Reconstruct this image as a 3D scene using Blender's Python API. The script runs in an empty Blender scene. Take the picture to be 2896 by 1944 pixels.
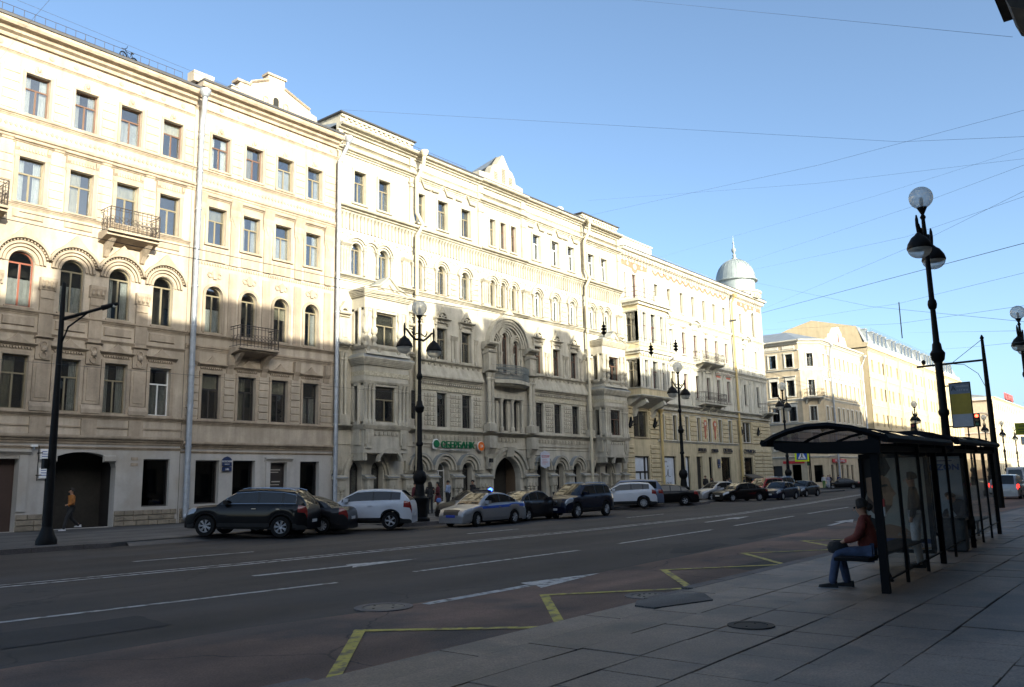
import bpy, bmesh, math, random
from mathutils import Vector, Matrix
from mathutils.geometry import tessellate_polygon
random.seed(7)
PI = math.pi
K = 1.1515            # metres per survey unit: every table below is in survey units
scn = bpy.context.scene
col = scn.collection

# ---------------------------------------------------------------- camera
EYE = Vector((0, 0, 1.9))
YAW, PITCH, ROLL = math.radians(51.1675), math.radians(9.5266), math.radians(-1.2194)
fw = Vector((math.sin(YAW)*math.cos(PITCH), math.cos(YAW)*math.cos(PITCH), math.sin(PITCH)))
rt = Vector((math.cos(YAW), -math.sin(YAW), 0))
up = rt.cross(fw)
r2 = rt*math.cos(ROLL) + up*math.sin(ROLL)
u2 = -rt*math.sin(ROLL) + up*math.cos(ROLL)
cd = bpy.data.cameras.new('camera'); cam = bpy.data.objects.new('camera', cd); col.objects.link(cam)
cd.sensor_width = 36; cd.lens = 29.03; cd.clip_start = 0.05; cd.clip_end = 3000
cam.matrix_world = Matrix(((r2.x, u2.x, -fw.x, EYE.x), (r2.y, u2.y, -fw.y, EYE.y), (r2.z, u2.z, -fw.z, EYE.z), (0, 0, 0, 1)))
scn.camera = cam

# ---------------------------------------------------------------- sky and sun
SUN_DIR = Vector((-0.33, -1.0, 0.325)).normalized()     # towards the sun, behind the camera
EL = math.asin(SUN_DIR.z); AZ = math.atan2(SUN_DIR.x, SUN_DIR.y)
w = bpy.data.worlds.new('World'); scn.world = w; w.use_nodes = True
nt = w.node_tree; bg = nt.nodes['Background']
sky = nt.nodes.new('ShaderNodeTexSky'); sky.sky_type = 'NISHITA'; sky.sun_disc = False
sky.sun_elevation = EL; sky.sun_rotation = AZ
sky.air_density = 0.55; sky.dust_density = 2.6; sky.ozone_density = 2.8
nt.links.new(sky.outputs[0], bg.inputs[0]); bg.inputs[1].default_value = 0.12
sl = bpy.data.lights.new('sun', 'SUN'); so = bpy.data.objects.new('sun', sl); col.objects.link(so)
sl.energy = 2.9; sl.angle = math.radians(0.55); sl.color = (1.0, 0.955, 0.91)
so.rotation_euler = SUN_DIR.to_track_quat('Z', 'Y').to_euler()
vs = scn.view_settings; vs.view_transform = 'Standard'; vs.look = 'None'; vs.gamma = 1; vs.use_curve_mapping = False
vs.exposure = 1.9
vs.use_white_balance = True; vs.white_balance_temperature = 7500; vs.white_balance_tint = 0

# ---------------------------------------------------------------- materials
MATS = {}
def mat(name, c, rough=.8, metal=0., var=.12, vscale=1.2, streak=0., bump=.0, bscale=40, rnd=0., coat=0., spec=.5, emit=0., dirt=None):
    if name in MATS: return MATS[name]
    m = bpy.data.materials.new(name); MATS[name] = m; m.use_nodes = True
    t = m.node_tree; N = t.nodes; L = t.links; b = N['Principled BSDF']
    b.inputs['Roughness'].default_value = rough; b.inputs['Metallic'].default_value = metal
    b.inputs['Coat Weight'].default_value = coat; b.inputs['Coat Roughness'].default_value = .04
    b.inputs['Specular IOR Level'].default_value = spec
    g = N.new('ShaderNodeNewGeometry')
    def noise(scale, detail=5, vec=None):
        n = N.new('ShaderNodeTexNoise'); n.inputs['Scale'].default_value = scale; n.inputs['Detail'].default_value = detail
        L.new(vec or g.outputs['Position'], n.inputs['Vector']); return n.outputs[0]
    def ramp(src, a, bb, lo=.3, hi=.7):
        r = N.new('ShaderNodeMapRange'); r.inputs[1].default_value = lo; r.inputs[2].default_value = hi
        r.inputs[3].default_value = a; r.inputs[4].default_value = bb; L.new(src, r.inputs[0]); return r.outputs[0]
    fac = None
    def mul(a, bb):
        if a is None: return bb
        x = N.new('ShaderNodeMath'); x.operation = 'MULTIPLY'; L.new(a, x.inputs[0]); L.new(bb, x.inputs[1]); return x.outputs[0]
    if var: 
        fac = mul(fac, ramp(noise(vscale), 1-var, 1+var))
        fac = mul(fac, ramp(noise(vscale*9, 3), 1-var*.5, 1+var*.5))
    if streak:
        mp = N.new('ShaderNodeMapping'); mp.inputs['Scale'].default_value = (1, 1, .12); L.new(g.outputs['Position'], mp.inputs[0])
        fac = mul(fac, ramp(noise(2.6, 4, mp.outputs[0]), 1-streak, 1.0, .32, .6))
    if rnd:
        oi = N.new('ShaderNodeObjectInfo'); fac = mul(fac, ramp(oi.outputs['Random'], 1-rnd, 1+rnd, 0, 1))
    if fac is not None:
        mx = N.new('ShaderNodeVectorMath'); mx.operation = 'SCALE'; mx.inputs[0].default_value = c; L.new(fac, mx.inputs['Scale'])
        src = mx.outputs[0]
        if dirt:
            mm = N.new('ShaderNodeMix'); mm.data_type = 'RGBA'; L.new(ramp(noise(dirt[3], 6), 0, dirt[4], .5, .62), mm.inputs[0])
            L.new(src, mm.inputs[6]); mm.inputs[7].default_value = (*dirt[:3], 1); src = mm.outputs[2]
        L.new(src, b.inputs['Base Color'])
    else: b.inputs['Base Color'].default_value = (*c, 1)
    if bump:
        bp = N.new('ShaderNodeBump'); bp.inputs['Strength'].default_value = bump; bp.inputs['Distance'].default_value = .02
        L.new(noise(bscale, 6), bp.inputs['Height']); L.new(bp.outputs[0], b.inputs['Normal'])
    if emit:
        b.inputs['Emission Color'].default_value = (*c, 1); b.inputs['Emission Strength'].default_value = emit
    return m
def glass(name, tint=(.6, .63, .62), base=.2, rough=.015, fres=1.0):
    if name in MATS: return MATS[name]
    m = bpy.data.materials.new(name); MATS[name] = m; m.use_nodes = True
    t = m.node_tree; N = t.nodes; L = t.links; N.remove(N['Principled BSDF'])
    tr = N.new('ShaderNodeBsdfTransparent'); tr.inputs[0].default_value = (*tint, 1)
    gl = N.new('ShaderNodeBsdfGlossy'); gl.inputs['Roughness'].default_value = rough; gl.inputs[0].default_value = (.95, .97, 1, 1)
    fr = N.new('ShaderNodeFresnel'); fr.inputs[0].default_value = 1.5
    ma = N.new('ShaderNodeMath'); ma.operation = 'MULTIPLY_ADD'; ma.inputs[1].default_value = fres; ma.inputs[2].default_value = base; ma.use_clamp = True
    L.new(fr.outputs[0], ma.inputs[0]); mx = N.new('ShaderNodeMixShader'); L.new(ma.outputs[0], mx.inputs[0])
    L.new(tr.outputs[0], mx.inputs[1]); L.new(gl.outputs[0], mx.inputs[2]); L.new(mx.outputs[0], N['Material Output'].inputs[0])
    return m
S1 = mat('stucco_beige', (.46, .39, .315), .9, var=.12, streak=.26, dirt=(.30, .25, .19, .35, .45), bump=.25)
S1B = mat('stucco_beige_trim', (.375, .305, .235), .9, var=.14, streak=.28, bump=.25)
S1G = mat('whitewash', (.44, .42, .40), .9, var=.07, streak=.12, bump=.2, dirt=(.33, .29, .24, .5, .5))
PLN = mat('limestone', (.235, .20, .155), .9, var=.25, vscale=3, bump=.5, rnd=.18)
S2 = mat('stucco_greige', (.49, .455, .385), .9, var=.12, streak=.24, dirt=(.32, .29, .22, .35, .45), bump=.25)
S2T = mat('stucco_greige_trim', (.43, .395, .325), .9, var=.14, streak=.26, bump=.25, rnd=.03)
S3 = mat('stucco_yellow', (.55, .465, .31), .9, var=.1, streak=.22, bump=.2)
S3W = mat('stucco_white', (.56, .535, .465), .85, var=.1, streak=.22, bump=.15)
S3R = mat('terracotta_relief', (.46, .15, .10), .85, var=.15)
S4 = mat('stucco_buff', (.50, .41, .29), .9, var=.1, streak=.15, bump=.2)
S4W = mat('stucco_offwhite', (.62, .59, .52), .9, var=.08, streak=.1)
S5 = mat('stucco_ochre', (.50, .405, .265), .9, var=.08, streak=.1)
S6 = mat('stucco_sand', (.52, .45, .33), .9, var=.08, streak=.1)
DARKST = mat('dark_brown_stone', (.10, .085, .07), .9, var=.3)  # plain dark brown stone colour, mottled at random
TIN = mat('roof_tin', (.36, .38, .39), .45, .6, var=.12)
TINB = mat('roof_edge', (.07, .07, .075), .5, .4)
PIPE = mat('pipe_zinc', (.42, .46, .52), .45, .55, var=.15, vscale=3)
PIPEC = mat('pipe_cream', (.50, .45, .34), .6, var=.1)
PIPEY = mat('pipe_ochre', (.50, .38, .18), .6, var=.1)
IRON = mat('black_iron', (.007, .007, .0075), .55, .0, var=.2, vscale=8, spec=.16)
IRONR = mat('rail_iron', (.05, .04, .037), .6, .2)
BROWN = mat('frame_brown', (.11, .055, .035), .6, var=.1)
OLIVE = mat('frame_olive', (.19, .16, .105), .6, var=.1)
WFR = mat('frame_white', (.62, .63, .63), .5, var=.04)
DFR = mat('frame_dark', (.035, .03, .028), .5)
RED_FR = mat('frame_redbrown', (.20, .055, .03), .5)
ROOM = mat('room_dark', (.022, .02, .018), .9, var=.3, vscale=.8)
CURT = mat('curtain_white', (.55, .55, .54), .9, var=.12, rnd=.25)
CURT2 = mat('curtain_cream', (.42, .38, .29), .9, var=.15, rnd=.3)
GLS = glass('window_glass', (.78, .80, .80), .10, .02, .8)
GLD = glass('shop_glass', (.30, .31, .32), .02, .02, .5)
def globe_mat():
    m = bpy.data.materials.new('globe_milky'); m.use_nodes = True; t = m.node_tree; N = t.nodes; L = t.links; N.remove(N['Principled BSDF'])
    tr = N.new('ShaderNodeBsdfTransparent'); df = N.new('ShaderNodeBsdfTranslucent'); d2 = N.new('ShaderNodeBsdfDiffuse'); gl = N.new('ShaderNodeBsdfGlossy'); gl.inputs['Roughness'].default_value = .03
    for n in (df, d2): n.inputs[0].default_value = (.75, .78, .76, 1)
    a = N.new('ShaderNodeMixShader'); a.inputs[0].default_value = .5; L.new(df.outputs[0], a.inputs[1]); L.new(d2.outputs[0], a.inputs[2])
    lw = N.new('ShaderNodeLayerWeight'); lw.inputs[0].default_value = .35; mr = N.new('ShaderNodeMapRange'); mr.inputs[3].default_value = .5; mr.inputs[4].default_value = .85; L.new(lw.outputs['Facing'], mr.inputs[0])
    b = N.new('ShaderNodeMixShader'); L.new(mr.outputs[0], b.inputs[0]); L.new(tr.outputs[0], b.inputs[1]); L.new(a.outputs[0], b.inputs[2])
    c = N.new('ShaderNodeMixShader'); c.inputs[0].default_value = .07; L.new(b.outputs[0], c.inputs[1]); L.new(gl.outputs[0], c.inputs[2]); L.new(c.outputs[0], N['Material Output'].inputs[0]); return m
GLB = globe_mat()
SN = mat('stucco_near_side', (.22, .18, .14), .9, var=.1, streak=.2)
BLACK = mat('matt_black', (.012, .012, .012), .8)
WHITE = mat('white_paint', (.75, .76, .77), .5)

# ---------------------------------------------------------------- mesh builder (x along, -y outward, z up)
class MB:
    def __init__(s): s.v = []; s.f = []
    def add(s, vs_, fs):
        n = len(s.v); s.v += [tuple(v) for v in vs_]; s.f += [tuple(i+n for i in f) for f in fs]; return s
    def box(s, u0, u1, z0, z1, d0, d1):
        a, b = -d1, -d0
        return s.add([(u0, a, z0), (u1, a, z0), (u1, b, z0), (u0, b, z0), (u0, a, z1), (u1, a, z1), (u1, b, z1), (u0, b, z1)],
            [(0, 3, 2, 1), (4, 5, 6, 7), (0, 1, 5, 4), (1, 2, 6, 5), (2, 3, 7, 6), (3, 0, 4, 7)])
    def block(s, u0, u1, z0, z1, d, bev=.03):
        a = -d; e = bev
        return s.add([(u0, 0, z0), (u1, 0, z0), (u1, 0, z1), (u0, 0, z1), (u0+e, a, z0+e), (u1-e, a, z0+e), (u1-e, a, z1-e), (u0+e, a, z1-e)],
            [(4, 5, 6, 7), (0, 1, 5, 4), (1, 2, 6, 5), (2, 3, 7, 6), (3, 0, 4, 7)])
    def prof(s, u0, u1, pts):
        n = len(pts)
        vs_ = [(u0, -d, z) for d, z in pts] + [(u1, -d, z) for d, z in pts]
        return s.add(vs_, [(i, (i+1) % n, n+(i+1) % n, n+i) for i in range(n)] + [tuple(range(n))[::-1], tuple(range(n, 2*n))])
    def poly(s, pts, d0, d1):
        n = len(pts); tri = tessellate_polygon([[Vector((u, z, 0)) for u, z in pts]])
        vs_ = [(u, -d1, z) for u, z in pts] + [(u, -d0, z) for u, z in pts]
        return s.add(vs_, [tuple(t) for t in tri] + [tuple(i+n for i in t) for t in tri] + [(i, (i+1) % n, n+(i+1) % n, n+i) for i in range(n)])
    def ring(s, cu, cz, r0, r1, d0, d1, a0=0, a1=PI, n=14, e=1.0, peak=0.):
        """arch ring; e squashes it, peak lifts the crown into an ogee"""
        vs_ = []
        for i in range(n+1):
            a = a0+(a1-a0)*i/n
            for r, k in ((r0, 0), (r1, 1)):
                pk = peak*k*max(0, 1-abs(a-PI/2)/.55)**1.6
                for d in (d1, d0): vs_.append((cu+r*math.cos(a), -d, cz+r*math.sin(a)*e+pk))
        f = []
        for i in range(n):
            b = 4*i; c = b+4
            f += [(b, b+2, c+2, c), (b+2, b+3, c+3, c+2), (b+1, c+1, c+3, b+3), (b, c, c+1, b+1)]
        f += [(0, 1, 3, 2), (4*n, 4*n+2, 4*n+3, 4*n+1)]
        return s.add(vs_, f)
    def lathe(s, u, d, prof, n=10, caps=True):
        vs_ = []
        for r, z in prof:
            for k in range(n):
                a = 2*PI*k/n; vs_.append((u+r*math.cos(a), -d+r*math.sin(a), z))
        m = len(prof); f = [(i*n+k, i*n+(k+1) % n, (i+1)*n+(k+1) % n, (i+1)*n+k) for i in range(m-1) for k in range(n)]
        return s.add(vs_, f+([tuple(range(n))[::-1], tuple(range((m-1)*n, m*n))] if caps else []))
    def tube(s, pts, r, n=6, closed=False):
        P = [Vector(p) for p in pts]; m = len(P); R = r if isinstance(r, (list, tuple)) else [r]*m; vs_ = []
        for i, p in enumerate(P):
            t = ((P[(i+1) % m] if (closed or i < m-1) else p)-(P[i-1] if (closed or i > 0) else p)).normalized()
            ref = Vector((0, 0, 1)) if abs(t.z) < .9 else Vector((1, 0, 0))
            a = t.cross(ref).normalized(); b = t.cross(a)
            for k in range(n):
                an = 2*PI*k/n; vs_.append(p+a*math.cos(an)*R[i]+b*math.sin(an)*R[i])
        f = [(i*n+k, i*n+(k+1) % n, ((i+1) % m)*n+(k+1) % n, ((i+1) % m)*n+k) for i in range(m if closed else m-1) for k in range(n)]
        if not closed: f += [tuple(range(n))[::-1], tuple(range((m-1)*n, m*n))]
        return s.add(vs_, f)
    def mesh(s, name, m, smooth=None, weld=0):
        me = bpy.data.meshes.new(name); me.from_pydata(s.v, [], s.f); me.materials.append(m)
        bm = bmesh.new(); bm.from_mesh(me)
        if weld: bmesh.ops.remove_doubles(bm, verts=bm.verts, dist=weld)
        bmesh.ops.recalc_face_normals(bm, faces=bm.faces); bm.to_mesh(me); bm.free()
        if smooth is not None:
            me.shade_smooth(); me.set_sharp_from_angle(angle=math.radians(smooth))
        return me
def link(name, me, parent=None, loc=(0, 0, 0), rz=0, kind=None):
    o = bpy.data.objects.new(name, me); col.objects.link(o); o.location = loc; o.rotation_euler = (0, 0, rz)
    if parent is not None: o.parent = parent
    if kind: o['kind'] = kind
    return o
def tag(o, label, cat, group=None):
    o['label'] = label; o['category'] = cat
    if group: o['group'] = group
    return o
def thing(name, label, cat, loc=(0, 0, 0), rz=0, group=None, scale=1):
    o = bpy.data.objects.new(name, None); col.objects.link(o); o.location = loc; o.rotation_euler = (0, 0, rz); o.scale = (scale,)*3
    o.empty_display_size = .2
    return tag(o, label, cat, group)
def copy_tree(o, parent=None):
    c = o.copy(); col.objects.link(c); c.parent = parent
    for ch in list(o.children): copy_tree(ch, c)
    return c
class Site:
    """a building: root empty in survey units, plus a facade frame"""
    def __init__(s, name, label, cat, x, y, group=None):
        s.org = Vector((x, y, 0)); s.root = thing(name, label, cat, (x*K, y*K, 0), 0, group, K); s.frame(0, 36, 0)
    def frame(s, x, y, a): s.x, s.y, s.a = x, y, a; return s
    def pt(s, u=0, z=0, d=0): return Vector((s.x+u*math.cos(s.a)+d*math.sin(s.a), s.y+u*math.sin(s.a)-d*math.cos(s.a), z))-s.org
    def put(s, name, mb, m=None, u=0, z=0, d=0, smooth=None, kind=None):
        me = mb.mesh(name, m, smooth) if isinstance(mb, MB) else mb
        return link(name, me, s.root, s.pt(u, z, d), s.a, kind)
    def row(s, name, mb, m, us, z=0, d=0, smooth=None):
        me = mb.mesh(name, m, smooth)
        return [s.put(name, me, None, u, z, d) for u in us]
def cor(z0, z1, d, flare=1.0):
    h = z1-z0
    return [(-.02, z0), (d*.2, z0), (d*.25, z0+h*.22), (d*.5, z0+h*.34), (d*.55, z0+h*.55), (d*.9, z0+h*.62), (d, z0+h*.78), (d, z1), (-.02, z1+.02)]
def arch_pts(u0, u1, z0, z1, n=12, e=1.0):
    r = (u1-u0)/2; c = (u0+u1)/2; zs = z1-r*e
    return [(u0, z0), (u1, z0)] + [(c+r*math.cos(PI*i/n), zs+r*e*math.sin(PI*i/n)) for i in range(n+1)]
def wall(S, name, u0, u1, zb, holes, m, depth=.3, d=0.):
    """wall with real openings; zb = storey breaks, holes = (kind,u0,u1,z0,z1)"""
    mb = MB()
    for za, zc in zip(zb, zb[1:]):
        loops = [[(u0, za), (u1, za), (u1, zc), (u0, zc)]]
        for h in holes:
            if za <= h[3] and h[4] <= zc and h[1] > u0 and h[2] < u1:
                loops.append([(h[1], h[3]), (h[2], h[3]), (h[2], h[4]), (h[1], h[4])] if h[0] == 'r' else arch_pts(h[1], h[2], h[3], h[4], 12, h[5] if len(h) > 5 else 1.0))
        flat = [p for l in loops for p in l]
        tri = tessellate_polygon([[Vector((a, b, 0)) for a, b in l] for l in loops])
        mb.add([(a, 0, b) for a, b in flat], tri)
        for l in loops[1:]:
            n = len(l); mb.add([(a, 0, b) for a, b in l]+[(a, depth, b) for a, b in l], [(i, (i+1) % n, n+(i+1) % n, n+i) for i in range(n)])
    me = bpy.data.meshes.new(name); me.from_pydata(mb.v, [], mb.f); me.materials.append(m)
    return S.put(name, me, None, 0, 0, d)

WCACHE = {}
def win(S, uc, z0, z1, w_, arch=False, fm=None, curt=None, depth=.17, sill=True, style='T', d=0., e=1.0):
    fm = fm or OLIVE; h = z1-z0; key = (round(w_, 2), round(h, 2), arch, fm.name, style, e)
    if key not in WCACHE:
        t = .055 if w_ > .5 else .04; f = MB(); a = w_/2; panes = []; D0, D1 = -.07, 0
        tz = h*.66 if not arch else h-a*e
        if style in ('2x', 'plain'): tz = h
        if arch:
            f.ring(0, tz, a-t, a, D0, D1, e=e, n=12); f.box(-a, -a+t, 0, tz, D0, D1); f.box(a-t, a, 0, tz, D0, D1)
        else:
            f.box(-a, -a+t, 0, h, D0, D1); f.box(a-t, a, 0, h, D0, D1); f.box(-a+t, a-t, h-t, h, D0, D1)
        f.box(-a+t, a-t, 0, t, D0, D1)
        if style != '2x' and style != 'plain': f.box(-a+t, a-t, tz-t*.6, tz+t*.6, D0, D1-.005)
        if style != 'plain': f.box(-t*.6, t*.6, t, tz-t*.6 if style != '2x' else h-t, D0, D1-.008)
        if style == 'G':
            for q in (.33, .66): f.box(-a+t, a-t, tz*q-.012, tz*q+.012, D0, D1-.02)
        def pane(pts): p = MB(); p.poly(pts, -.045, -.035); panes.append(p.mesh('pane', GLD if style == 'plain' else GLS))
        if style == 'plain': pane([(-a+t, t), (a-t, t), (a-t, h-t), (-a+t, h-t)])
        else:
            top = tz-t*.6 if style != '2x' else h-t
            pane([(-a+t, t), (-t*.6, t), (-t*.6, top), (-a+t, top)]); pane([(t*.6, t), (a-t, t), (a-t, top), (t*.6, top)])
            if arch: pane([((a-t)*math.cos(PI*i/10), tz+t*.6+(a-t*1.6)*e*math.sin(PI*i/10)) for i in range(11)])
            elif style != '2x': pane([(-a+t, tz+t*.6), (a-t, tz+t*.6), (a-t, h-t), (-a+t, h-t)])
        sl_ = MB(); sl_.prof(-a-.07, a+.07, [(-.15, -.06), (.1, -.08), (.1, -.035), (-.15, .0)])
        def cloth(x0, x1, za, zb_):
            c = MB(); n = 8; vs_ = []
            for i in range(n+1):
                x = x0+(x1-x0)*i/n; y = .14+.025*math.sin(i*2.4); vs_ += [(x, y, za), (x, y, zb_)]
            return c.add(vs_, [(2*i, 2*i+2, 2*i+3, 2*i+1) for i in range(n)])
        cs = []
        th = h if not arch else h*.8
        c = cloth(-a+.02, -a*.35, .02, th*.97); cloth2 = cloth(a*.35, a-.02, .02, th*.97); c.add(cloth2.v, cloth2.f); cs.append(c.mesh('curtain', CURT))
        cs.append(cloth(-a+.02, a-.02, .02, th*.64).mesh('curtain', CURT))
        cs.append(cloth(-a+.02, a-.02, th*.66, th*.98).mesh('curtain', CURT2))
        cs.append(cloth(-a+.02, a*.2, .02, th*.97).mesh('curtain', CURT2))
        WCACHE[key] = (f.mesh('window', fm), panes, sl_.mesh('sill', S1B), cs)
    fme, panes, sme, cs = WCACHE[key]
    o = S.put('window', fme, None, uc, z0, d-depth)
    for p in panes: q_ = link('pane', p, o); q_.rotation_euler = (random.uniform(-.012, .012), 0, random.uniform(-.012, .012))
    if sill: link('sill', sme, o, (0, -depth+.0, 0))
    if curt is None: curt = random.choice([0, 0, 1, 1, 2, 3, None])
    if curt is not None and curt >= 0: link('curtain', cs[curt % 4], o)
    return o
def hole(uc, z0, z1, w_, arch=False): return ('a' if arch else 'r', uc-w_/2, uc+w_/2, z0, z1)
def pipe(x, y, pts, r, m, label):
    t = thing('drainpipe', label, 'drainpipe', (x*K, y*K, 0), 0, 'rainwater pipes down the facades', K)
    mb = MB(); mb.tube([(p[0]-x, p[1]-y, p[2]) for p in pts], r, 10); link('shaft', mb.mesh('shaft', m, 40), t)
    hp = pts[-1]; hx, hy, hz = hp[0]-x, hp[1]-y, hp[2]
    mb = MB(); mb.lathe(hx, -hy, [(r*1.1, hz-.25), (r*2.1, hz), (r*2.1, hz+.12)], 10); link('funnel', mb.mesh('funnel', m, 40), t)
    q = pts[0]; mb = MB(); mb.tube([(q[0]-x, q[1]-y, q[2]+.02), (q[0]-x, q[1]-y-.12, q[2]-.12)], [r*1.05, r*1.25], 10); link('spout', mb.mesh('spout', m, 40), t)
    zz = pts[0][2]+1.2
    cl = MB().lathe(0, 0, [(r*1.18, 0), (r*1.18, .06)], 10).mesh('collar', m, 40)
    bottom = pts[0]
    while zz < pts[-1][2]-1.5:
        for a_, b_ in zip(pts, pts[1:]):
            if a_[2] <= zz <= b_[2]:
                f_ = (zz-a_[2])/(b_[2]-a_[2]); link('collar', cl, t, (a_[0]+(b_[0]-a_[0])*f_-x, a_[1]+(b_[1]-a_[1])*f_-y, zz)); break
        zz += 1.9
    return t
# ================================================================ ground, road, pavements
ASPH = mat('asphalt', (.046, .0375, .033), .85, var=.16, vscale=.5, bump=.5, bscale=60, dirt=(.038, .037, .038, .35, .6))
REDA = mat('bus_lane_red', (.165, .098, .072), .88, var=.16, vscale=.6, bump=.5, bscale=60, dirt=(.055, .050, .048, .45, .75))
PAVE = mat('granite_slab', (.175, .135, .104), .62, var=.16, vscale=1.1, bump=.35, bscale=50, rnd=.14, dirt=(.06, .058, .056, .8, .6))
PAVD = mat('pavement_joint', (.06, .053, .047), .9)
PAVF = mat('asphalt_pavement', (.098, .094, .09), .85, var=.15, bump=.4, dirt=(.06, .058, .056, .7, .6))
KERB = mat('kerb_granite', (.12, .105, .10), .8, var=.2, vscale=3, bump=.4, rnd=.1)
LINE = mat('road_paint', (.46, .46, .45), .7, var=.2, vscale=3, dirt=(.07, .068, .066, 5, .9))
YEL = mat('yellow_paint', (.46, .37, .05), .7, var=.25, vscale=2.5, dirt=(.12, .09, .06, 6, .85))
def road_wear(m, full=True):
    t = m.node_tree; N = t.nodes; L = t.links; b = N['Principled BSDF']; src = b.inputs['Base Color'].links[0].from_socket; g = N.new('ShaderNodeNewGeometry')
    def nz(sc, scale, det, lo, hi, a, c):
        mp = N.new('ShaderNodeMapping'); mp.inputs['Scale'].default_value = sc; L.new(g.outputs['Position'], mp.inputs[0]); n = N.new('ShaderNodeTexNoise'); n.inputs['Scale'].default_value = scale; n.inputs['Detail'].default_value = det; L.new(mp.outputs[0], n.inputs['Vector'])
        r = N.new('ShaderNodeMapRange'); r.inputs[1].default_value = lo; r.inputs[2].default_value = hi; r.inputs[3].default_value = a; r.inputs[4].default_value = c; L.new(n.outputs[0], r.inputs[0]); return r.outputs[0]
    fs = [nz((.02, 1, 1), .75, 2, .35, .65, .72, 1.25), nz((1, 1, 1), 45, 2, .3, .7, .72, 1.28), nz((.25, .6, 1), .55, 6, .4, .6, .76, 1.2)]
    vo = N.new('ShaderNodeTexVoronoi'); vo.feature = 'DISTANCE_TO_EDGE'; vo.inputs['Scale'].default_value = .16; wp = N.new('ShaderNodeVectorMath'); wp.operation = 'ADD'; nn = N.new('ShaderNodeTexNoise'); nn.inputs['Scale'].default_value = .9; nn.inputs['Detail'].default_value = 8; L.new(g.outputs['Position'], nn.inputs['Vector']); L.new(nn.outputs[1], wp.inputs[0]); L.new(g.outputs['Position'], wp.inputs[1]); L.new(wp.outputs[0], vo.inputs['Vector'])
    r = N.new('ShaderNodeMapRange'); r.inputs[1].default_value = .001; r.inputs[2].default_value = .004; r.inputs[3].default_value = .45; r.inputs[4].default_value = 1; L.new(vo.outputs[0], r.inputs[0]); fs.append(r.outputs[0])
    if not full: fs = fs[1:3]
    for f in fs:
        x = N.new('ShaderNodeVectorMath'); x.operation = 'SCALE'; L.new(src, x.inputs[0]); L.new(f, x.inputs['Scale']); src = x.outputs[0]
    L.new(src, b.inputs['Base Color'])
road_wear(ASPH); road_wear(REDA); road_wear(PAVF); road_wear(PAVE, False); road_wear(KERB, False)
GRND = mat('ground_far', (.07, .07, .065), .9)
def setting(name, mb, m, parent=None, smooth=None):
    o = link(name, mb.mesh(name, m, smooth), parent)
    if parent is None: o.scale = (K,)*3; o['kind'] = 'structure'
    return o
def sheet(x0, x1, y0, y1, z):
    return MB().add([(x0, y0, z), (x1, y0, z), (x1, y1, z), (x0, y1, z)], [(0, 1, 2, 3)])
def strip(pts, wd, z, wd2=None):
    """painted strip following measured points"""
    m = MB(); P = [Vector((x, y)) for x, y in pts]; vs_ = []
    for i, p in enumerate(P):
        t = (P[min(i+1, len(P)-1)]-P[max(i-1, 0)]).normalized(); n = Vector((-t.y, t.x))*wd/2
        vs_ += [(p.x-n.x, p.y-n.y, z), (p.x+n.x, p.y+n.y, z)]
    return m.add(vs_, [(2*i, 2*i+2, 2*i+3, 2*i+1) for i in range(len(P)-1)])
setting('ground', sheet(-600, 1500, -900, 1500, -.05), GRND)
road = setting('road', sheet(-80, 420, 4.6, 27.5, 0), ASPH)
side_street = setting('side_street', sheet(90.9, 106.6, 27.5, 160, -.002), ASPH)
lane = MB(); e0 = [(-30, 9.3), (5.97, 8.95), (7.56, 8.65), (12.9, 8.5), (20, 8.87), (30, 9.5), (60, 10.3), (200, 11)]
lane.add([(x, 5.0, .004) for x, y in e0]+[(x, y, .004) for x, y in e0], [(i, i+1, 9+i-0, 8+i) for i in range(7)])
setting('bus_lane', lane, REDA)
# white lane markings: dashes, solid double line and arrows, as surveyed
rng0 = random.Random(11)
def mark(name, mb, m=LINE): return link(name, mb.mesh(name, m), road)
for pts in ([(-2, 12.5), (4.4, 12.15), (9.52, 11.66)], [(11.43, 11.72), (16.81, 11.6)], [(18.94, 11.83), (25.18, 12.16)], [(27.53, 12.44), (34.7, 13.04)], [(37.06, 13.29), (44.9, 13.95)], [(47.5, 14.2), (56, 14.9)],
            [(9.8, 19.4), (12.9, 19.17)], [(20.7, 18.72), (23.4, 18.74)], [(31.9, 19.43), (35.64, 19.66)], [(84, 29.3), (90, 30.0)]):
    mark('lane_dash', strip(pts, .13, .006))
DBL = [(-4, 17.2), (6.02, 16.6), (10.75, 16.2), (18.87, 15.95), (24.16, 15.8), (36.1, 16.1), (48, 17.6), (65.6, 20.3), (90, 24.0)]
mark('solid_line', strip(DBL, .13, .006)); mark('solid_line', strip([(x+.1, y+.36) for x, y in DBL], .1, .006))
def arrow(x, y, L, s=1.0, a=0):
    m = MB(); w_ = .09*s
    q = [(0, -w_), (L*.55, -w_), (L*.5, -.36*s), (L, -.02), (L*.58, .33*s), (L*.55, w_), (0, w_)]
    q = [(x+p*math.cos(a)-r*math.sin(a), y+p*math.sin(a)+r*math.cos(a)) for p, r in q]
    return m.add([(p, r, .008) for p, r in q], [(0, 1, 5, 6), (1, 2, 3, 4, 5)])
mark('arrow_marking', arrow(8.46, 8.46, 4.4)); mark('arrow_marking', arrow(9.4, 13.95, 4.0, 1, -.08)); mark('arrow_marking', arrow(28.4, 9.5, 4.2, 1, .12)); mark('arrow_marking', arrow(29.2, 14.35, 5.0, 1, .09))
Z = [(3.2, 7.6), (4.9, 6.02), (6.55, 7.6), (7.98, 5.78), (10.02, 7.56), (11.75, 6.08), (13.82, 7.68), (15.7, 6.15), (17.6, 7.8), (19.5, 6.2), (21.5, 7.9), (23.4, 6.3)]
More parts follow.
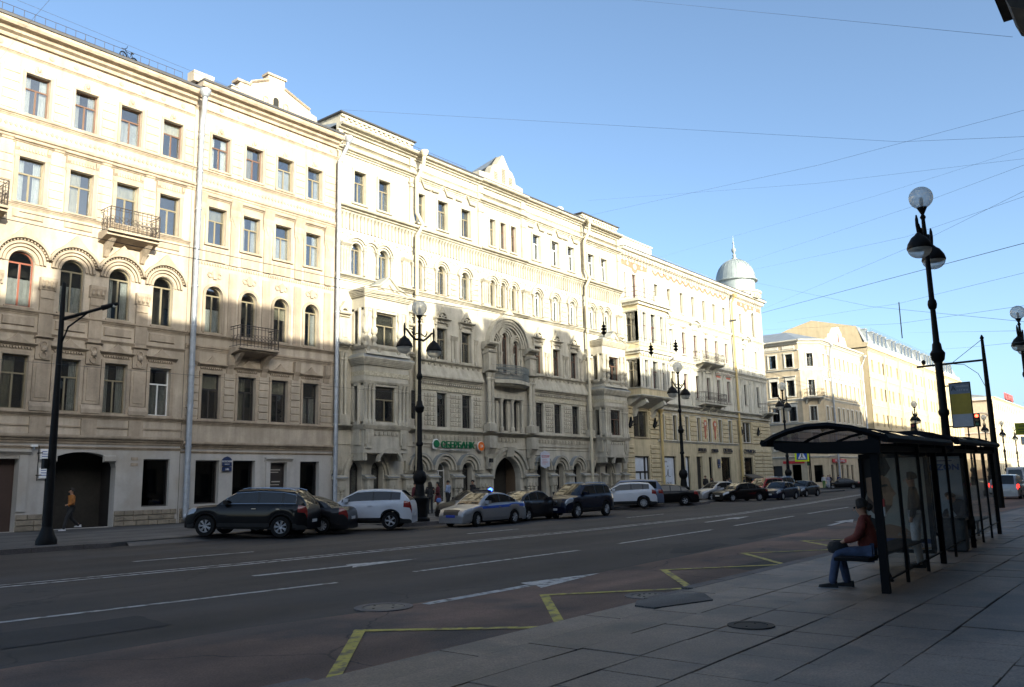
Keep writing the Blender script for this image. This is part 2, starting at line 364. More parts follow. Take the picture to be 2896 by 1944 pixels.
for a_, b_ in zip(Z[1:], Z[2:]):
    e = (Vector(b_)-Vector(a_)).normalized()*.07
    mark('zigzag_marking', strip([(a_[0]-e.x, a_[1]-e.y), (b_[0]+e.x, b_[1]+e.y)], .13, .010+.0004*Z.index(a_)), YEL)
PATCH = mat('asphalt_patch', (.026, .024, .024), .9, var=.2, vscale=2, bump=.5, bscale=60); PATCHL = mat('asphalt_patch_pale', (.058, .052, .048), .9, var=.2, vscale=2, bump=.5, bscale=60)
for pts, m_ in ([[(17.2, 8.9), (19.8, 9.1), (20.1, 9.6), (18.0, 9.7), (17.0, 9.3)], PATCH], [[(21.5, 9.3), (24.0, 9.4), (24.2, 9.9), (21.8, 9.8)], PATCH], [[(13, 13.1), (16.3, 13.0), (16.4, 14.4), (13.1, 14.5)], PATCHL], [[(3, 10.1), (5.6, 10.0), (5.7, 11.1), (3, 11.3)], PATCH], [[(24, 17.2), (30, 17.1), (30, 18.6), (24, 18.7)], PATCHL], [[(14.5, 6.3), (16.2, 6.2), (16.4, 6.8), (14.7, 6.9)], PATCH], [[(9, 21.3), (13.4, 21.0), (13.5, 22.1), (9.1, 22.4)], PATCHL]):
    n_ = len(pts); q = []
    for (x0, y0), (x1, y1) in zip(pts, pts[1:]+pts[:1]):
        for k in range(5): q.append((x0+(x1-x0)*k/5+rng0.uniform(-.04, .04), y0+(y1-y0)*k/5+rng0.uniform(-.04, .04), .0052))
    mark('asphalt_patch', MB().add(q, [tuple(range(len(q)))]), m_)
# ---- near pavement: bed, granite slabs, kerb stones
bed = setting('near_pavement', MB().box(-40, 420, .02, .100, -5.62, 3.0), PAVD)
ys = [-.62, 0.02, .64, 1.27, 1.98, 2.63, 3.27, 3.92, 4.54]
rng = random.Random(3); slabs = []; far = MB(); SL = {}
def slab_mesh(lx, ly):
    k = (round(lx, 2), round(ly, 2))
    if k not in SL:
        g = .005; b = .005; m = MB(); a0, a1, c0, c1 = g, k[0]-g, g, k[1]-g
        m.add([(a0, c0, 0), (a1, c0, 0), (a1, c1, 0), (a0, c1, 0), (a0, c0, .024), (a1, c0, .024), (a1, c1, .024), (a0, c1, .024), (a0+b, c0+b, .03), (a1-b, c0+b, .03), (a1-b, c1-b, .03), (a0+b, c1-b, .03)],
              [(8, 9, 10, 11)]+[(i, (i+1) % 4, 4+(i+1) % 4, 4+i) for i in range(4)]+[(4+i, 4+(i+1) % 4, 8+(i+1) % 4, 8+i) for i in range(4)])
        SL[k] = m.mesh('slab', PAVE)
    return SL[k]
cells = []
for j, (y0, y1) in enumerate(zip(ys, ys[1:])):
    x = 1.5+rng.random()*.8
    while x < 120:
        L = rng.choice([.62, .7, .78, .86, .95]) if x < 40 else 6.0
        cells.append((x, y0+.05*math.sin(x*.9+j)*.2, L, y1-y0)); x += L
cells.sort(key=lambda c: math.hypot(c[0], c[1]*1.0) if (c[1] > -.1 and c[0] > 3.5+c[1]*-.4) else 1e3+c[0])
for n_, (x, y, L, W_) in enumerate(cells):
    if n_ < 285: 
        o = link('slab', slab_mesh(L, W_), bed, (x, y, .1+rng.uniform(-.003, .003))); o.rotation_euler = (rng.uniform(-.005, .005), rng.uniform(-.005, .005), 0)
    else:
        far.box(x+.011, x+L-.011, .1, .13, -(y+W_-.011), -(y+.011))
link('far_slabs', far.mesh('far_slabs', PAVE), bed)['kind'] = 'stuff'
x = 2.2
while x < 60:                                                  # wide kerb-side granite slabs
    L = rng.choice([1.9, 2.4, 2.9]); o = link('kerb_slab', MB().box(.012, L-.012, 0, .028, -.57, -.012).mesh('kerb_slab', PAVE), bed, (x, 4.54, .1)); 
    o = link('kerb_slab', MB().box(.012, L-.012, 0, .022, -.5, -.012).mesh('kerb_slab', PAVE), bed, (x-.7, 5.12, .1)); x += L
kx = 3.6; nk = 0
while kx < 70:                                                 # dropped kerb near the camera, raised further on
    L = 1.05
    h = .035 if kx < 9.2 else (.10 if kx < 10 else .125)
    yy = 5.62+(max(0, 5.2-kx)*.25)
    o = link('kerb_stone', MB().box(.008, L-.008, 0, h, -.20, 0).mesh('kerb_stone', KERB), bed, (kx, yy, 0)); o.rotation_euler.z = -.12 if kx < 5 else 0; kx += L; nk += 1
cur = MB().poly([(0, 0), (.95, .05), (.9, .55), (.45, .66), (.1, .52), (-.06, .25)], 0, .17)
o = link('kerb_corner', cur.mesh('kerb_corner', KERB), bed, (9.05, 4.95, .0)); o.rotation_euler = (PI/2, 0, 0); o.location = (9.0, 5.0, .17); o.rotation_euler = (-PI/2, 0, 0); o.scale = (1, 1, 1)
o.data = (lambda m: m.add([(x_, y_, z_) for z_ in (0, .14) for x_, y_ in [(0, 0), (.95, -.3), (1.5, .1), (.9, .42), (.4, .48), (.05, .3)]], [tuple(range(6, 12)), tuple(range(6))[::-1]]+[(i, (i+1) % 6, 6+(i+1) % 6, 6+i) for i in range(6)]))(MB()).mesh('kerb_corner', PAVF)
o.rotation_euler = (0, 0, 0); o.location = (9.0, 5.15, 0)
# ---- far pavement with raised kerb and parking apron
fp = setting('far_pavement', MB().poly([(-40, 25.25), (8.5, 25.45), (11.2, 25.25), (11.9, 25.0), (12.6, 25.35), (22.6, 25.7), (23.2, 24.4), (27.0, 24.2), (28.2, 25.3), (45.2, 26.2), (46.5, 24.7), (50.5, 24.6), (52, 25.6), (64, 27.0), (66, 26.0), (70.5, 26.2), (72, 27.6), (90.9, 28.5), (90.9, 36.5), (-40, 36.5)], -.125, .02), PAVF)
for v_ in fp.data.vertices: v_.co = Vector((v_.co.x, v_.co.z, v_.co.y))
fp.data.flip_normals()
def far_kerb(pts):
    for a_, b_ in zip(pts, pts[1:]):
        a_, b_ = Vector(a_), Vector(b_); L = (b_-a_).length; n = max(1, round(L/1.2)); dv = (b_-a_)/n; an = math.atan2(dv.y, dv.x)
        me = MB().box(.01, L/n-.01, 0, .135, -.16, .0).mesh('kerb_stone', KERB)
        for i in range(n): p = a_+dv*i; link('kerb_stone', me, fp, (p.x, p.y-.02, 0), an)
far_kerb([(-6, 25.25), (8.5, 25.3), (11.2, 25.1), (11.9, 24.85)]); far_kerb([(23.0, 24.3), (27.0, 24.1), (28.2, 25.2)]); far_kerb([(45.3, 25.9), (46.5, 24.55), (50.5, 24.45), (52, 25.5)]); far_kerb([(64, 26.8), (66, 25.85), (70.5, 26.05), (72, 27.4)])
setting('parking_apron', MB().add([(12.4, 24.75, .003), (23.4, 24.75, .003), (22.6, 25.9, .13), (12.7, 25.6, .13)], [(0, 1, 2, 3)]), PAVF)
setting('far_pavement_beyond', MB().box(106.6, 420, -.02, .125, -36.5, -28.5), PAVF)
# ---- covers
CAST = mat('cast_iron', (.17, .15, .125), .7, .3, var=.2, vscale=6, bump=.4)
def cover(x, y, r, z, label, rings, slots, m=CAST):
    t = thing('manhole_cover', label, 'manhole cover', (x*K, y*K, z*K), 0, None, K)
    link('rim', MB().ring(0, 0, r*.72, r, 0, .012, 0, 2*PI, 28).mesh('rim', KERB if rings else m), t).rotation_euler = (-PI/2, 0, 0)
    mb = MB(); mb.ring(0, 0, 0.001, r*.69, 0, .009, 0, 2*PI, 28); link('lid', mb.mesh('lid', m), t).rotation_euler = (-PI/2, 0, 0)
    mb = MB()
    for k in range(slots):
        a = 2*PI*k/slots; mb.ring(math.cos(a)*r*.45, math.sin(a)*r*.45, .001, r*.05, .009, .014, 0, 2*PI, 6)
    link('lug', mb.mesh('lug', BLACK), t).rotation_euler = (-PI/2, 0, 0)
    return t
cover(7.95, 8.74, .40, .004, 'large round manhole cover at the edge of the red lane, left of the white arrow', 1, 4)
cover(10.72, 6.2, .36, .004, 'slotted round manhole cover beside the kerb corner on the red lane', 1, 12)
cover(8.47, 3.72, .24, .130, 'small sunken round cover in the near pavement slabs', 0, 2, BLACK)
# ================================================================ the near side of the street (behind the camera), which shades it
YN = -.62
def opposite(x0, x1, h, label, m, tops=()):
    S = Site('street_house', label, 'building', x0, YN, 'houses along the shaded near side of the street'); S.frame(0, YN, PI)   # faces +y
    # frame at angle pi: u runs towards -x
    hs = []; cs = [x0+1.4+i*2.1 for i in range(int((x1-x0-1.6)/2.1)+1)]
    rows = [(.9, 3.1), (5.0, 7.0), (9.2, 11.1), (13.2, 15.0)]+([(16.9, 18.5)] if h > 19.5 else [])
    for c in cs:
        for a_, b_ in rows: hs.append(('r', -c-.5, -c+.5, a_, b_))
    wall(S, 'front_wall', -x1, -x0, [0, 4, 8.2, 12.3, 16.2, h] if h > 17 else [0, 4, 8.2, 12.3, h], hs, m, .3)
    gl = MB()
    for c in cs:
        for a_, b_ in rows: gl.box(-c-.5, -c+.5, a_, b_, -.3, -.26)
    S.put('window_band', gl, mat('far_pane_dark', (.05, .06, .07), .15))['kind'] = 'stuff'
    S.put('cornice', MB().prof(-x1, -x0, cor(h-.6, h, .55)).prof(-x1, -x0, cor(3.8, 4.1, .2)), m)
    S.put('house_body', MB().box(-x1, -x0, 0, h-.05, -14, -.32), m)
    for u0, u1, z in tops:      # chimneys and dormers on the roof
        S.put('chimney', MB().box(-u1, -u0, h-.05, z, -2.6, -1.1).box(-u1-.08, -u0+.08, z-.2, z-.08, -2.7, -1.0), m)
    return S
SH = 12.3       # how far the shadow drifts along the street
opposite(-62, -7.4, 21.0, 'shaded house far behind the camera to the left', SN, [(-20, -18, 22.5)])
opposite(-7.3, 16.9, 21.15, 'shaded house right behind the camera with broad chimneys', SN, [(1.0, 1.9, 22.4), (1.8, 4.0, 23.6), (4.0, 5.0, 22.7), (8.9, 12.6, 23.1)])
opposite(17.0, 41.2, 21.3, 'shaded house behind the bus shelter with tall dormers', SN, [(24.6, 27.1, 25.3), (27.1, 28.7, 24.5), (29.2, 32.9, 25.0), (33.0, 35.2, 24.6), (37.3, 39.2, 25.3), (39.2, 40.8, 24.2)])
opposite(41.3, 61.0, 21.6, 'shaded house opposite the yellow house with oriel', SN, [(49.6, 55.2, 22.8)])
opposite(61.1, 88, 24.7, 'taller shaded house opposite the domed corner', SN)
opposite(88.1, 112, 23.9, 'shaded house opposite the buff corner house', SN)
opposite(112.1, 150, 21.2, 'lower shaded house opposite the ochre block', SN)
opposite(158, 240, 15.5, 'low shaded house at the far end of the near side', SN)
# balcony corner overhanging the near pavement, top right of the picture
nb = thing('stone_balcony', 'dark stone balcony corner with carved bracket overhanging at top right', 'balcony', (3*K, YN*K, 4.6*K), 0, None, K)
link('slab', MB().box(0, 3.04, 0, .16, -1.22, 0).box(0, 2.98, .16, .36, -1.12, 0).mesh('slab', DARKST), nb)
link('parapet', MB().box(0, 2.9, .36, 1.1, -1.08, -.95).box(2.78, 2.9, .36, 1.1, -1.0, 0).mesh('parapet', DARKST), nb)
brm = MB(); brm.prof(2.35, 2.68, [(0, -.9), (-.2, -.85), (-.34, -.6), (-.55, -.42), (-.86, -.36), (-1.05, -.3), (-1.1, -.16), (-1.0, -.04), (-.95, 0), (0, 0)]).tube([(2.3, 1.0, -.2), (2.73, 1.0, -.2)], .13, 10).tube([(2.32, 1.0, -.2), (2.71, 1.0, -.2)], .06, 10)
link('bracket', brm.mesh('bracket', DARKST), nb); link('bracket', brm.mesh('bracket', DARKST), nb, (-1.9, 0, 0))
# ================================================================ building 1 and 1b (beige)
def surround(w_, h, t=.13, d=.06, ears=True, head='flat', arch=False):
    """plaster frame round an opening, origin at sill centre"""
    m = MB(); a = w_/2
    if arch:
        zs = h-a; m.box(-a-t, -a, 0, zs, 0, d); m.box(a, a+t, 0, zs, 0, d); m.ring(0, zs, a, a+t, 0, d, n=14)
    else:
        m.box(-a-t, -a, 0, h, 0, d); m.box(a, a+t, 0, h, 0, d); m.box(-a-t, a+t, h, h+t, 0, d+.01)
    m.box(-a-t-.03, a+t+.03, -.1, 0, 0, d+.05)
    if head == 'cornice': m.prof(-a-t-.1, a+t+.1, cor(h+t+.22, h+t+.42, .2)); m.box(-a-t, a+t, h+t+.0, h+t+.22, 0, d*.6)
    if head == 'gable':
        m.prof(-a-t-.12, a+t+.12, cor(h+t+.2, h+t+.36, .2)); m.poly([(-a*.9, h+t+.36), (a*.9, h+t+.36), (a*.3, h+t+.56), (0, h+t+.74), (-a*.3, h+t+.56)], 0, .12)
        for k in range(-5, 6): m.box(k*.11-.03, k*.11+.03, h+t+.11, h+t+.19, 0, .09)
    return m
def roundel(r=.09): return MB().ring(0, 0, .001, r, 0, .035, 0, 2*PI, 10).ring(0, 0, r*.9, r*1.3, 0, .02, 0, 2*PI, 10)
def mascaron(s=1.0):
    m = MB(); m.poly([(-.17*s, 0), (.17*s, 0), (.2*s, .12*s), (.12*s, .34*s), (0, .42*s), (-.12*s, .34*s), (-.2*s, .12*s)], 0, .05*s)
    m.lathe(0, .04*s, [(.02*s, .03*s), (.09*s, .1*s), (.11*s, .2*s), (.08*s, .29*s), (.02*s, .33*s)], 8); return m
def balcony(S, uc, w_, z0, z1, dep, zr, m, brk=2, curved=False):
    b = S.put('balcony', MB().prof(-w_/2, w_/2, [(0, z0), (dep*.86, z0+(z1-z0)*.5), (dep*.86, z1-.1), (dep, z1-.1), (dep, z1), (0, z1)]), m, uc)
    r = MB(); y = -dep+.05; L = w_/2-.06; ti = .014
    for zz in (z1+.08, zr-.12, zr): 
        r.tube([(-L, 0, zz), (-L, y, zz), (L, y, zz), (L, 0, zz)], ti if zz < zr else .022, 4)
    n = max(4, int(w_/.2))
    for i in range(n+1):
        x = -L+2*L*i/n; r.tube([(x, y, z1), (x, y, zr)], ti if 0 < i < n else .03, 4)
    for sx in (-L, L):
        for q in (.33, .66): r.tube([(sx, y*q, z1), (sx, y*q, zr)], ti, 4)
    rail = link('railing', r.mesh('railing', IRONR), b)
    s = MB(); hc = (z1+zr)/2-.05
    for i in range(n):
        x = -L+2*L*(i+.5)/n; rr = L/n*.78
        for zz in (hc-rr*1.05, hc+rr*1.05): s.tube([(x+rr*math.cos(k*PI/4), y, zz+rr*math.sin(k*PI/4)) for k in range(8)], .012, 4, True)
    for sx in (-L, L):
        for q in (.2, .5, .8):
            s.tube([(sx, y*q+.1*math.cos(k*PI/4), hc+.13*math.sin(k*PI/4)) for k in range(8)], .012, 4, True)
    link('scrollwork', s.mesh('scrollwork', IRONR), rail)
    for k in range(brk):
        x = -w_/2*.7+(w_*.7)*k/max(1, brk-1)
        link('bracket', MB().prof(-.1, .1, [(0, -.75), (.12, -.7), (.3, -.42), (dep*.55, -.2), (dep*.8, 0), (0, 0)]).mesh('bracket', m), b, (x, 0, z0+.1))
    return b
def roof_rail(S, u0, u1, z, h, d=-.35, m=IRONR, step=.42):
    r = MB()
    for zz in (z+h, z+h*.62, z+h*.3): r.tube([(u0, -d, zz), (u1, -d, zz)], .012, 4)
    n = int((u1-u0)/step)
    for i in range(n+1):
        x = u0+(u1-u0)*i/n; r.tube([(x, -d, z), (x, -d, z+h)], .011, 4)
        if i % 7 == 0: r.tube([(x, -d, z+h*.8), (x, -d+.4, z)], .012, 4)
    return S.put('roof_railing', r, m)
def courses(S, u0, u1, z0, z1, n, m, d=.035, name='plaster_block'):
    """horizontal plaster blocks between openings, each its own piece"""
    h = (z1-z0)/n; me = MB().block(0, u1-u0, .02, h-.02, d, .02).mesh(name, m)
    for i in range(n): S.put(name, me, None, u0, z0+h*i)
GC = random.Random(5)
def roofbox(S, u0, u1, z0, z1, y1, m=TIN, sd=None):
    """body behind the facade, and a sloping tin roof"""
    S.put('building_body', MB().box(u0, u1, .1, z0-.3, -y1, -.31-1.0), sd or ROOM)
    S.put('floor_slab', MB().box(u0, u1, 0, .08, -1.31, -.3), ROOM)
    S.put('roof', MB().prof(u0, u1, [(.1, z0), (.1, z0+.06), (-y1*.5, z1), (-y1, z0+.06), (-y1, z0)]), m)

B = Site('apartment_building', 'beige stucco block at the left with arched third floor and wide dark gateway', 'building', 6, 36)
U0, U1 = 6.0, 20.17
C1 = [6.92, 8.94, 10.96, 13.0, 15.02, 17.04, 19.07]
hs = []
for c in C1: hs += [hole(c, 17.27, 19.08, .98), hole(c, 13.45, 15.37, 1.0), hole(c-.08, 9.1, 11.4, .98, 1), hole(c-.05, 4.95, 7.13, 1.0)]
hs += [('r', 8.0, 9.4, .9, 3.0), ('r', 11.7, 13.38, .14, 2.98), ('a', 14.4, 17.25, .14, 3.28, .46), ('r', 18.46, 19.7, .92, 3.0)]
wall(B, 'upper_wall', U0, U1, [3.6, 8.6, 12.9, 16.6, 21.0], hs, S1)
wall(B, 'ground_floor_wall', U0, U1, [.1, 3.6], hs, S1G, .45)
for c in C1:
    win(B, c, 17.27, 19.08, .98, fm=BROWN, sill=True, curt=[0, 0, 3, 0, 0, 1, 2][C1.index(c)])
    win(B, c, 13.45, 15.37, 1.0, fm=OLIVE)
    win(B, c-.08, 9.1, 11.4, .98, True, fm=RED_FR if c == 13.0 else OLIVE)
    o = win(B, c-.05, 4.95, 7.13, 1.0, fm=WFR if c > 19 else OLIVE)
o = win(B, 19.08, .92, 3.0, 1.24, fm=DFR, style='plain', curt=-1, sill=False); win(B, 8.7, .9, 3.0, 1.4, fm=DFR, style='plain', curt=-1, sill=False)
roofbox(B, U0, U1, 21.0, 22.6, 12)
# gateway passage and door
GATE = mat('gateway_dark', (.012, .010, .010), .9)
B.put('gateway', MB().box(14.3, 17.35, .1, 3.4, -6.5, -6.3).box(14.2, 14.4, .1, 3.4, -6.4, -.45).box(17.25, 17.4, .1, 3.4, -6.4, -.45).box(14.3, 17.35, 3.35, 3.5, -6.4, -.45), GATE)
B.put('passage_door', MB().box(11.7, 13.38, .14, 2.98, -.5, -.4).box(12.5, 12.54, .2, 2.9, -.4, -.37), mat('door_brown', (.05, .03, .025), .7))
B.put('door_surround', MB().box(11.45, 11.7, .14, 3.1, 0, .07).box(13.38, 13.72, .9, 3.1, 0, .07).prof(11.4, 13.8, cor(3.1, 3.3, .16)), S1G)
for u in (14.55, 16.95): B.put('corbel', MB().block(-.28, .28, 2.85, 3.15, .12, .05), S1G, u)
# plinth stones
pm = [MB().block(0, L, .01, .215, .05, .02).mesh('plinth_stone', PLN) for L in (.42, .55, .68)]
def plinth(S, spans, z0=.12, rows=3, d=0.02):
    for a_, b_ in spans:
        for r_ in range(rows):
            x = a_
            while x < b_-.12:
                k = GC.randrange(3); L = (.42, .55, .68)[k]; o = S.put('plinth_stone', pm[k], None, x, z0+.222*r_, d)
                if x+L > b_: o.scale = ((b_-x)/L, 1, 1)
                x += L
plinth(B, [(8.0, 11.45), (13.4, 14.38), (17.27, 20.1)])
B.put('notice_plate', MB().box(0, .3, 0, .12, 0, .03), S1B, 17.9, 2.95); B.put('notice_plate', MB().box(0, .3, 0, .12, 0, .03), S1B, 17.9, 2.7)
# string courses and cornice
[B.put('string_course', MB().prof(U0, U1, q_), S1B) for q_ in (cor(3.62, 3.97, .26), cor(3.38, 3.5, .07))]
B.put('sill_course', MB().prof(U0, U1, cor(4.68, 4.88, .16)), S1B); B.put('string_course', MB().box(U0, U1, 4.3, 4.36, 0, .05), S1B)
B.put('sill_course', MB().prof(U0, U1, cor(8.78, 9.0, .15)), S1B)
[B.put('string_course', MB().prof(U0, U1, q_), S1B) for q_ in (cor(16.0, 16.35, .2), cor(17.0, 17.2, .14))]
lozs = MB()
for i in range(70):
    u = U0+.1+i*.2
    if u < U1-.1: lozs.poly([(u-.07, 16.68), (u, 16.58), (u+.07, 16.68), (u, 16.78)], 0, .04)
B.put('frieze_ornament', lozs, S1B, kind='stuff')
B.put('sill_course', MB().prof(U0, U1, cor(13.2, 13.38, .12)), S1B)
for c in C1:
    B.put('apron_panel', MB().block(-.6, .6, 12.75, 13.12, .06, .04), S1B, c)
    B.put('keystone_mask', mascaron(.85), S1B, c, 19.2)
B.put('frieze_moulding', MB().prof(U0, U1, cor(19.72, 19.86, .1)), S1B)
B.put('cornice', MB().prof(U0, U1, cor(20.35, 20.98, .62)), S1B); B.put('gutter', MB().box(U0, U1, 20.98, 21.1, -.2, .68), TINB)
B.row('roundel', roundel(), S1B, [6.4+i*1.01 for i in range(14)], 20.08)
for a_, b_ in zip([c+.7 for c in C1[1:-1]], [c-.7 for c in C1[2:]]): courses(B, a_, b_, 17.3, 19.3, 5, S1)
for a_, b_ in zip([c+.72 for c in C1[1:-1]], [c-.72 for c in C1[2:]]): courses(B, a_, b_, 13.5, 15.7, 6, S1)
courses(B, 19.7, 20.15, 17.3, 19.3, 5, S1)
sm = surround(.98, 1.81, .1, .05).mesh('window_surround', S1B); [B.put('window_surround', sm, None, c, 17.27) for c in C1]
m2 = surround(1.0, 1.92, .16, .07); m2.box(-.66, .66, 2.08, 2.5, 0, .05)
for k in range(9): m2.box(-.48+k*.12-.035, -.48+k*.12+.035, 2.2, 2.34, .05, .09)
m2.prof(-.78, .78, cor(2.48, 2.66, .2))
sm = m2.mesh('window_surround', S1B); [B.put('window_surround', sm, None, c, 13.45) for c in C1]
con = MB().prof(-.07, .07, [(0, -.5), (.05, -.52), (.09, -.38), (.05, -.2), (.14, -.08), (.16, .12), (0, .14)]).mesh('console', S1B)
for c in C1:
    for s in (-.62, .62): B.put('console', con, None, c+s, 15.8)
# arched storey: archivolts with ogee peaks, pilasters and capitals
ar = MB().ring(0, 0, .5, .62, 0, .05, n=18).ring(0, 0, .66, .76, 0, .09, n=18).ring(0, 0, .80, .90, 0, .12, n=18)
for k in range(15): 
    a = PI*(k+.5)/15; x, z = .85*math.cos(a), .85*math.sin(a)
ar.ring(0, 0, 1.0, 1.1, 0, .24, .26, PI-.26, 20, 1, .42)
sm = ar.mesh('archivolt', S1B); [B.put('archivolt', sm, None, c-.08, 10.92) for c in C1]
dn = MB()
for k in range(19):
    a = .3+(PI-.6)*k/18; x, z = .95*math.cos(a), .95*math.sin(a)
    dn.add([(x+.03*p*math.cos(a)-.03*q*math.sin(a), -y_, z+.03*p*math.sin(a)+.03*q*math.cos(a)) for y_ in (0, .15) for p, q in ((-1, -1), (1, -1), (1, 1), (-1, 1))], [(4, 5, 6, 7), (0, 1, 5, 4), (1, 2, 6, 5), (2, 3, 7, 6), (3, 0, 4, 7)])
sm = dn.mesh('arch_dentils', S1B)
for c in C1: B.put('arch_dentils', sm, None, c-.08, 10.92, kind='stuff')
crest = mascaron(.8).mesh('crest', S1B); [B.put('crest', crest, None, c-.08, 11.98) for c in C1]
pil = MB().box(-.27, .27, 7.9, 9.9, 0, .1)
cap = MB().box(-.26, .26, 9.55, 9.6, 0, .14).prof(-.33, .33, [(0, 9.9), (.12, 9.92), (.14, 10.1), (.22, 10.3), (.22, 10.42), (0, 10.42)])
for k in (-.2, 0, .2): cap.lathe(k, .16, [(.03, 9.98), (.08, 10.05), (.06, 10.18), (.09, 10.26), (.03, 10.32)], 6)
lo = MB().box(-.34, .34, 5.3, 6.95, 0, .08).block(-.26, .26, 5.4, 6.85, .11, .04).prof(-.42, .42, [(0, 4.9), (.2, 4.9), (.2, 5.08), (.12, 5.25), (0, 5.3)]).box(-.32, .32, 3.97, 4.66, 0, .1)
loc = MB().box(-.3, .3, 7.0, 7.86, 0, .1)
for k in range(2): loc.ring(0, 7.2+.44*k, .1, .17, .1, .15, 0, 2*PI, 8)
loc.lathe(0, .14, [(.03, 7.3), (.12, 7.38), (.13, 7.48), (.04, 7.58)], 8).prof(-.36, .36, cor(7.84, 7.95, .2))
P1 = [(a_+b_)/2-.06 for a_, b_ in zip(C1, C1[1:])]
for n_, mb_ in (('pilaster', pil), ('capital', cap), ('pedestal_pilaster', lo), ('mask_capital', loc)): B.row(n_, mb_, S1B, P1)
sg = surround(1.0, 2.18, .14, .07, head='gable').mesh('window_surround', S1B); [B.put('window_surround', sg, None, c-.05, 4.95) for c in C1]
B.put('string_course', MB().prof(U0, U1, cor(7.98, 8.12, .1)), S1B)
for c in C1: B.put('apron_panel', MB().block(-.62, .62, 8.3, 8.7, .07, .04), S1B, c-.05)
balcony(B, 17.05, 2.35, 12.42, 12.85, 1.0, 13.88, S1B); balcony(B, 10.85, 2.2, 12.42, 12.85, 1.0, 13.88, S1B)
roof_rail(B, U0, 19.6, 21.15, .85)
# small extras on the wall
cctv = thing('wall_camera', 'small white security camera above the left gateway', 'camera', (13.85*K, 35.85*K, 3.45*K), 0, None, K)
link('housing', MB().box(-.14, .1, 0, .09, 0, .1).mesh('housing', WHITE), cctv); link('arm', MB().box(-.02, .02, -.1, 0, -.12, .05).mesh('arm', PIPE), cctv)
bs = thing('hanging_sign', 'pair of small white plates on a bracket left of the gateway', 'sign', (14.05*K, 36*K, 2.2*K), 0, None, K)
link('bracket', MB().tube([(0, -.12, -.1), (0, -.12, 1.3)], .015, 4).tube([(0, 0, .12), (0, -.5, .12)], .02, 4).tube([(0, 0, 1.0), (0, -.5, 1.0)], .02, 4).mesh('bracket', IRON), bs)
for z_ in (0, .75): link('plate', MB().box(.06, .48, z_, z_+.42, .12, .14).mesh('plate', WHITE), bs)
for z_ in (0, .75):
    for k in range(3): link('print', MB().box(.12, .42-.05*k, z_+.1+k*.1, z_+.13+k*.1, .14, .145).mesh('print', mat('print_blue', (.08, .12, .35), .6)), bs)

B = Site('apartment_building', 'beige stucco block with scrolled roof gable and four shop windows', 'building', 20.2, 36)
U0, U1 = 20.19, 29.0
C2 = [21.62, 23.57, 25.5, 27.45]; hs = []
for c in C2: hs += [hole(c, 17.36, 19.15, 1.0), hole(c-.05, 13.5, 15.37, .98), hole(c-.05, 9.1, 11.4, .92, 1), hole(c-.03, 4.92, 7.08, 1.0)]
hs += [('r', 20.97, 22.2, .95, 2.97), ('r', 22.93, 24.18, .92, 2.97), ('r', 25.03, 26.02, .14, 2.87), ('r', 26.88, 28.1, .95, 2.94)]
wall(B, 'upper_wall', U0, U1, [3.55, 8.0, 12.9, 16.6, 21.5], hs, S1); wall(B, 'ground_floor_wall', U0, U1, [.1, 3.55], hs, S1G, .35)
for i, c in enumerate(C2):
    win(B, c, 17.36, 19.15, 1.0, fm=BROWN if i < 2 else OLIVE, curt=[0, 3, 1, 0][i]); win(B, c-.05, 13.5, 15.37, .98, fm=OLIVE)
    win(B, c-.05, 9.1, 11.4, .92, True, fm=OLIVE, curt=[1, -1, 2, 0][i]); win(B, c-.03, 4.92, 7.08, 1.0, fm=DFR, curt=[2, 3, 2, 1][i], sill=True)
    B.put('apron_panel', MB().block(-.55, .55, 12.6, 13.3, .06, .04), S1B, c-.05); B.put('cartouche', MB().ring(-.25, 0, .08, .16, 0, .05, 0, 2*PI, 8).ring(.25, 0, .08, .16, 0, .05, 0, 2*PI, 8).poly([(-.1, -.2), (.1, -.2), (.16, .15), (0, .28), (-.16, .15)], 0, .08), S1B, c-.05, 11.95)
    B.put('keystone_mask', mascaron(.85), S1B, c, 19.25)
for u, w_, z0, z1 in ((21.585, 1.23, .95, 2.97), (23.555, 1.25, .92, 2.97), (27.49, 1.22, .95, 2.94)): win(B, u, z0, z1, w_, fm=DFR, style='plain', curt=-1, sill=False, depth=.25)
dr = B.put('entrance_door', MB().box(-.5, .5, .14, 2.87, -.3, -.26).box(-.5, -.44, .14, 2.87, -.26, -.2).box(.44, .5, .14, 2.87, -.26, -.2).box(-.44, .44, 2.2, 2.26, -.26, -.22), DFR, 25.52)
link('notice', MB().box(-.18, .14, 1.2, 1.45, -.25, -.24).mesh('notice', WHITE), dr)
link('lettering', MB().box(-.35, .3, 2.5, 2.54, -.25, -.245).box(-.35, .2, 2.38, 2.42, -.25, -.245).box(-.2, .3, 1.9, 1.95, -.25, -.245).box(-.3, .25, 1.75, 1.79, -.25, -.245).mesh('lettering', S1G), dr)
B.put('door_surround', MB().box(24.78, 25.03, .14, 2.9, 0, .06).box(26.02, 26.27, .14, 2.9, 0, .06).prof(24.7, 26.35, cor(2.9, 3.12, .16)), S1G)
plinth(B, [(20.25, 24.7), (26.3, 28.9)])
[B.put('string_course', MB().prof(U0, U1, q_), S1B) for q_ in (cor(3.5, 3.82, .26), cor(3.28, 3.38, .07))]; B.put('sill_course', MB().prof(U0, U1, cor(4.62, 4.87, .16)), S1B)
[B.put('string_course', MB().prof(U0, U1, q_), S1B) for q_ in (cor(8.15, 8.42, .12), cor(8.8, 9.0, .16))]
[B.put('string_course', MB().prof(U0, U1, q_), S1B) for q_ in (cor(16.0, 16.35, .16), cor(17.0, 17.2, .14))]
lozs = MB()
for i in range(44): u = U0+.15+i*.2; lozs.poly([(u-.07, 16.68), (u, 16.58), (u+.07, 16.68), (u, 16.78)], 0, .04)
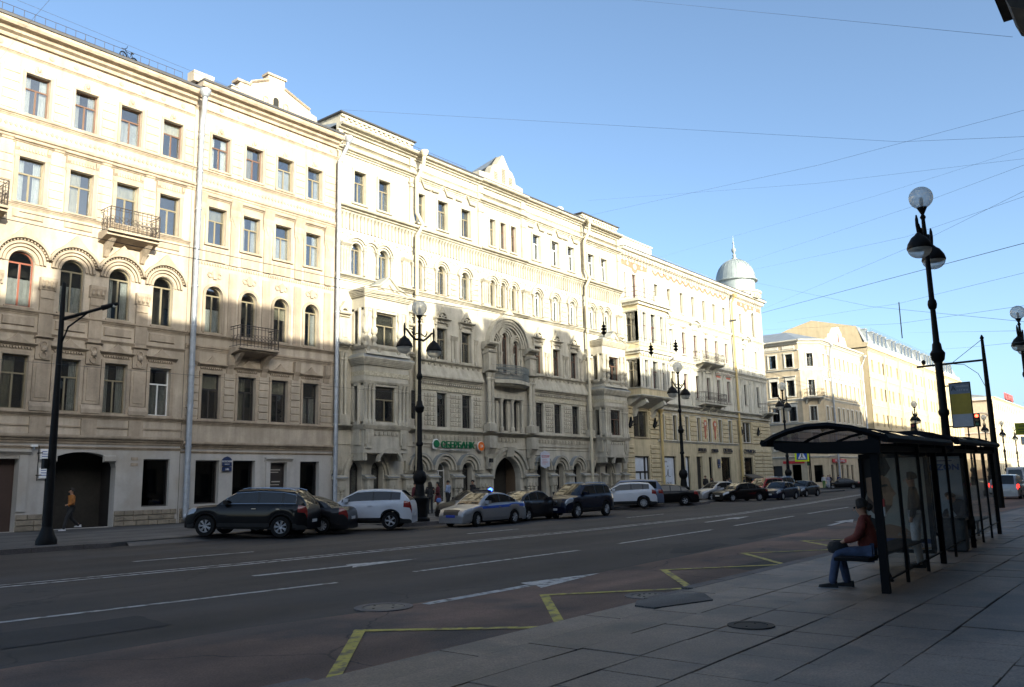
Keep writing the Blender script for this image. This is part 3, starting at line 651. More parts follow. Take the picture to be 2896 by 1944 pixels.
for i in range(60):
    lozs.box(U0+.2+i*.145, U0+.27+i*.145, 12.42, 12.54, 0, .05)
B.put('frieze_ornament', lozs, S1B, kind='stuff')
B.put('frieze_moulding', MB().prof(U0, U1, cor(20.18, 20.34, .1)), S1B); B.put('cornice', MB().prof(U0, U1, cor(20.85, 21.48, .62)), S1B); B.put('gutter', MB().box(U0, U1, 21.48, 21.6, -.2, .68), TINB)
B.row('roundel', roundel(), S1B, [20.6+i*1.0 for i in range(9)], 20.58)
for a_, b_ in [(20.3, 20.95)]+[(a+.68, b-.68) for a, b in zip(C2, C2[1:])]+[(28.15, 28.9)]:
    courses(B, a_, b_, 17.4, 19.4, 5, S1); 
for a_, b_ in [(20.3, 20.95)]+[(a+.66, b-.72) for a, b in zip(C2, C2[1:])]+[(28.1, 28.85)]: courses(B, a_, b_, 5.0, 7.2, 6, S1, .05)
sm = surround(1.0, 1.79, .1, .05).mesh('window_surround', S1B); [B.put('window_surround', sm, None, c, 17.36) for c in C2]
sm = surround(1.0, 2.16, .12, .06, head='gable').mesh('window_surround', S1B); [B.put('window_surround', sm, None, c-.03, 4.92) for c in C2]
m2 = surround(.98, 1.87, .14, .06, head='cornice'); sm = m2.mesh('window_surround', S1B); [B.put('window_surround', sm, None, c-.05, 13.5) for c in C2]
sm = MB().ring(0, 10.94, .46, .6, 0, .06, n=16).box(-.6, -.46, 9.1, 10.94, 0, .06).box(.46, .6, 9.1, 10.94, 0, .06).mesh('window_surround', S1B); [B.put('window_surround', sm, None, c-.05) for c in C2]
P2 = [20.62, 22.56, 24.5, 26.45, 28.45]
B.row('pilaster', MB().box(-.22, .22, 12.6, 15.3, 0, .07).box(-.22, .22, 9.0, 12.2, 0, .05), S1B, P2)
B.row('capital', MB().prof(-.3, .3, [(0, 15.1), (.05, 14.9), (.12, 15.2), (.1, 15.5), (.2, 15.8), (.26, 15.95), (0, 15.98)]).poly([(-.2, 15.1), (0, 14.6), (.2, 15.1)], 0, .1), S1B, P2)
B.row('console', MB().prof(-.17, .17, [(0, 7.2), (.06, 7.15), (.1, 7.4), (.22, 7.6), (.25, 8.1), (0, 8.12)]), S1B, P2)
balcony(B, 23.6, 2.3, 8.08, 8.45, 1.0, 9.5, S1B)
roofbox(B, U0, U1, 21.5, 22.4, 12)
# parapet and gable
B.put('parapet', MB().box(19.95, 21.05, 21.6, 22.15, -.5, .1).box(21.05, 22.15, 21.6, 21.95, -.4, 0), S1)
g = [(22.1, 21.6), (22.1, 22.1), (22.45, 22.2), (22.6, 22.55), (23.15, 22.6), (23.25, 22.8), (24.28, 23.3), (24.28, 23.62), (25.32, 23.62), (25.32, 23.15), (26.4, 22.75), (27.0, 22.55), (27.1, 22.35), (27.5, 22.25), (27.6, 21.6)]
gb = B.put('roof_gable', MB().poly(g, -.5, 0), S1)
link('raking_moulding', MB().tube([(a_, -.05, b_) for a_, b_ in g[4:7]], .07, 4).tube([(a_, -.05, b_) for a_, b_ in g[9:12]], .07, 4).box(24.2, 25.4, 23.6, 23.72, -.5, .08).box(22.4, 23.2, 22.55, 22.68, -.5, .06).mesh('raking_moulding', S1B), gb, gb.location*0)
arr = MB().poly(arch_pts(-.16, .16, 21.75, 22.42, 8), .002, .02)
link('attic_opening', MB().poly(arch_pts(24.62, 24.96, 21.78, 22.45, 8), .002, .02).mesh('attic_opening', BLACK), gb)
for u in (24.15, 25.42): link('blind_niche', MB().ring(u, 22.15, .12, .17, 0, .05).box(u-.17, u-.12, 21.75, 22.15, 0, .05).box(u+.12, u+.17, 21.75, 22.15, 0, .05).mesh('blind_niche', S1B), gb)
link('coping', MB().box(22.05, 22.55, 22.14, 22.2, -.55, .05).mesh('coping', TIN), gb)
# street name plate
pl = thing('street_plate', 'dark blue street name and number plate between the shop windows', 'sign', (22.3*K, 35.93*K, 2.6*K), 0, None, K)
NAVY = mat('enamel_blue', (.02, .035, .10), .35)
link('name_plate', MB().poly([(0, .1), (.5, .1), (.5, .42), (.42, .5), (.25, .56), (.08, .5), (0, .42)], 0, .04).mesh('name_plate', NAVY), pl)
link('number_plate', MB().box(0, .5, -.14, .05, 0, .04).mesh('number_plate', NAVY), pl)
def text(s, size, m, parent, loc, rz=0, ext=.008, align='CENTER', bold=0., sx=1.0, name='lettering'):
    c = bpy.data.curves.new(name, 'FONT'); c.body = s; c.size = size; c.extrude = ext; c.align_x = align; c.offset = bold; c.resolution_u = 3
    o = bpy.data.objects.new('tmp', c); col.objects.link(o); dg = bpy.context.evaluated_depsgraph_get()
    me = bpy.data.meshes.new_from_object(o.evaluated_get(dg)); bpy.data.objects.remove(o); me.materials.clear(); me.materials.append(m)
    t = link(name, me, parent, loc); t.rotation_euler = (PI/2, 0, rz); t.scale = (sx, 1, 1); return t
text('НЕВСКИЙ', .115, WHITE, pl, (.25, -.045, .28)); text('проспект', .06, WHITE, pl, (.25, -.045, .17)); text('100', .13, WHITE, pl, (.25, -.045, -.1))
# ================================================================ building 2: greige Russian-revival bank
B = Site('bank_building', 'greige carved stone bank house with two oriels, wide arched gate and small pointed gable', 'building', 29.1, 36)
U0, U1 = 29.03, 59.5
WL = [30.7, 32.62]; ML = [35.6, 37.72, 39.98]; CC = [42.75, 43.92, 45.1]; MR = [47.85, 50.25, 52.35]; WR = [55.2, 57.15]
hs = []; WN = []
def W_(c, z0, z1, w_, a=False, **k): hs.append(hole(c, z0, z1, w_, a)); WN.append((c, z0, z1, w_, a, k))
for i, c in enumerate(WL+ML+MR+WR): W_(c, 17.95, 19.93, .92 if c < 46 else .88, fm=WFR if c > 47 else OLIVE)
for c in CC: W_(c, 17.95, 19.9, .6, fm=BROWN if c > 43 else OLIVE)
for c in [30.5, 32.6]+[35.5, 37.6, 39.87]+[47.82, 50.05, 52.32]+[55.05, 57.3]: W_(c, 13.65, 15.52, .76, True, fm=WFR if c > 47 else OLIVE)
for c in (42.67, 43.82, 45.03): W_(c, 13.67, 15.5, .56, True)
for c in (35.3, 37.55, 39.87, 47.7, 49.95, 52.25): W_(c, 9.4, 11.42, .92, fm=OLIVE if c < 46 else BROWN, curt=random.choice([0, -1, 3]))
W_(42.62, 9.1, 11.5, .68, True, fm=BROWN); W_(43.92, 9.1, 11.95, .7, True, fm=BROWN); W_(45.12, 9.1, 11.5, .68, True, fm=BROWN)
for c in (35.3, 37.57, 39.9, 47.75, 50.0, 52.32): W_(c, 5.14, 7.28, .88, fm=DFR, curt=-1)
for c in (42.56, 43.78, 44.94): W_(c, 5.12, 7.25, .6, fm=DFR, curt=-1)
for c, w_ in ((30.62, .86), (32.2, .86), (35.5, 1.0), (37.6, 1.04), (39.84, .92), (49.95, 1.0), (52.2, .98), (55.02, .8), (56.62, .8)): W_(c, .5, 2.97, w_, True, fm=WFR if c == 37.6 else DFR, curt=-1)
hs += [('a', 42.48, 45.34, .14, 3.34), ('a', 47.25, 48.28, .14, 2.97)]
# bay openings in the main wall are covered by the oriels
wall(B, 'upper_wall', U0, U1, [4.4, 8.5, 12.9, 16.6, 22.4], hs, S2); wall(B, 'ground_floor_wall', U0, U1, [.1, 4.4], hs, S2, .45)
for c, z0, z1, w_, a, k in WN:
    if z0 > 1: k = dict(k); win(B, c, z0, z1, w_, a, sill=(z0 > 5.2), **k)
    else: win(B, c, z0, z1, w_, a, sill=False, depth=.38, **k)
B.put('building_body', MB().box(U0, U1, .1, 22.0, -12, -1.31), ROOM); B.put('roof', MB().prof(U0, U1, [(.1, 22.4), (.1, 22.46), (-6, 23.6), (-12, 22.46), (-12, 22.4)]), TIN)
B.put('gateway', MB().box(42.3, 45.5, .1, 3.5, -7, -6.9).box(42.3, 42.48, .1, 3.5, -6.9, -.45).box(45.34, 45.5, .1, 3.5, -6.9, -.45).box(42.3, 45.5, 3.4, 3.5, -6.9, -.45), mat('gateway_brick', (.13, .09, .06), .9))
B.put('gate_leaf', MB().box(42.6, 45.2, .14, 3.3, -1.6, -1.5), GATE); B.put('side_door', MB().box(47.25, 48.28, .14, 2.9, -.5, -.44), GATE)
# wing and centre projections (thin plaster layers with their own edges)
def band(z0, z1, d, name='string_course', segs=((U0, U1),)):
    m = MB()
    for a_, b_ in segs: B.put(name, MB().prof(a_, b_, cor(z0, z1, d)), S2T)
ALL = ((29.03, 35.05), (35.05, 41.35), (41.35, 46.3), (46.3, 53.85), (53.85, 59.5))
PJ = (.12, 0, .12, 0, .12)
def bandp(z0, z1, d, name='string_course'):
    m = MB()
    for (a_, b_), p in zip(ALL, PJ): m.prof(a_-(.1 if p else -.1), b_+(.1 if p else -.1), cor(z0, z1, d+p))
    return B.put(name, m, S2T)
bandp(22.0, 22.4, .5, 'cornice'); bandp(20.72, 21.05, .26); bandp(17.2, 17.6, .34, 'sill_course'); bandp(13.28, 13.5, .2, 'sill_course'); bandp(4.72, 4.98, .28, 'sill_course')
bandp(21.35, 21.5, .12); band(9.1, 9.28, .2, 'sill_course', ALL[1:4:2]); band(7.95, 8.3, .3, 'string_course', ALL[1:4:2]); band(4.02, 4.14, .07, 'string_course', ALL[1:4:2]); band(3.86, 3.9, .05)
B.put('gutter', MB().box(35.0, 53.8, 22.4, 22.5, -.2, .56), TINB)
# sloping tin between floors two and three
for a_, b_ in ((35.1, 41.3), (46.35, 53.8)): B.put('sloping_ledge', MB().prof(a_, b_, [(0, 8.3), (.3, 8.3), (.05, 8.95), (0, 9.1)]), S2T)
def spaced(a_, b_, st):
    n = max(1, int((b_-a_)/st)); return [a_+(b_-a_)*(i+.5)/n for i in range(n)]
# fluted frieze above row four, dentil and stud courses
fl = MB().box(-.05, .05, 16.25, 16.95, 0, .10).prof(-.07, .07, [(0, 16.95), (.1, 16.95), (.22, 17.2), (0, 17.2)])
us = [u for (a_, b_), p in zip(ALL, PJ) for u in spaced(a_, b_, .27)]
fm_ = fl.mesh('flute', S2T)
for u in us: B.put('flute', fm_, None, u)
dd = MB()
for (a_, b_), p in zip(ALL, PJ):
    for i, u in enumerate(spaced(a_, b_, .3)): dd.block(u-.07, u+.07, 15.78+.14*(i % 2), 15.92+.14*(i % 2), .05, .02)
    for u in spaced(a_, b_, .19):
        if p == 0: dd.box(u-.05, u+.05, 7.78, 7.9, 0, .16)
for u in spaced(35.1, 41.3, .5)+spaced(46.4, 53.8, .5): dd.prof(u-.08, u+.08, [(0, 8.95), (.08, 8.95), (.14, 9.1), (0, 9.1)])
B.put('dentil_course', dd, S2T, kind='stuff')
st_ = MB().box(-.13, .13, 4.36, 4.62, 0, .06).box(-.07, .07, 4.42, 4.56, .06, .09).mesh('stud', S2T)
for u in spaced(35.2, 41.2, .36)+spaced(42.5, 45.2, .36)+spaced(46.4, 53.7, .36): B.put('stud', st_, None, u)
# attics of the wings
for a_, b_ in ((29.15, 35.0), (53.9, 59.4)):
    at = B.put('attic', MB().box(a_, b_, 22.4, 23.08, -3.0, .05), S2)
    link('attic_cap', MB().box(a_-.15, b_+.1, 23.08, 23.16, -3.1, .3).mesh('attic_cap', TINB), at)
    dm = MB()
    for u in spaced(a_+.2, b_-.2, .38): dm.box(u-.1, u+.1, 22.78, 22.92, .05, .14)
    dm.box(a_, b_, 22.92, 23.08, .05, .18)
    link('attic_dentils', dm.mesh('attic_dentils', S2T), at)['kind'] = 'stuff'
for a_, b_ in ((29.03, 29.3), (34.7, 35.05), (41.2, 41.7), (46.0, 46.5), (53.85, 54.2), (59.2, 59.5)):
    B.put('corner_strip', MB().box(a_, b_, 17.6, 20.7, 0, .14).box(a_-.03, b_+.03, 20.1, 20.3, 0, .2).box(a_, b_, 21.05, 22.0, 0, .15), S2T)
# zigzag gable mouldings above the top row
zz = MB()
for cs in (ML, MR):
    for c in cs:
        zz.tube([(c-1.0, -.1, 20.4), (c-.42, -.1, 20.4), (c, -.14, 21.0), (c+.42, -.1, 20.4), (c+1.0, -.1, 20.4)], .07, 5)
B.put('zigzag_moulding', zz, S2T)
for c in WL+ML+MR+WR: B.put('window_surround', surround(.92, 1.95, .14, .07), S2T, c, 17.95)
for c in CC: B.put('window_surround', surround(.6, 1.95, .12, .07), S2T, c, 17.95)
# row four: horseshoe arches with ogee hoods on colonnettes
def kok(w_, h, peak=.3, out=.42, cols=True):
    a = w_/2; zs = h-a; m = MB().ring(0, zs, a, a+.1, 0, .05, n=14).ring(0, zs, a+.14, a+.24, 0, .1, n=14).ring(0, zs, a+.28, a+out, 0, .16, .1, PI-.1, 16, 1, peak)
    if cols:
        for s in (-1, 1):
            m.lathe(s*(a+.18), .1, [(.1, 0), (.1, .1), (.065, .15), (.065, zs*.42), (.09, zs*.46), (.09, zs*.54), (.065, zs*.58), (.065, zs*.85), (.1, zs*.92), (.12, zs)], 8)
            m.box(s*(a+.18)-.13, s*(a+.18)+.13, zs-.03, zs+.08, 0, .22)
    return m
k1 = kok(.76, 1.87).mesh('hood_arch', S2T)
for c in (35.5, 37.6, 39.87, 47.82, 50.05, 52.32): B.put('hood_arch', k1, None, c, 13.65)
k2 = kok(.76, 1.87, 0, .36).mesh('hood_arch', S2T)
for c in (30.5, 32.6, 55.05, 57.3): B.put('hood_arch', k2, None, c, 13.65)
for c in (31.55, 56.2): B.put('hood_arch', kok(.4, 1.8, 0, .34, False).poly(arch_pts(-.2, .2, .1, 1.8, 8), 0, .03), S2T, c, 13.65)
k3 = kok(.56, 1.83, 0, .36).mesh('hood_arch', S2T)
for c in (42.67, 43.82, 45.03): B.put('hood_arch', k3, None, c, 13.67)
stripe = MB().box(-.28, .28, 0, .13, 0, .05).mesh('banding', S2T)
for c in (36.55, 38.75, 41.0-.1, 46.75, 48.95, 51.2, 53.35):
    for k in range(5): B.put('banding', stripe, None, c, 13.75+.36*k, 0)
# triple colonnettes at the wing corners
def cluster(n, r, h, pitch, base=.14, capd=.2):
    m = MB()
    for i in range(n):
        u = (i-(n-1)/2)*pitch; m.lathe(u, r+.03, [(r*1.3, base), (r, base+.08), (r, h*.8), (r*1.35, h*.88), (r*1.1, h*.9), (r*1.5, h*.98)], 8)
    wd = n*pitch/2+.05; m.box(-wd, wd, 0, base, 0, r*2+.14).prof(-wd, wd, [(0, h*.97), (r*2+.06, h*.97), (r*2+capd, h*1.05), (r*2+capd, h*1.1), (0, h*1.1)])
    return m
for u in (29.55, 34.35, 41.75, 46.25, 54.1, 59.05): B.put('colonnettes', cluster(3, .085, 1.7, .2), S2T, u, 13.5)
# row three hoods and pilasters
def hood3():
    m = surround(.92, 2.02, .13, .08); a = .46
    for s in (-1, 1): m.box(s*.56-.07, s*.56+.07, 2.2, 2.55, 0, .12).prof(s*.56-.08, s*.56+.08, [(0, 2.18), (.1, 2.22), (.2, 2.5), (0, 2.5)])
    for k in range(-6, 7): m.box(k*.09-.025, k*.09+.025, 2.36, 2.44, 0, .16)
    m.prof(-.75, .75, cor(2.5, 2.66, .26)); m.ring(-.26, 2.66, .14, .22, 0, .16, 0, PI, 8).ring(.26, 2.66, .14, .22, 0, .16, 0, PI, 8).ring(0, 2.72, .3, .4, 0, .2, .35, PI-.35, 12, 1, .3)
    m.lathe(0, .08, [(.03, 2.72), (.1, 2.8), (.1, 2.9), (.03, 3.0)], 8)
    return m.mesh('window_hood', S2T)
h3 = hood3()
for c in (35.3, 37.55, 39.87, 47.7, 49.95, 52.25): B.put('window_hood', h3, None, c, 9.4)
pl3 = MB().box(-.1, .1, 9.3, 10.9, 0, .08).prof(-.14, .14, [(0, 10.7), (.1, 10.75), (.2, 11.0), (0, 11.1)]).prof(-.13, .13, [(0, 9.3), (.18, 9.3), (.1, 9.55), (0, 9.6)]).mesh('pilaster', S2T)
for c in (36.3, 36.65, 38.55, 38.85, 40.8, 48.65, 48.98, 50.95, 51.25, 53.2): B.put('pilaster', pl3, None, c)
# rusticated panels between second-floor windows: each stone a piece
pb = MB().block(.012, .238, .015, .27, .06, .03).mesh('panel_stone', S2T)
for a_, n in ((35.98, 4), (38.28, 4), (40.55, 3), (46.55, 3), (48.45, 4), (50.75, 4), (52.95, 3)):
    for i in range(n):
        for j in range(7): B.put('panel_stone', pb, None, a_+.25*i, 5.2+.29*j)
lin = MB()
for c in (35.3, 37.57, 39.9, 47.75, 50.0, 52.32): lin.box(c-.5, c+.5, 7.28, 7.36, 0, .05)
B.put('lintels', lin, S2T)
for a_, b_ in ((35.1, 41.3), (46.35, 53.8)): B.put('frieze_panel', MB().box(a_, b_, 7.4, 7.7, 0, .08), mat('carved_frieze', (.42, .38, .29), .95, var=.3, vscale=9, bump=1.0, bscale=14))
CARV = MATS['carved_frieze']
# ---- centre: paired columns, twin arch with ogee, curved balcony
for u in (41.85, 46.35):
    B.put('paired_columns', MB().lathe(-.17, .3, [(.2, 5.5), (.14, 5.6), (.13, 8.3), (.2, 8.5), (.14, 8.6), (.24, 8.9)], 12).lathe(.17, .3, [(.2, 5.5), (.14, 5.6), (.13, 8.3), (.2, 8.5), (.14, 8.6), (.24, 8.9)], 12).box(-.42, .42, 5.0, 5.5, 0, .55).prof(-.45, .45, cor(8.9, 9.1, .6)), S2T, u, 0, .1)
    B.put('pier_block', MB().box(-.36, .36, 9.1, 10.4, 0, .5).block(-.2, .2, 9.4, 9.95, .54, .04).prof(-.42, .42, cor(10.15, 10.35, .6)).prof(-.5, .5, cor(10.5, 11.0, .72)).box(-.34, .34, 10.35, 10.5, 0, .5), S2T, u, 0, .1)
    B.put('lower_pier', MB().box(-.4, .4, 3.9, 4.7, 0, .5).prof(-.36, .36, [(0, 3.3), (.14, 3.3), (.2, 3.5), (.44, 3.9), (0, 3.9)]).box(-.24, .24, 2.55, 3.3, 0, .16), S2T, u, 0, .1)
ca = MB()
for q, (r0, r1, d) in enumerate(((1.5, 1.62, .2), (1.68, 1.8, .28), (1.86, 1.98, .34), (2.06, 2.2, .44))): ca.ring(44.0, 10.95, r0, r1, 0, d, 0, PI, 26, .93, .35 if q < 3 else .62)
B.put('great_arch', ca, S2T)
for c in (42.62, 45.12): B.put('hood_arch', kok(.68, 2.4, 0, .4), S2T, c, 9.1)
B.put('hood_arch', kok(.7, 2.85, .35, .4), S2T, 43.92, 9.1)
B.put('balustrade_columns', MB().lathe(43.25, .2, [(.1, 9.1), (.09, 10.3), (.15, 10.5)], 8).lathe(44.55, .2, [(.1, 9.1), (.09, 10.3), (.15, 10.5)], 8), S2T)
bl = MB(); pts = [(-1.9, 0)]+[(-1.9+3.8*i/12, -(.5+.55*math.sin(PI*i/12))) for i in range(13)]+[(1.9, 0)]
n = len(pts); bl.add([(x, y, z) for z in (8.28, 8.52) for x, y in pts], [tuple(range(n, 2*n)), tuple(range(n))[::-1]]+[(i, (i+1) % n, n+(i+1) % n, n+i) for i in range(n)])
bl.add([(x*.85, y*.75, 8.12) for x, y in pts]+[(x*.97, y*.95, 8.28) for x, y in pts], [tuple(range(n))[::-1]]+[(i, (i+1) % n, n+(i+1) % n, n+i) for i in range(n)])
cb = B.put('balcony', bl, S2T, 44.1)
rl = MB(); pp = [(x*.97, y*.97) for x, y in pts]
for z in (8.6, 9.05, 9.5): rl.tube([(x, y, z) for x, y in pp], .025, 4)
for i in range(len(pp)-1):
    for q in (0, .2, .4, .6, .8):
        x = pp[i][0]+(pp[i+1][0]-pp[i][0])*q; y = pp[i][1]+(pp[i+1][1]-pp[i][1])*q; rl.tube([(x, y, 8.52), (x, y, 9.5)], .012, 3)
        rl.tube([(x+.07*math.cos(k*PI/3), y, 9.27+.1*math.sin(k*PI/3)) for k in range(6)], .012, 3, True)
link('railing', rl.mesh('railing', mat('rail_grey', (.16, .18, .18), .6)), cb)
B.put('colonnettes', MB().lathe(43.2, .18, [(.16, 5.0), (.16, 5.3), (.1, 5.4), (.1, 7.0), (.18, 7.25)], 10).lathe(44.4, .18, [(.16, 5.0), (.16, 5.3), (.1, 5.4), (.1, 7.0), (.18, 7.25)], 10).lathe(42.2, .18, [(.16, 5.0), (.1, 5.4), (.1, 7.0), (.18, 7.25)], 10).lathe(45.45, .18, [(.16, 5.0), (.1, 5.4), (.1, 7.0), (.18, 7.25)], 10).box(42, 45.7, 7.28, 7.55, 0, .25), S2T)
# ---- centre gable on the roof
gp = [(41.4, 22.4), (41.4, 23.15), (42.6, 23.25), (42.75, 23.75), (43.0, 24.05), (43.35, 24.15), (43.95, 25.0), (44.1, 25.0), (44.75, 24.1), (45.05, 24.0), (45.35, 23.65), (45.45, 23.2), (46.3, 23.1), (46.3, 22.4)]
gb = B.put('roof_gable', MB().poly(gp, -.5, .06), S2T)
link('gable_roof', MB().add([(43.0, .5, 24.05), (43.95, .5, 25.05), (44.1, .5, 25.05), (44.95, .5, 24.05), (43.0, 4, 23.3), (43.95, 4, 24.3), (44.1, 4, 24.3), (44.95, 4, 23.3)], [(0, 1, 5, 4), (2, 3, 7, 6), (1, 2, 6, 5)]).mesh('gable_roof', TIN), gb, (0, 0, 0)).location = (0, 0, 0)
for ch in gb.children: ch.location = (0, 0, 0)
for u, z0, z1 in ((43.2, 23.0, 23.7), (44.05, 22.95, 24.1), (44.85, 23.0, 23.7)):
    lv = MB()
    for k in range(int((z1-z0)/.12)): lv.box(u-.18, u+.18, z0+.12*k, z0+.12*k+.05, .06, .12)
    link('louvre', lv.mesh('louvre', mat('louvre_grey', (.30, .28, .23), .8)), gb)
roof_rail(B, 35.2, 40.6, 22.5, .75, -.5, IRONR); roof_rail(B, 46.6, 53.0, 22.5, .6, -.5, IRONR)
B.put('chimney', MB().box(53.2, 53.7, 22.5, 23.9, -2.0, -1.5), S3W)
# ---- ground floor arcade
def archv(r, z, n=16, e=1.0): return MB().ring(0, z, r, r+.12, 0, .08, n=n).ring(0, z, r+.16, r+.34, 0, .18, n=n).ring(0, z, r+.38, r+.5, 0, .30, n=n)
TINL = mat('tin_hood', (.24, .26, .27), .6, .3)
for c, r in ((35.5, .5), (37.6, .52), (39.84, .5), (47.75, .52), (49.95, .5), (52.2, .5)):
    B.put('arcade_arch', archv(r, 2.47), S2T, c)
    link('tin_hood', MB().ring(c-c, 2.47, r+.5, r+.53, 0, .32, .3, PI-.3, 16).mesh('tin_hood', TINL), B.root, B.pt(c))
for c in (31.4, 55.8): B.put('arcade_arch', MB().ring(0, 2.05, 1.36, 1.5, 0, .1, n=20).ring(0, 2.05, 1.55, 1.75, 0, .2, n=20), S2T, c)
B.put('gate_arch', MB().ring(43.91, 1.91, 1.43, 1.58, 0, .1, n=24).ring(43.91, 1.91, 1.64, 1.86, 0, .22, n=24).ring(43.91, 1.91, 1.92, 2.08, 0, .34, .3, PI-.3, 24).prof(43.55, 44.3, [(0, 3.3), (.3, 3.35), (.42, 4.0), (0, 4.0)]), S2T)
def pier(n, wd):
    m = MB(); m.prof(-wd/2-.12, wd/2+.12, [(0, 2.0), (.42, 1.98), (.42, 2.04), (.2, 2.2), (0, 2.2)]); m.box(-wd/2, wd/2, 1.35, 2.0, 0, .34)
    for i in range(n):
        u = (i-(n-1)/2)*wd/n*.95; m.lathe(u, .2, [(.19, .12), (.19, .42), (.12, .5), (.115, 1.15), (.15, 1.22), (.12, 1.28), (.17, 1.5)], 10); m.lathe(u, .3, [(.02, 1.32), (.11, 1.42), (.12, 1.6)], 8)
    m.box(-wd/2-.05, wd/2+.05, .12, .42, 0, .42); return m
for u, n, wd in ((29.35, 2, .6), (31.42, 1, .45), (33.15, 2, .6), (34.55, 3, .8), (36.55, 2, .72), (38.75, 2, .72), (41.3, 3, 1.2), (46.3, 3, 1.2), (48.95, 2, .62), (51.1, 2, .62), (53.3, 3, .9), (54.3, 1, .4), (55.85, 1, .4), (57.5, 2, .6), (58.9, 2, .7)):
    p_ = B.put('pier', pier(n, wd), S2T, u)
    link('pier_tin', MB().prof(-wd/2-.14, wd/2+.14, [(0, 2.2), (.44, 2.04), (.44, 2.06), (0, 2.24)]).mesh('pier_tin', TINL), p_)
for u in (29.2, 34.6, 41.0, 46.6, 53.9, 59.0): B.put('impost_block', MB().box(-.3, .3, 2.5, 3.2, 0, .16).prof(-.34, .34, [(0, 2.3), (.1, 2.3), (.2, 2.5), (0, 2.5)]), S2T, u)
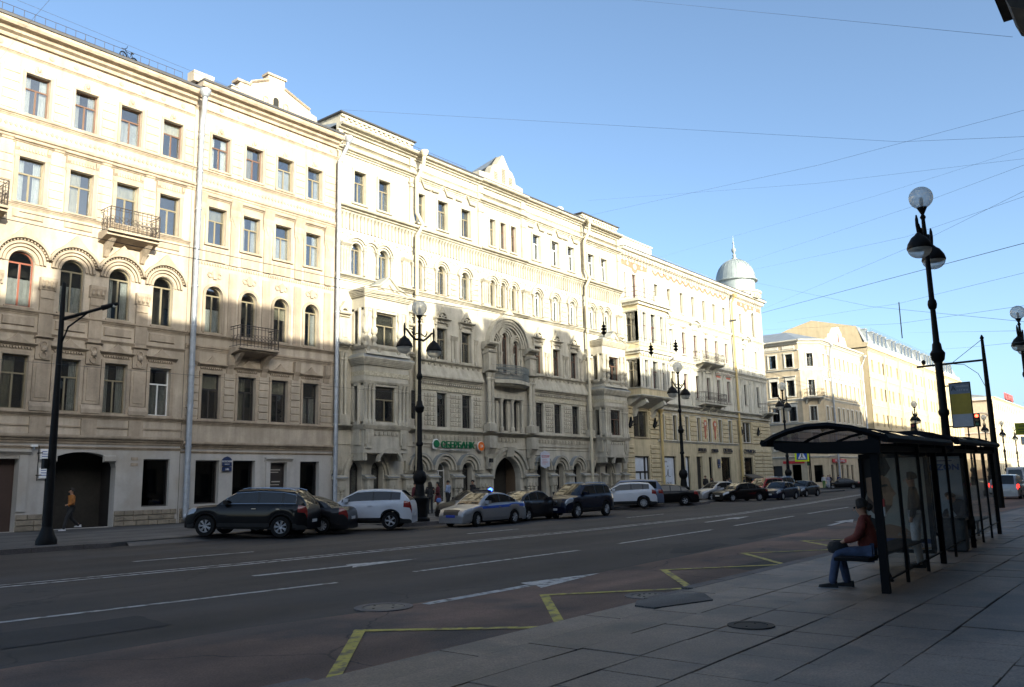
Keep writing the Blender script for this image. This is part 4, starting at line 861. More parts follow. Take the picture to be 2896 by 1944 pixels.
# ---- oriels
def oriel(u0, u1, lab):
    D = 1.1; c = (u0+u1)/2; hw = (u1-u0)/2
    def ring_(z0, z1, ex, name='oriel_moulding', par=None):
        m = MB(); n_ = 5
        for k in range(n_):
            f0, f1 = k/n_, (k+1)/n_; e_ = ex*(f1**.7); m.box(-hw-e_, hw+e_, z0+(z1-z0)*f0, z0+(z1-z0)*f1, -.02, D+e_)
        return m
    o = B.put('oriel', MB().box(-hw, hw, 7.28, 8.3, 0, D), S2, c)
    def ch(name, mb, m=S2T, **k): return link(name, mb.mesh(name, m, k.get('smooth')), o)
    ch('oriel_base', MB().box(-hw+.05, hw-.05, 3.4, 4.75, 0, D-.05), S2); ch('oriel_apron', MB().prof(-hw+.03, hw-.03, [(0, 8.9), (D+.22, 8.9), (D, 9.25), (0, 9.25)]), S2); ch('oriel_head', MB().box(-hw, hw, 11.55, 12.25, 0, D), S2)
    ch('base_moulding', ring_(4.7, 4.98, .16)); ch('entablature', ring_(8.3, 8.72, .26)); ch('sill_course', ring_(9.2, 9.36, .12)); ch('cornice', ring_(12.2, 12.6, .28)); ch('architrave', ring_(7.28, 7.42, .06))
    ch('frieze_panel', MB().box(-hw-.02, hw+.02, 7.7, 7.95, 0, D+.03), CARV)
    ch('slope', MB().add([(-hw-.26, -D-.26, 8.72), (hw+.26, -D-.26, 8.72), (hw, -D, 8.95), (-hw, -D, 8.95), (-hw-.26, 0, 8.72), (-hw, 0, 8.95), (hw+.26, 0, 8.72), (hw, 0, 8.95)], [(0, 1, 2, 3), (4, 0, 3, 5), (1, 6, 7, 2)]), TIN)
    # corner piers and columns on both floors, set round real openings
    for z0, z1, tag_ in ((4.98, 7.28, 'lo'), (9.36, 11.55, 'up')):
        m = MB(); m.box(-hw, -hw+.42, z0, z1, D-.42, D-.06).box(hw-.42, hw, z0, z1, D-.42, D-.06).box(-hw, -hw+.3, z0, z1, -.02, .2).box(hw-.3, hw, z0, z1, -.02, .2).box(-hw, hw, z0-.02, z0+.16, 0, D-.04).box(-hw, hw, z1-.14, z1, 0, D-.04)
        if tag_ == 'lo': m.box(-hw+.3, -.78, z0, z1, D-.3, D-.1).box(.72, hw-.3, z0, z1, D-.3, D-.1)
        else: m.box(-hw+.3, -.86, z0, z1, D-.3, D-.1).box(.8, hw-.3, z0, z1, D-.3, D-.1)
        ch('oriel_wall', m, S2)
        h = z1-z0
        for s in (-1, 1):
            us_ = (hw-.12, hw-.4, hw-.68) if tag_ == 'lo' else (hw-.12, hw-.72)
            for u in us_:
                if tag_ == 'lo': pr = [(.15, z0), (.15, z0+.25), (.1, z0+.32), (.1, z1-.4), (.14, z1-.32), (.1, z1-.28), (.16, z1-.02)]
                else: pr = [(.17, z0), (.17, z0+.12), (.1, z0+.22), (.18, z0+.45), (.1, z0+.66), (.19, z0+.8), (.19, z0+1.05), (.1, z0+1.15), (.1, z1-.55), (.16, z1-.45), (.12, z1-.3), (.17, z1-.02)]
                link('column', MB().lathe(s*u, D, pr, 10).mesh('column', S2T, 50), o)
            link('column', MB().lathe(s*(hw), D*.62, [(.13, z0), (.1, z0+.3), (.1, z1-.3), (.14, z1-.02)], 8).mesh('column', S2T, 50), o)
        link('window_frame', MB().box(-.78, .78, z0+.16, z0+.22, D-.3, D-.22).box(-.78, .78, z1-.22, z1-.14, D-.3, D-.22).box(-.03, .03, z0+.2, z1-.9, D-.3, D-.22).box(-.78, .78, z1-.9, z1-.84, D-.3, D-.22).box(-.8, -.74, z0+.16, z1-.14, D-.3, D-.22).box(.68, .74, z0+.16, z1-.14, D-.3, D-.22).mesh('window_frame', OLIVE if u0 < 40 else BROWN), o)
        for q in ((-.74, -.03), (.03, .68)): link('pane', MB().poly([(q[0], z0+.22), (q[1], z0+.22), (q[1], z1-.9), (q[0], z1-.9)], D-.27, D-.26).mesh('pane', GLS), o)
        link('pane', MB().poly([(-.74, z1-.84), (.68, z1-.84), (.68, z1-.22), (-.74, z1-.22)], D-.27, D-.26).mesh('pane', GLS), o)
        for s in (-1, 1):
            link('side_pane', MB().add([(s*(hw-.15), -.2, z0+.16), (s*(hw-.15), -.68, z0+.16), (s*(hw-.15), -.68, z1-.14), (s*(hw-.15), -.2, z1-.14)], [(0, 1, 2, 3)]).mesh('side_pane', GLS), o)
        if u0 < 40 and tag_ == 'up': link('curtain', MB().box(-.72, .66, z0+.2, z1-.3, D-.42, D-.4).mesh('curtain', CURT2), o)
    ch('back_wall', MB().box(-hw+.1, hw-.1, 4.9, 11.6, -.01, .03), ROOM)
    # carved drops and stud row on the base
    for u in (-hw+.38, hw-.38): ch('carved_pendant', MB().box(u-.3, u+.3, 3.85, 4.7, D-.1, D+.06).box(u-.16, u+.16, 3.95, 4.5, D+.06, D+.1).box(u-.2, u+.2, 3.65, 3.85, D-.1, D+.05), S2T)
    link('carved_pendant', MB().box(-hw-.08, -hw+.05, 3.85, 4.7, .35, .85).mesh('carved_pendant', S2T), o)
    for u in spaced(-hw+.75, hw-.75, .28): link('stud', MB().box(u-.08, u+.08, 4.4, 4.58, D-.05, D+.03).mesh('stud', S2T), o)
    for u in (-hw+.2, -hw+1.0, hw-.9, hw-.2): ch('bracket', MB().prof(u-.1, u+.1, [(D-.1, 8.95), (D+.12, 9.0), (D+.2, 9.3), (D-.1, 9.3)]))
    ch('under_arch', MB().ring(.35, 2.95, .78, .95, D-.25, D-.03, 0, PI, 14, .8).box(-hw+.05, -hw+.35, 3.0, 3.42, 0, D-.1).box(hw-.35, hw-.05, 3.0, 3.42, 0, D-.1))
    # gable roof with kokoshnik
    g_ = [(-hw-.1, 12.6), (-hw*.75, 12.75), (-hw*.4, 12.9), (.0, 13.5), (hw*.4, 12.95), (hw*.75, 12.75), (hw+.1, 12.6)]
    ch('kokoshnik', MB().poly(g_, D-.1, D+.12).tube([(a_*1.02, -D-.16, b_+.03) for a_, b_ in g_], .06, 5))
    ch('zigzag', MB().tube([(-hw*.5, -D-.16, 12.7), (-hw*.32, -D-.16, 12.78), (-hw*.22, -D-.16, 12.7), (0, -D-.16, 13.1), (hw*.22, -D-.16, 12.7), (hw*.32, -D-.16, 12.78), (hw*.5, -D-.16, 12.7)], .04, 4))
    rf = MB(); n_ = len(g_); rf.add([(a_*1.04, -D-.18, b_+.08) for a_, b_ in g_]+[(a_*1.04, .0, b_+.05) for a_, b_ in g_], [(i, i+1, n_+i+1, n_+i) for i in range(n_-1)])
    ch('oriel_roof', rf, TIN)
    return o
oriel(30.22, 33.62, 1); oriel(54.7, 58.15, 2)
for u0_ in (29.5, 34.4, 53.95, 58.8):
    B.put('paired_columns', MB().lathe(-.13, .2, [(.13, 5.5), (.1, 5.6), (.1, 8.5), (.14, 8.6), (.1, 8.7), (.16, 9.0)], 10).lathe(.16, .2, [(.13, 5.5), (.1, 5.6), (.1, 8.5), (.14, 8.6), (.1, 8.7), (.16, 9.0)], 10).box(-.35, .38, 4.98, 5.5, 0, .4).prof(-.4, .42, cor(9.2, 9.5, .42)).box(-.36, .38, 9.5, 10.9, 0, .26).block(-.18, .2, 9.8, 10.4, .3, .03).prof(-.4, .42, cor(10.9, 11.3, .42)).ring(0, 11.3, .18, .36, 0, .3, .1, PI-.1, 12, 1, .25), S2T, u0_)
# ---- signs
bsn = thing('bank_sign', 'green raised bank lettering with green emblem and orange round sign over the arcade', 'sign', (36.5*K, 35.8*K, 3.8*K), 0, None, K)
GRN = mat('sign_green', (.005, .14, .055), .35); ORG = mat('sign_orange', (.75, .16, .02), .4)
text('СБЕРБАНК', .56, GRN, bsn, (.66, -.1, .04), 0, .04, 'LEFT', .012, 1.03)
link('backing', MB().poly([(-.02, .0), (.3, -.06), (.52, .15), (.56, .4), (.36, .58), (.1, .56), (-.04, .3)], .0, .06).mesh('backing', WHITE), bsn)
link('emblem', MB().ring(.26, .27, .001, .24, .06, .12, 0, 2*PI, 18).mesh('emblem', GRN), bsn); link('underline', MB().box(.62, 3.4, -.08, -.05, 0, .06).mesh('underline', WHITE), bsn)
rs = link('round_sign', MB().ring(4.45, .2, .001, .29, 0, .1, 0, 2*PI, 20).mesh('round_sign', ORG), bsn); text('24', .26, WHITE, rs, (4.45, -.115, .12)); link('white_rim', MB().ring(4.45, .2, .29, .33, 0, .06, 0, 2*PI, 20).mesh('white_rim', WHITE), rs)
vs_ = thing('hanging_sign', 'white shaped plate with red heading hanging beside the arched gate', 'sign', (46.75*K, 35.3*K, 2.55*K), 0, None, K)
link('plate', MB().poly([(0, .15), (.25, .1), (.5, 0), (.75, .1), (1.05, .15), (1.05, 1.1), (.9, 1.12), (.5, 1.25), (.15, 1.12), (0, 1.1)], 0, .05).mesh('plate', mat('plate_pale', (.5, .52, .6), .5)), vs_)
SRED = mat('sign_red', (.5, .03, .03), .5)
text('ГАСТРОНОМ', .15, SRED, vs_, (.52, -.06, .82), 0, .004, sx=1.0); link('text_line', MB().box(.1, .95, .74, .77, .05, .055).box(.15, .7, .6, .62, .05, .055).box(.15, .9, .5, .52, .05, .055).box(.15, .8, .4, .42, .05, .055).box(.15, .6, .3, .32, .05, .055).mesh('text_line', SRED), vs_)
link('arm', MB().tube([(0, .7, .9), (0, 0, .9)], .02, 4).tube([(0, .7, .4), (0, 0, .4)], .02, 4).mesh('arm', IRON), vs_)
fl_ = thing('floodlight', 'small black floodlight on the pier left of the gate', 'lamp', (41.45*K, 35.5*K, 2.95*K), 0, None, K); link('housing', MB().box(0, .25, 0, .26, 0, .16).mesh('housing', BLACK), fl_); link('bracket', MB().tube([(.25, 0, .1), (.42, .1, .25)], .02, 4).mesh('bracket', BLACK), fl_)
# ================================================================ building 3: yellow house with oriel and dome
B = Site('corner_house', 'yellow and white house with terracotta frieze, box oriel and silver dome on the corner', 'building', 59.6, 36)
U0, U1 = 59.5, 90.4
MC = [68.32, 70.8, 73.2, 75.58, 77.9, 80.25]; hs = []; WN = []
def W_(c, z0, z1, w_, a=False, **k): hs.append(hole(c, z0, z1, w_, a)); WN.append((c, z0, z1, w_, a, k))
DKR = mat('frame_maroon', (.10, .03, .025), .6)
W_(62.1, 17.0, 19.5, .7, fm=DKR, style='2x'); W_(60.5, 17.3, 19.45, .3, fm=DKR, style='plain'); W_(63.8, 17.3, 19.45, .3, fm=DKR, style='plain')
W_(65.88, 17.35, 19.33, .7, fm=OLIVE, style='2x')
for c in MC: 
    W_(c, 17.2, 19.25, .7, fm=OLIVE, style='2x', curt=random.choice([-1, -1, 3])); W_(c, 13.3, 15.42, .75, fm=WFR if c < 69 else DKR, style='T', curt=random.choice([-1, 0, 3])); W_(c, 9.22, 11.43, .74, fm=DKR if c > 70 else OLIVE, style='T', curt=-1)
for c in (65.75, 68.15, 70.53, 72.93, 75.27, 77.6, 79.95): W_(c, 5.1, 7.36, .68, fm=DFR, curt=-1)
for c in (84.55, 87.9): W_(c, 17.15, 19.22 if c < 86 else 19.85, .65 if c < 86 else .8, c > 86, fm=OLIVE); W_(c, 13.28, 15.37, .6, fm=OLIVE); W_(c, 9.24, 11.45, .65, fm=DFR)
W_(84.3, 5.25, 7.4, 2.2, fm=WFR, style='2x', curt=-1); W_(62.05, 5.2, 7.45, 2.4, fm=OLIVE, style='2x', curt=-1)
for u0, u1, z0, z1, w in ((60.85, 63.3, .5, 3.6, 0), (65.5, 68.08, .5, 3.65, 0), (69.9, 70.8, .5, 3.68, 0), (72.15, 73.35, .14, 3.68, 0), (74.75, 75.5, .6, 3.68, 0), (77.5, 79.7, .5, 3.68, 0), (83.0, 85.25, .3, 3.71, 0)): hs.append(('r', u0, u1, z0, z1))
wall(B, 'upper_wall', U0, U1, [8.0, 12.4, 16.4, 21.4], [h for h in hs if h[3] > 8], S3W); wall(B, 'lower_wall', U0, U1, [.1, 4.6, 8.0], [h for h in hs if h[3] < 8], S3, .3)
for c, z0, z1, w_, a, k in WN: win(B, c, z0, z1, w_, a, **k)
B.put('building_body', MB().box(U0, U1, .1, 21.0, -13, -1.31).box(U1-.3, U1, .1, 21.4, -13, -.3), S3); B.put('roof', MB().prof(U0, U1, [(.1, 21.4), (.1, 21.46), (-5, 22.2), (-13, 21.46), (-13, 21.4)]), TIN)
B.put('cornice', MB().prof(U0, U1+.3, cor(20.95, 21.5, .6)), S3W); B.put('string_course', MB().prof(U0, U1, cor(16.35, 16.62, .25)), S3W); B.put('string_course', MB().prof(U0, U1, cor(12.2, 12.6, .3)), S3W)
B.put('string_course', MB().prof(65.2, U1, cor(8.0, 8.4, .45)), S3W); B.put('sill_course', MB().prof(64.9, 81.6, cor(4.85, 5.07, .16)), S3W); B.put('string_course', MB().prof(65.2, U1, cor(7.5, 7.62, .1)), S3W)
B.put('gutter', MB().box(U0, U1, 21.5, 21.58, -.2, .64), TINB)
dm = MB()
for i in range(int((U1-U0)/.52)):
    u = U0+.2+i*.52; dm.prof(u-.13, u+.13, [(0, 20.5), (.1, 20.52), (.2, 20.75), (.5, 20.82), (.52, 20.98), (0, 20.98)])
for i in range(int((U1-65.2)/.24)):
    u = 65.3+i*.24; dm.box(u-.07, u+.07, 7.78, 7.95, 0, .28)
for i in range(int((U1-65.2)/.34)):
    u = 65.3+i*.34; dm.box(u-.08, u+.08, 12.05, 12.2, 0, .2)
B.put('modillions', dm, S3W, kind='stuff')
rr = MB()                                    # terracotta relief: swags and two large cartouches
for i in range(int((81.8-65.6)/1.2)):
    u = 65.9+i*1.2
    rr.ring(u, 20.5, .30, .54, 0, .05, PI*1.04, PI*1.96, 8, .8); rr.poly([(u+.5, 20.5), (u+.62, 20.3), (u+.72, 20.5), (u+.62, 20.62)], 0, .05)
for u in (62.2, 86.0):
    rr.poly([(u-2.2, 20.1), (u-.5, 20.0), (u-.35, 19.75), (u, 19.6), (u+.35, 19.75), (u+.5, 20.0), (u+2.2, 20.1), (u+2.2, 20.5), (u+.5, 20.55), (u+.3, 20.8), (u-.3, 20.8), (u-.5, 20.55), (u-2.2, 20.5)], 0, .03)
rr.poly([(88.9, 20.1), (90.1, 20.1), (90.1, 20.5), (88.9, 20.5)], 0, .03)
B.put('terracotta_frieze', rr, S3R)
for u in (62.2, 86.0): B.put('medallion', MB().ring(u, 20.2, .01, .26, .03, .08, 0, 2*PI, 12).ring(u-1.2, 20.3, .05, .16, .03, .06, 0, 2*PI, 8).ring(u+1.2, 20.3, .05, .16, .03, .06, 0, 2*PI, 8), S3W)
for c, z in ((70.8, 16.0), (75.58, 16.0), (77.9, 16.0), (68.3, 15.95)): B.put('relief_wreath', MB().ring(c, z-.0, .16, .3, 0, .05, PI, 2*PI, 8), S3R)
# trim round the windows
for c in MC+[65.88]: B.put('window_surround', surround(.7, 2.05, .1, .05), S3W, c, 17.2)
for c in MC: B.put('window_surround', surround(.75, 2.12, .14, .07, head='cornice'), S3W, c, 13.3); B.put('window_surround', surround(.74, 2.21, .14, .07, head='cornice'), S3W, c, 9.22)
for c in (84.55, 87.9): B.put('window_surround', surround(.62, 2.1, .12, .06, head='cornice'), S3W, c, 13.28)
for c in (65.75, 68.15, 70.53, 72.93, 75.27, 77.6, 79.95): B.put('window_surround', surround(.68, 2.26, .13, .07), S3W, c, 5.1)
for c in (77.9, 80.25): B.put('terracotta_head', MB().poly([(-.5, .1), (.5, .1), (.42, .5), (.2, .62), (.25, .95), (0, 1.1), (-.25, .95), (-.2, .62), (-.42, .5)], 0, .07), S3R, c, 11.55); B.put('medallion', MB().ring(0, .75, .01, .16, .07, .12, 0, 2*PI, 10), S3W, c, 11.55)
for c in (74.25+.05, 76.45): 
    B.put('terracotta_drop', MB().ring(0, 1.55, .18, .38, 0, .06, 0, 2*PI, 12).poly([(-.3, 1.2), (.3, 1.2), (.12, .8), (.1, .45), (.16, .3), (0, .05), (-.16, .3), (-.1, .45), (-.12, .8)], 0, .05), S3R, c, 5.3); B.put('medallion', MB().ring(0, 1.55, .01, .18, 0, .08, 0, 2*PI, 12), S3W, c, 5.3)
def segped(c, z, w_): B.put('segmental_pediment', MB().ring(c, z-.5, w_*.8, w_*.98, 0, .35, .5, PI-.5, 14, .9).ring(c, z-.5, w_*.66, w_*.72, 0, .2, .5, PI-.5, 14, .9), S3W)
for c, w_ in ((66.9, 1.5), (73.2, 1.4), (85.4, 1.3)): segped(c, 16.35, w_)
# pilasters on wings
for u in (69.55, 72.0, 74.4, 76.75, 79.1, 81.5, 83.4, 83.8, 85.4, 85.8, 86.8, 87.2, 89.0, 89.4):
    B.put('pilaster', MB().box(-.13, .13, 8.5, 11.7, 0, .09).prof(-.18, .18, [(0, 11.5), (.1, 11.55), (.2, 11.9), (0, 11.95)]), S3W, u)
    if u > 83: B.put('pilaster', MB().box(-.13, .13, 12.7, 15.7, 0, .09).prof(-.18, .18, [(0, 15.5), (.1, 15.55), (.2, 15.9), (0, 15.95)]), S3W, u)
# rusticated blocks, each a piece, white-edged yellow
blk = {}
def rust(a_, b_, z0, z1, n):
    h = (z1-z0)/n
    for i in range(n):
        k = round(b_-a_, 2), round(h, 3)
        if k not in blk: blk[k] = MB().block(0, b_-a_, .02, h-.02, .10, .05).mesh('rusticated_block', S3)
        B.put('rusticated_block', blk[k], None, a_, z0+h*i)
for a_, b_ in ((59.55, 60.7), (63.45, 65.1)): rust(a_, b_, .6, 4.6, 10); rust(a_, b_, 5.1, 7.9, 7)
for a_, b_ in ((66.3, 67.65), (68.7, 70.05), (71.1, 72.45), (73.45, 74.0), (74.6, 74.8), (76.9, 77.15), (78.15, 79.5), (80.45, 81.6)): rust(a_, b_, 5.15, 7.3, 5)
for a_, b_ in ((81.95, 82.9), (85.5, 87.6), (87.65, 90.4)): rust(a_, b_, .6, 4.6, 10); rust(a_, b_, 5.1, 7.4, 6)
for a_, b_ in ((59.5, 60.85), (63.3, 65.5), (68.08, 69.9), (70.8, 72.15), (73.35, 74.75), (75.5, 77.5), (79.7, 83.0), (85.25, 90.4)):
    x = a_
    while x < b_-.2:
        L = min(.95, b_-x); B.put('plinth_slab', MB().block(.01, L-.01, .12, .55 if x < 86 else .6, .07, .02), mat('granite_brown', (.16, .10, .08), .7, var=.2, rnd=.15), x); x += L
# shop fronts
POST = mat('poster_pale', (.55, .60, .68), .5); BLKF = mat('shopframe_black', (.015, .015, .017), .4); SHOPIN = mat('shop_interior', (.16, .12, .08), .9, var=.5, vscale=2)
def shop(u0, u1, z0, z1, kind):
    c = (u0+u1)/2; w_ = u1-u0; m = MB()
    for q in ((0, .09), (w_-.09, w_)): m.box(q[0], q[1], z0, z1, -.25, -.15)
    m.box(.09, w_-.09, z1-.09, z1, -.25, -.15).box(.09, w_-.09, z0, z0+.09, -.25, -.15)
    if kind == 'door2': m.box(.09, w_-.09, 2.2, 2.34, -.25, -.15); m.box(w_*.42, w_*.46, z0, 2.2, -.25, -.15).box(w_*.72, w_*.8, z0, z1, -.25, -.15)
    f = B.put('shop_front', m, BLKF, u0)
    if kind in ('poster', 'door2'): link('poster_panel', MB().box(.1, w_-.1, z0+.1, z1-.1, -.24, -.22).mesh('poster_panel', POST), f)
    else: link('pane', MB().box(.09, w_-.09, z0+.09, z1-.09, -.22, -.21).mesh('pane', GLD), f); link('interior', MB().box(0, w_, z0, z1, -1.0, -.95).mesh('interior', SHOPIN), f)
    return f
LAMPM = mat('shop_lamp', (1, .75, .4), .5, emit=6)
INK = mat('ink', (.03, .03, .04), .6)
shop(60.85, 63.3, .5, 3.6, 'door2')
pf = shop(65.5, 68.08, .5, 3.65, 'poster'); text('LENE', .42, INK, pf, (1.3, .205, 1.05), ext=.003, sx=1.3); text('ЛЕНА', .2, INK, pf, (1.0, .205, 3.1), ext=.003)
link('logo', MB().tube([(.75, .2, 1.8), (1.2, .2, 2.0), (1.35, .2, 2.5), (1.35, .2, 1.9), (1.75, .2, 1.85)], .025, 4).ring(1.35, 2.75, .01, .06, -.22, -.2, 0, 2*PI, 8).mesh('logo', INK), pf)
link('printed_figure', MB().box(.2, .45, .9, 2.1, -.22, -.215).lathe(.32, -.215, [(.02, 2.1), (.1, 2.2), (.1, 2.32), (.02, 2.4)], 8).mesh('printed_figure', mat('print_dark', (.08, .07, .07), .8)), pf)
shop(69.9, 70.8, .5, 3.68, 'poster')
shop(77.5, 79.7, .5, 3.68, 'w'); shop(74.75, 75.5, .6, 3.68, 'w'); shop(83.0, 85.25, .3, 3.71, 'w')
B.put('entrance_door', MB().box(72.15, 73.35, .14, 3.68, -.3, -.25).box(72.15, 73.35, 2.7, 2.8, -.25, -.2), BLKF)
for u in (77.8, 78.4, 79.0, 83.3, 84.0): 
    l_ = thing('shop_lamp', {77.8: 'leftmost warm spotlight inside the lit shop window of the yellow house', 78.4: 'middle warm spotlight inside the lit shop window of the yellow house', 79.0: 'right warm spotlight inside the lit shop window of the yellow house', 83.3: 'left warm spotlight over the corner shop door', 84.0: 'right warm spotlight over the corner shop door'}[u], 'lamp', (u*K, 36.7*K, 3.2*K), 0, 'spotlights behind the shop windows', K); link('bulb', MB().lathe(0, 0, [(.02, -.07), (.07, 0), (.02, .07)], 8).mesh('bulb', LAMPM), l_)
B.put('door_canopy', MB().prof(82.6, 85.6, [(0, 1.75), (.9, 1.5), (.9, 1.62), (0, 1.95)]), mat('canopy_brown', (.10, .08, .06), .7))
for s_, u, w_, hgt in (('АПТЕКА', 73.3, 1.6, .42), ('ОПТИКА', 76.0, 1.3, .38), ('ОБУВЬ', 79.0, 2.0, .5), ('СУМКИ', 84.3, 2.6, .5)):
    t_ = thing('shop_sign', {'АПТЕКА': 'raised black lettering over the dark entrance door of the yellow house', 'ОПТИКА': 'raised black lettering over the narrow window of the yellow house', 'ОБУВЬ': 'raised black lettering over the lit shop window of the yellow house', 'СУМКИ': 'black lettering panel over the corner shop door of the yellow house'}[s_], 'sign', (u*K, 35.95*K, 4.1*K), 0, None, K)
    link('panel', MB().box(-w_/2, w_/2, -.03, .0, 0, .05).box(-w_/2, w_/2, hgt*.78, hgt*.8+.03, 0, .05).mesh('panel', INK), t_); text(s_, hgt, INK, t_, (0, -.06, .05), ext=.03, sx=w_/(len(s_)*hgt*.62))
sp = thing('street_plate', 'dark blue number plates beside the narrow window of the yellow house', 'sign', (76.5*K, 35.93*K, 2.6*K), 0, None, K)
link('name_plate', MB().box(0, .55, .35, .85, 0, .04).mesh('name_plate', NAVY), sp); link('number_plate', MB().box(0, .55, 0, .28, 0, .04).mesh('number_plate', NAVY), sp); text('102', .24, WHITE, sp, (.27, -.045, .05))
# black bird brackets
bird = MB().poly([(-.1, 0), (.25, .35), (.45, .65), (.2, .6), (.1, .95), (-.1, .55), (-.3, .2)], 0, .12)
for u, z in ((60.1, 5.9), (64.2, 6.0), (82.4, 5.9), (86.8, 6.0)):
    g_ = thing('griffin_bracket', {60.1: 'black bird bracket left of the wide window under the oriel', 64.2: 'black bird bracket right of the wide window under the oriel', 82.4: 'black bird bracket beside the ochre downpipe', 86.8: 'black bird bracket nearest the street corner'}[u], 'ornament', (u*K, 35.88*K, z*K), 0, None, K)
    link('figure', bird.mesh('figure', IRON), g_); link('arm', MB().tube([(0, 0, .1), (.1, -.4, .3)], .03, 5).mesh('arm', IRON), g_)
# box oriel over two floors
D = 1.45; a0, a1 = 59.9, 65.0; c = (a0+a1)/2; hw = (a1-a0)/2
o = B.put('oriel', MB().box(-hw, hw, 8.6, 9.2, 0, D).box(-hw, hw, 11.6, 13.1, 0, D).box(-hw, hw, 15.7, 16.3, 0, D), S3, c)
def ch(name, mb, m=S3W): return link(name, mb.mesh(name, m), o)
for z0, z1, e in ((8.45, 8.62, .22), (12.1, 12.5, .3), (11.6, 11.75, .12), (15.7, 15.85, .12), (16.3, 16.75, .4), (9.15, 9.25, .08), (13.05, 13.15, .08)): ch('oriel_moulding', MB().box(-hw-e, hw+e, z0+(z1-z0)*.5, z1, -.02, D+e).box(-hw-e*.5, hw+e*.5, z0, z0+(z1-z0)*.5, -.02, D+e*.5))
for z0, z1 in ((9.2, 11.6), (13.1, 15.7)):
    for u in (-hw+.15, -hw+.6, -1.05, -.6, .6, 1.05, hw-.6, hw-.15): ch('pilaster', MB().box(u-.15, u+.15, z0, z1, D-.3, D+.04))
    for u0_, u1_ in ((-1.05, -.6), (.6, 1.05)): ch('oriel_wall', MB().box(u0_, u1_, z0, z1, D-.25, D-.02), S3)
    for s in (-1, 1):
        for dq in ((.0, .25), (D-.3, D)): ch('side_pier', MB().box(s*hw-(.3 if s > 0 else 0), s*hw+(0 if s > 0 else .3), z0, z1, dq[0], dq[1]))
        link('side_pane', MB().add([(s*(hw-.12), -.25, z0), (s*(hw-.12), -D+.3, z0), (s*(hw-.12), -D+.3, z1), (s*(hw-.12), -.25, z1)], [(0, 1, 2, 3)]).mesh('side_pane', GLS), o)
        ch('side_frame', MB().tube([(s*(hw-.1), -D/2, z0), (s*(hw-.1), -D/2, z1)], .03, 4).tube([(s*(hw-.1), -.25, z0+1.5), (s*(hw-.1), -D+.3, z0+1.5)], .03, 4), OLIVE)
    for q in ((-hw+.75, -1.2), (-.45, .45), (1.2, hw-.75)):
        link('pane', MB().poly([(q[0], z0+.05), (q[1], z0+.05), (q[1], z1-.05), (q[0], z1-.05)], D-.2, D-.19).mesh('pane', GLS), o); ch('window_frame', MB().box(q[0], q[1], z0+1.5, z0+1.56, D-.22, D-.14).box((q[0]+q[1])/2-.03, (q[0]+q[1])/2+.03, z0, z0+1.5, D-.22, D-.14), DKR)
ch('back_wall', MB().box(-hw+.2, hw-.2, 8.7, 16, -.01, .03), ROOM)
ch('underside', MB().prof(-hw+.05, hw-.05, [(0, 7.7), (.3, 7.85), (D*.6, 8.15), (D, 8.45), (0, 8.45)]), S3W)
for s in (-.6, .6): ch('bracket', MB().prof(hw*s-.2, hw*s+.2, [(0, 6.9), (.2, 6.95), (.35, 7.3), (.5, 7.6), (D*.8, 7.8), (D, 8.0), (D*.9, 8.35), (0, 8.4)]))
for i in range(12): ch('modillion', MB().box(-hw+.2+i*.43-.09, -hw+.2+i*.43+.09, 11.95, 12.1, D, D+.15))
tr = MB()
for z in (17.0, 17.4, 17.8): tr.tube([(-hw-.15, 0, z), (-hw-.15, -D-.15, z), (hw*.1, -D-.15, z)], .022, 4)
for i in range(9): tr.tube([(-hw-.15+i*.34, -D-.15, 16.75), (-hw-.15+i*.34, -D-.15, 17.8)], .015, 4)
for i in range(4): tr.tube([(-hw-.15, -D*i/4, 16.75), (-hw-.15, -D*i/4, 17.8)], .015, 4)
link('railing', tr.mesh('railing', IRONR), o); ch('parapet', MB().box(.3, hw+.1, 16.75, 17.4, D-.1, D+.2))
balcony(B, 75.0, 4.9, 12.45, 12.75, 1.1, 13.75, S3W, 3); balcony(B, 75.0, 4.9, 8.45, 8.75, 1.1, 9.8, S3W, 3); balcony(B, 89.0, 2.4, 8.4, 8.6, 1.2, 9.6, S3W, 2)
# attic at the left, rails, chimney
at = B.put('attic', MB().box(59.6, 65.6, 21.5, 22.6, -1.6, -.1), S3W); link('coping', MB().box(59.5, 65.7, 22.6, 22.72, -1.7, 0).mesh('coping', S3W), at)
roof_rail(B, 65.8, 80, 21.6, .75, -.5, mat('rail_blue', (.20, .24, .32), .6), .5)
chm = B.put('chimney', MB().box(76.6, 78.4, 21.6, 22.7, -3, -1.5), S3); link('chimney_cap', MB().prof(76.5, 78.5, [(-1.4, 22.7), (-3.1, 22.7), (-2.25, 23.1)]).mesh('chimney_cap', TIN), chm)
# corner tower with silver dome
SIL = mat('dome_zinc', (.27, .31, .32), .5, .3, var=.12, vscale=1.5)
tx, ty = 87.55, 37.55
def tw(name, prof, m, n=40, sm=30):
    o_ = link(name, MB().lathe(0, 0, prof, n).mesh(name, m, sm), B.root, Vector((tx, ty, 0))-B.org); return o_
tw('tower_cornice', [(2.35, 21.4), (2.45, 21.5), (2.6, 21.9), (2.75, 22.0), (2.75, 22.15), (2.2, 22.2)], S3W)
tw('tower_drum', [(2.1, 21.3), (2.1, 23.5), (2.15, 23.55)], SIL)
tw('dome_ring', [(2.1, 23.45), (2.42, 23.55), (2.42, 23.65), (2.2, 23.75)], SIL)
dome = tw('dome', [(2.2*math.cos(a)+.001, 23.7+2.55*math.sin(a)) for a in [i*PI/2/12 for i in range(13)]], SIL, 44)
dr_ = MB()
for k in range(26):
    a = 2*PI*k/26; dr_.tube([(2.21*math.cos(t)*math.cos(a), 2.21*math.cos(t)*math.sin(a), 23.7+2.56*math.sin(t)) for t in [i*PI/2/8 for i in range(8)]], .022, 3)
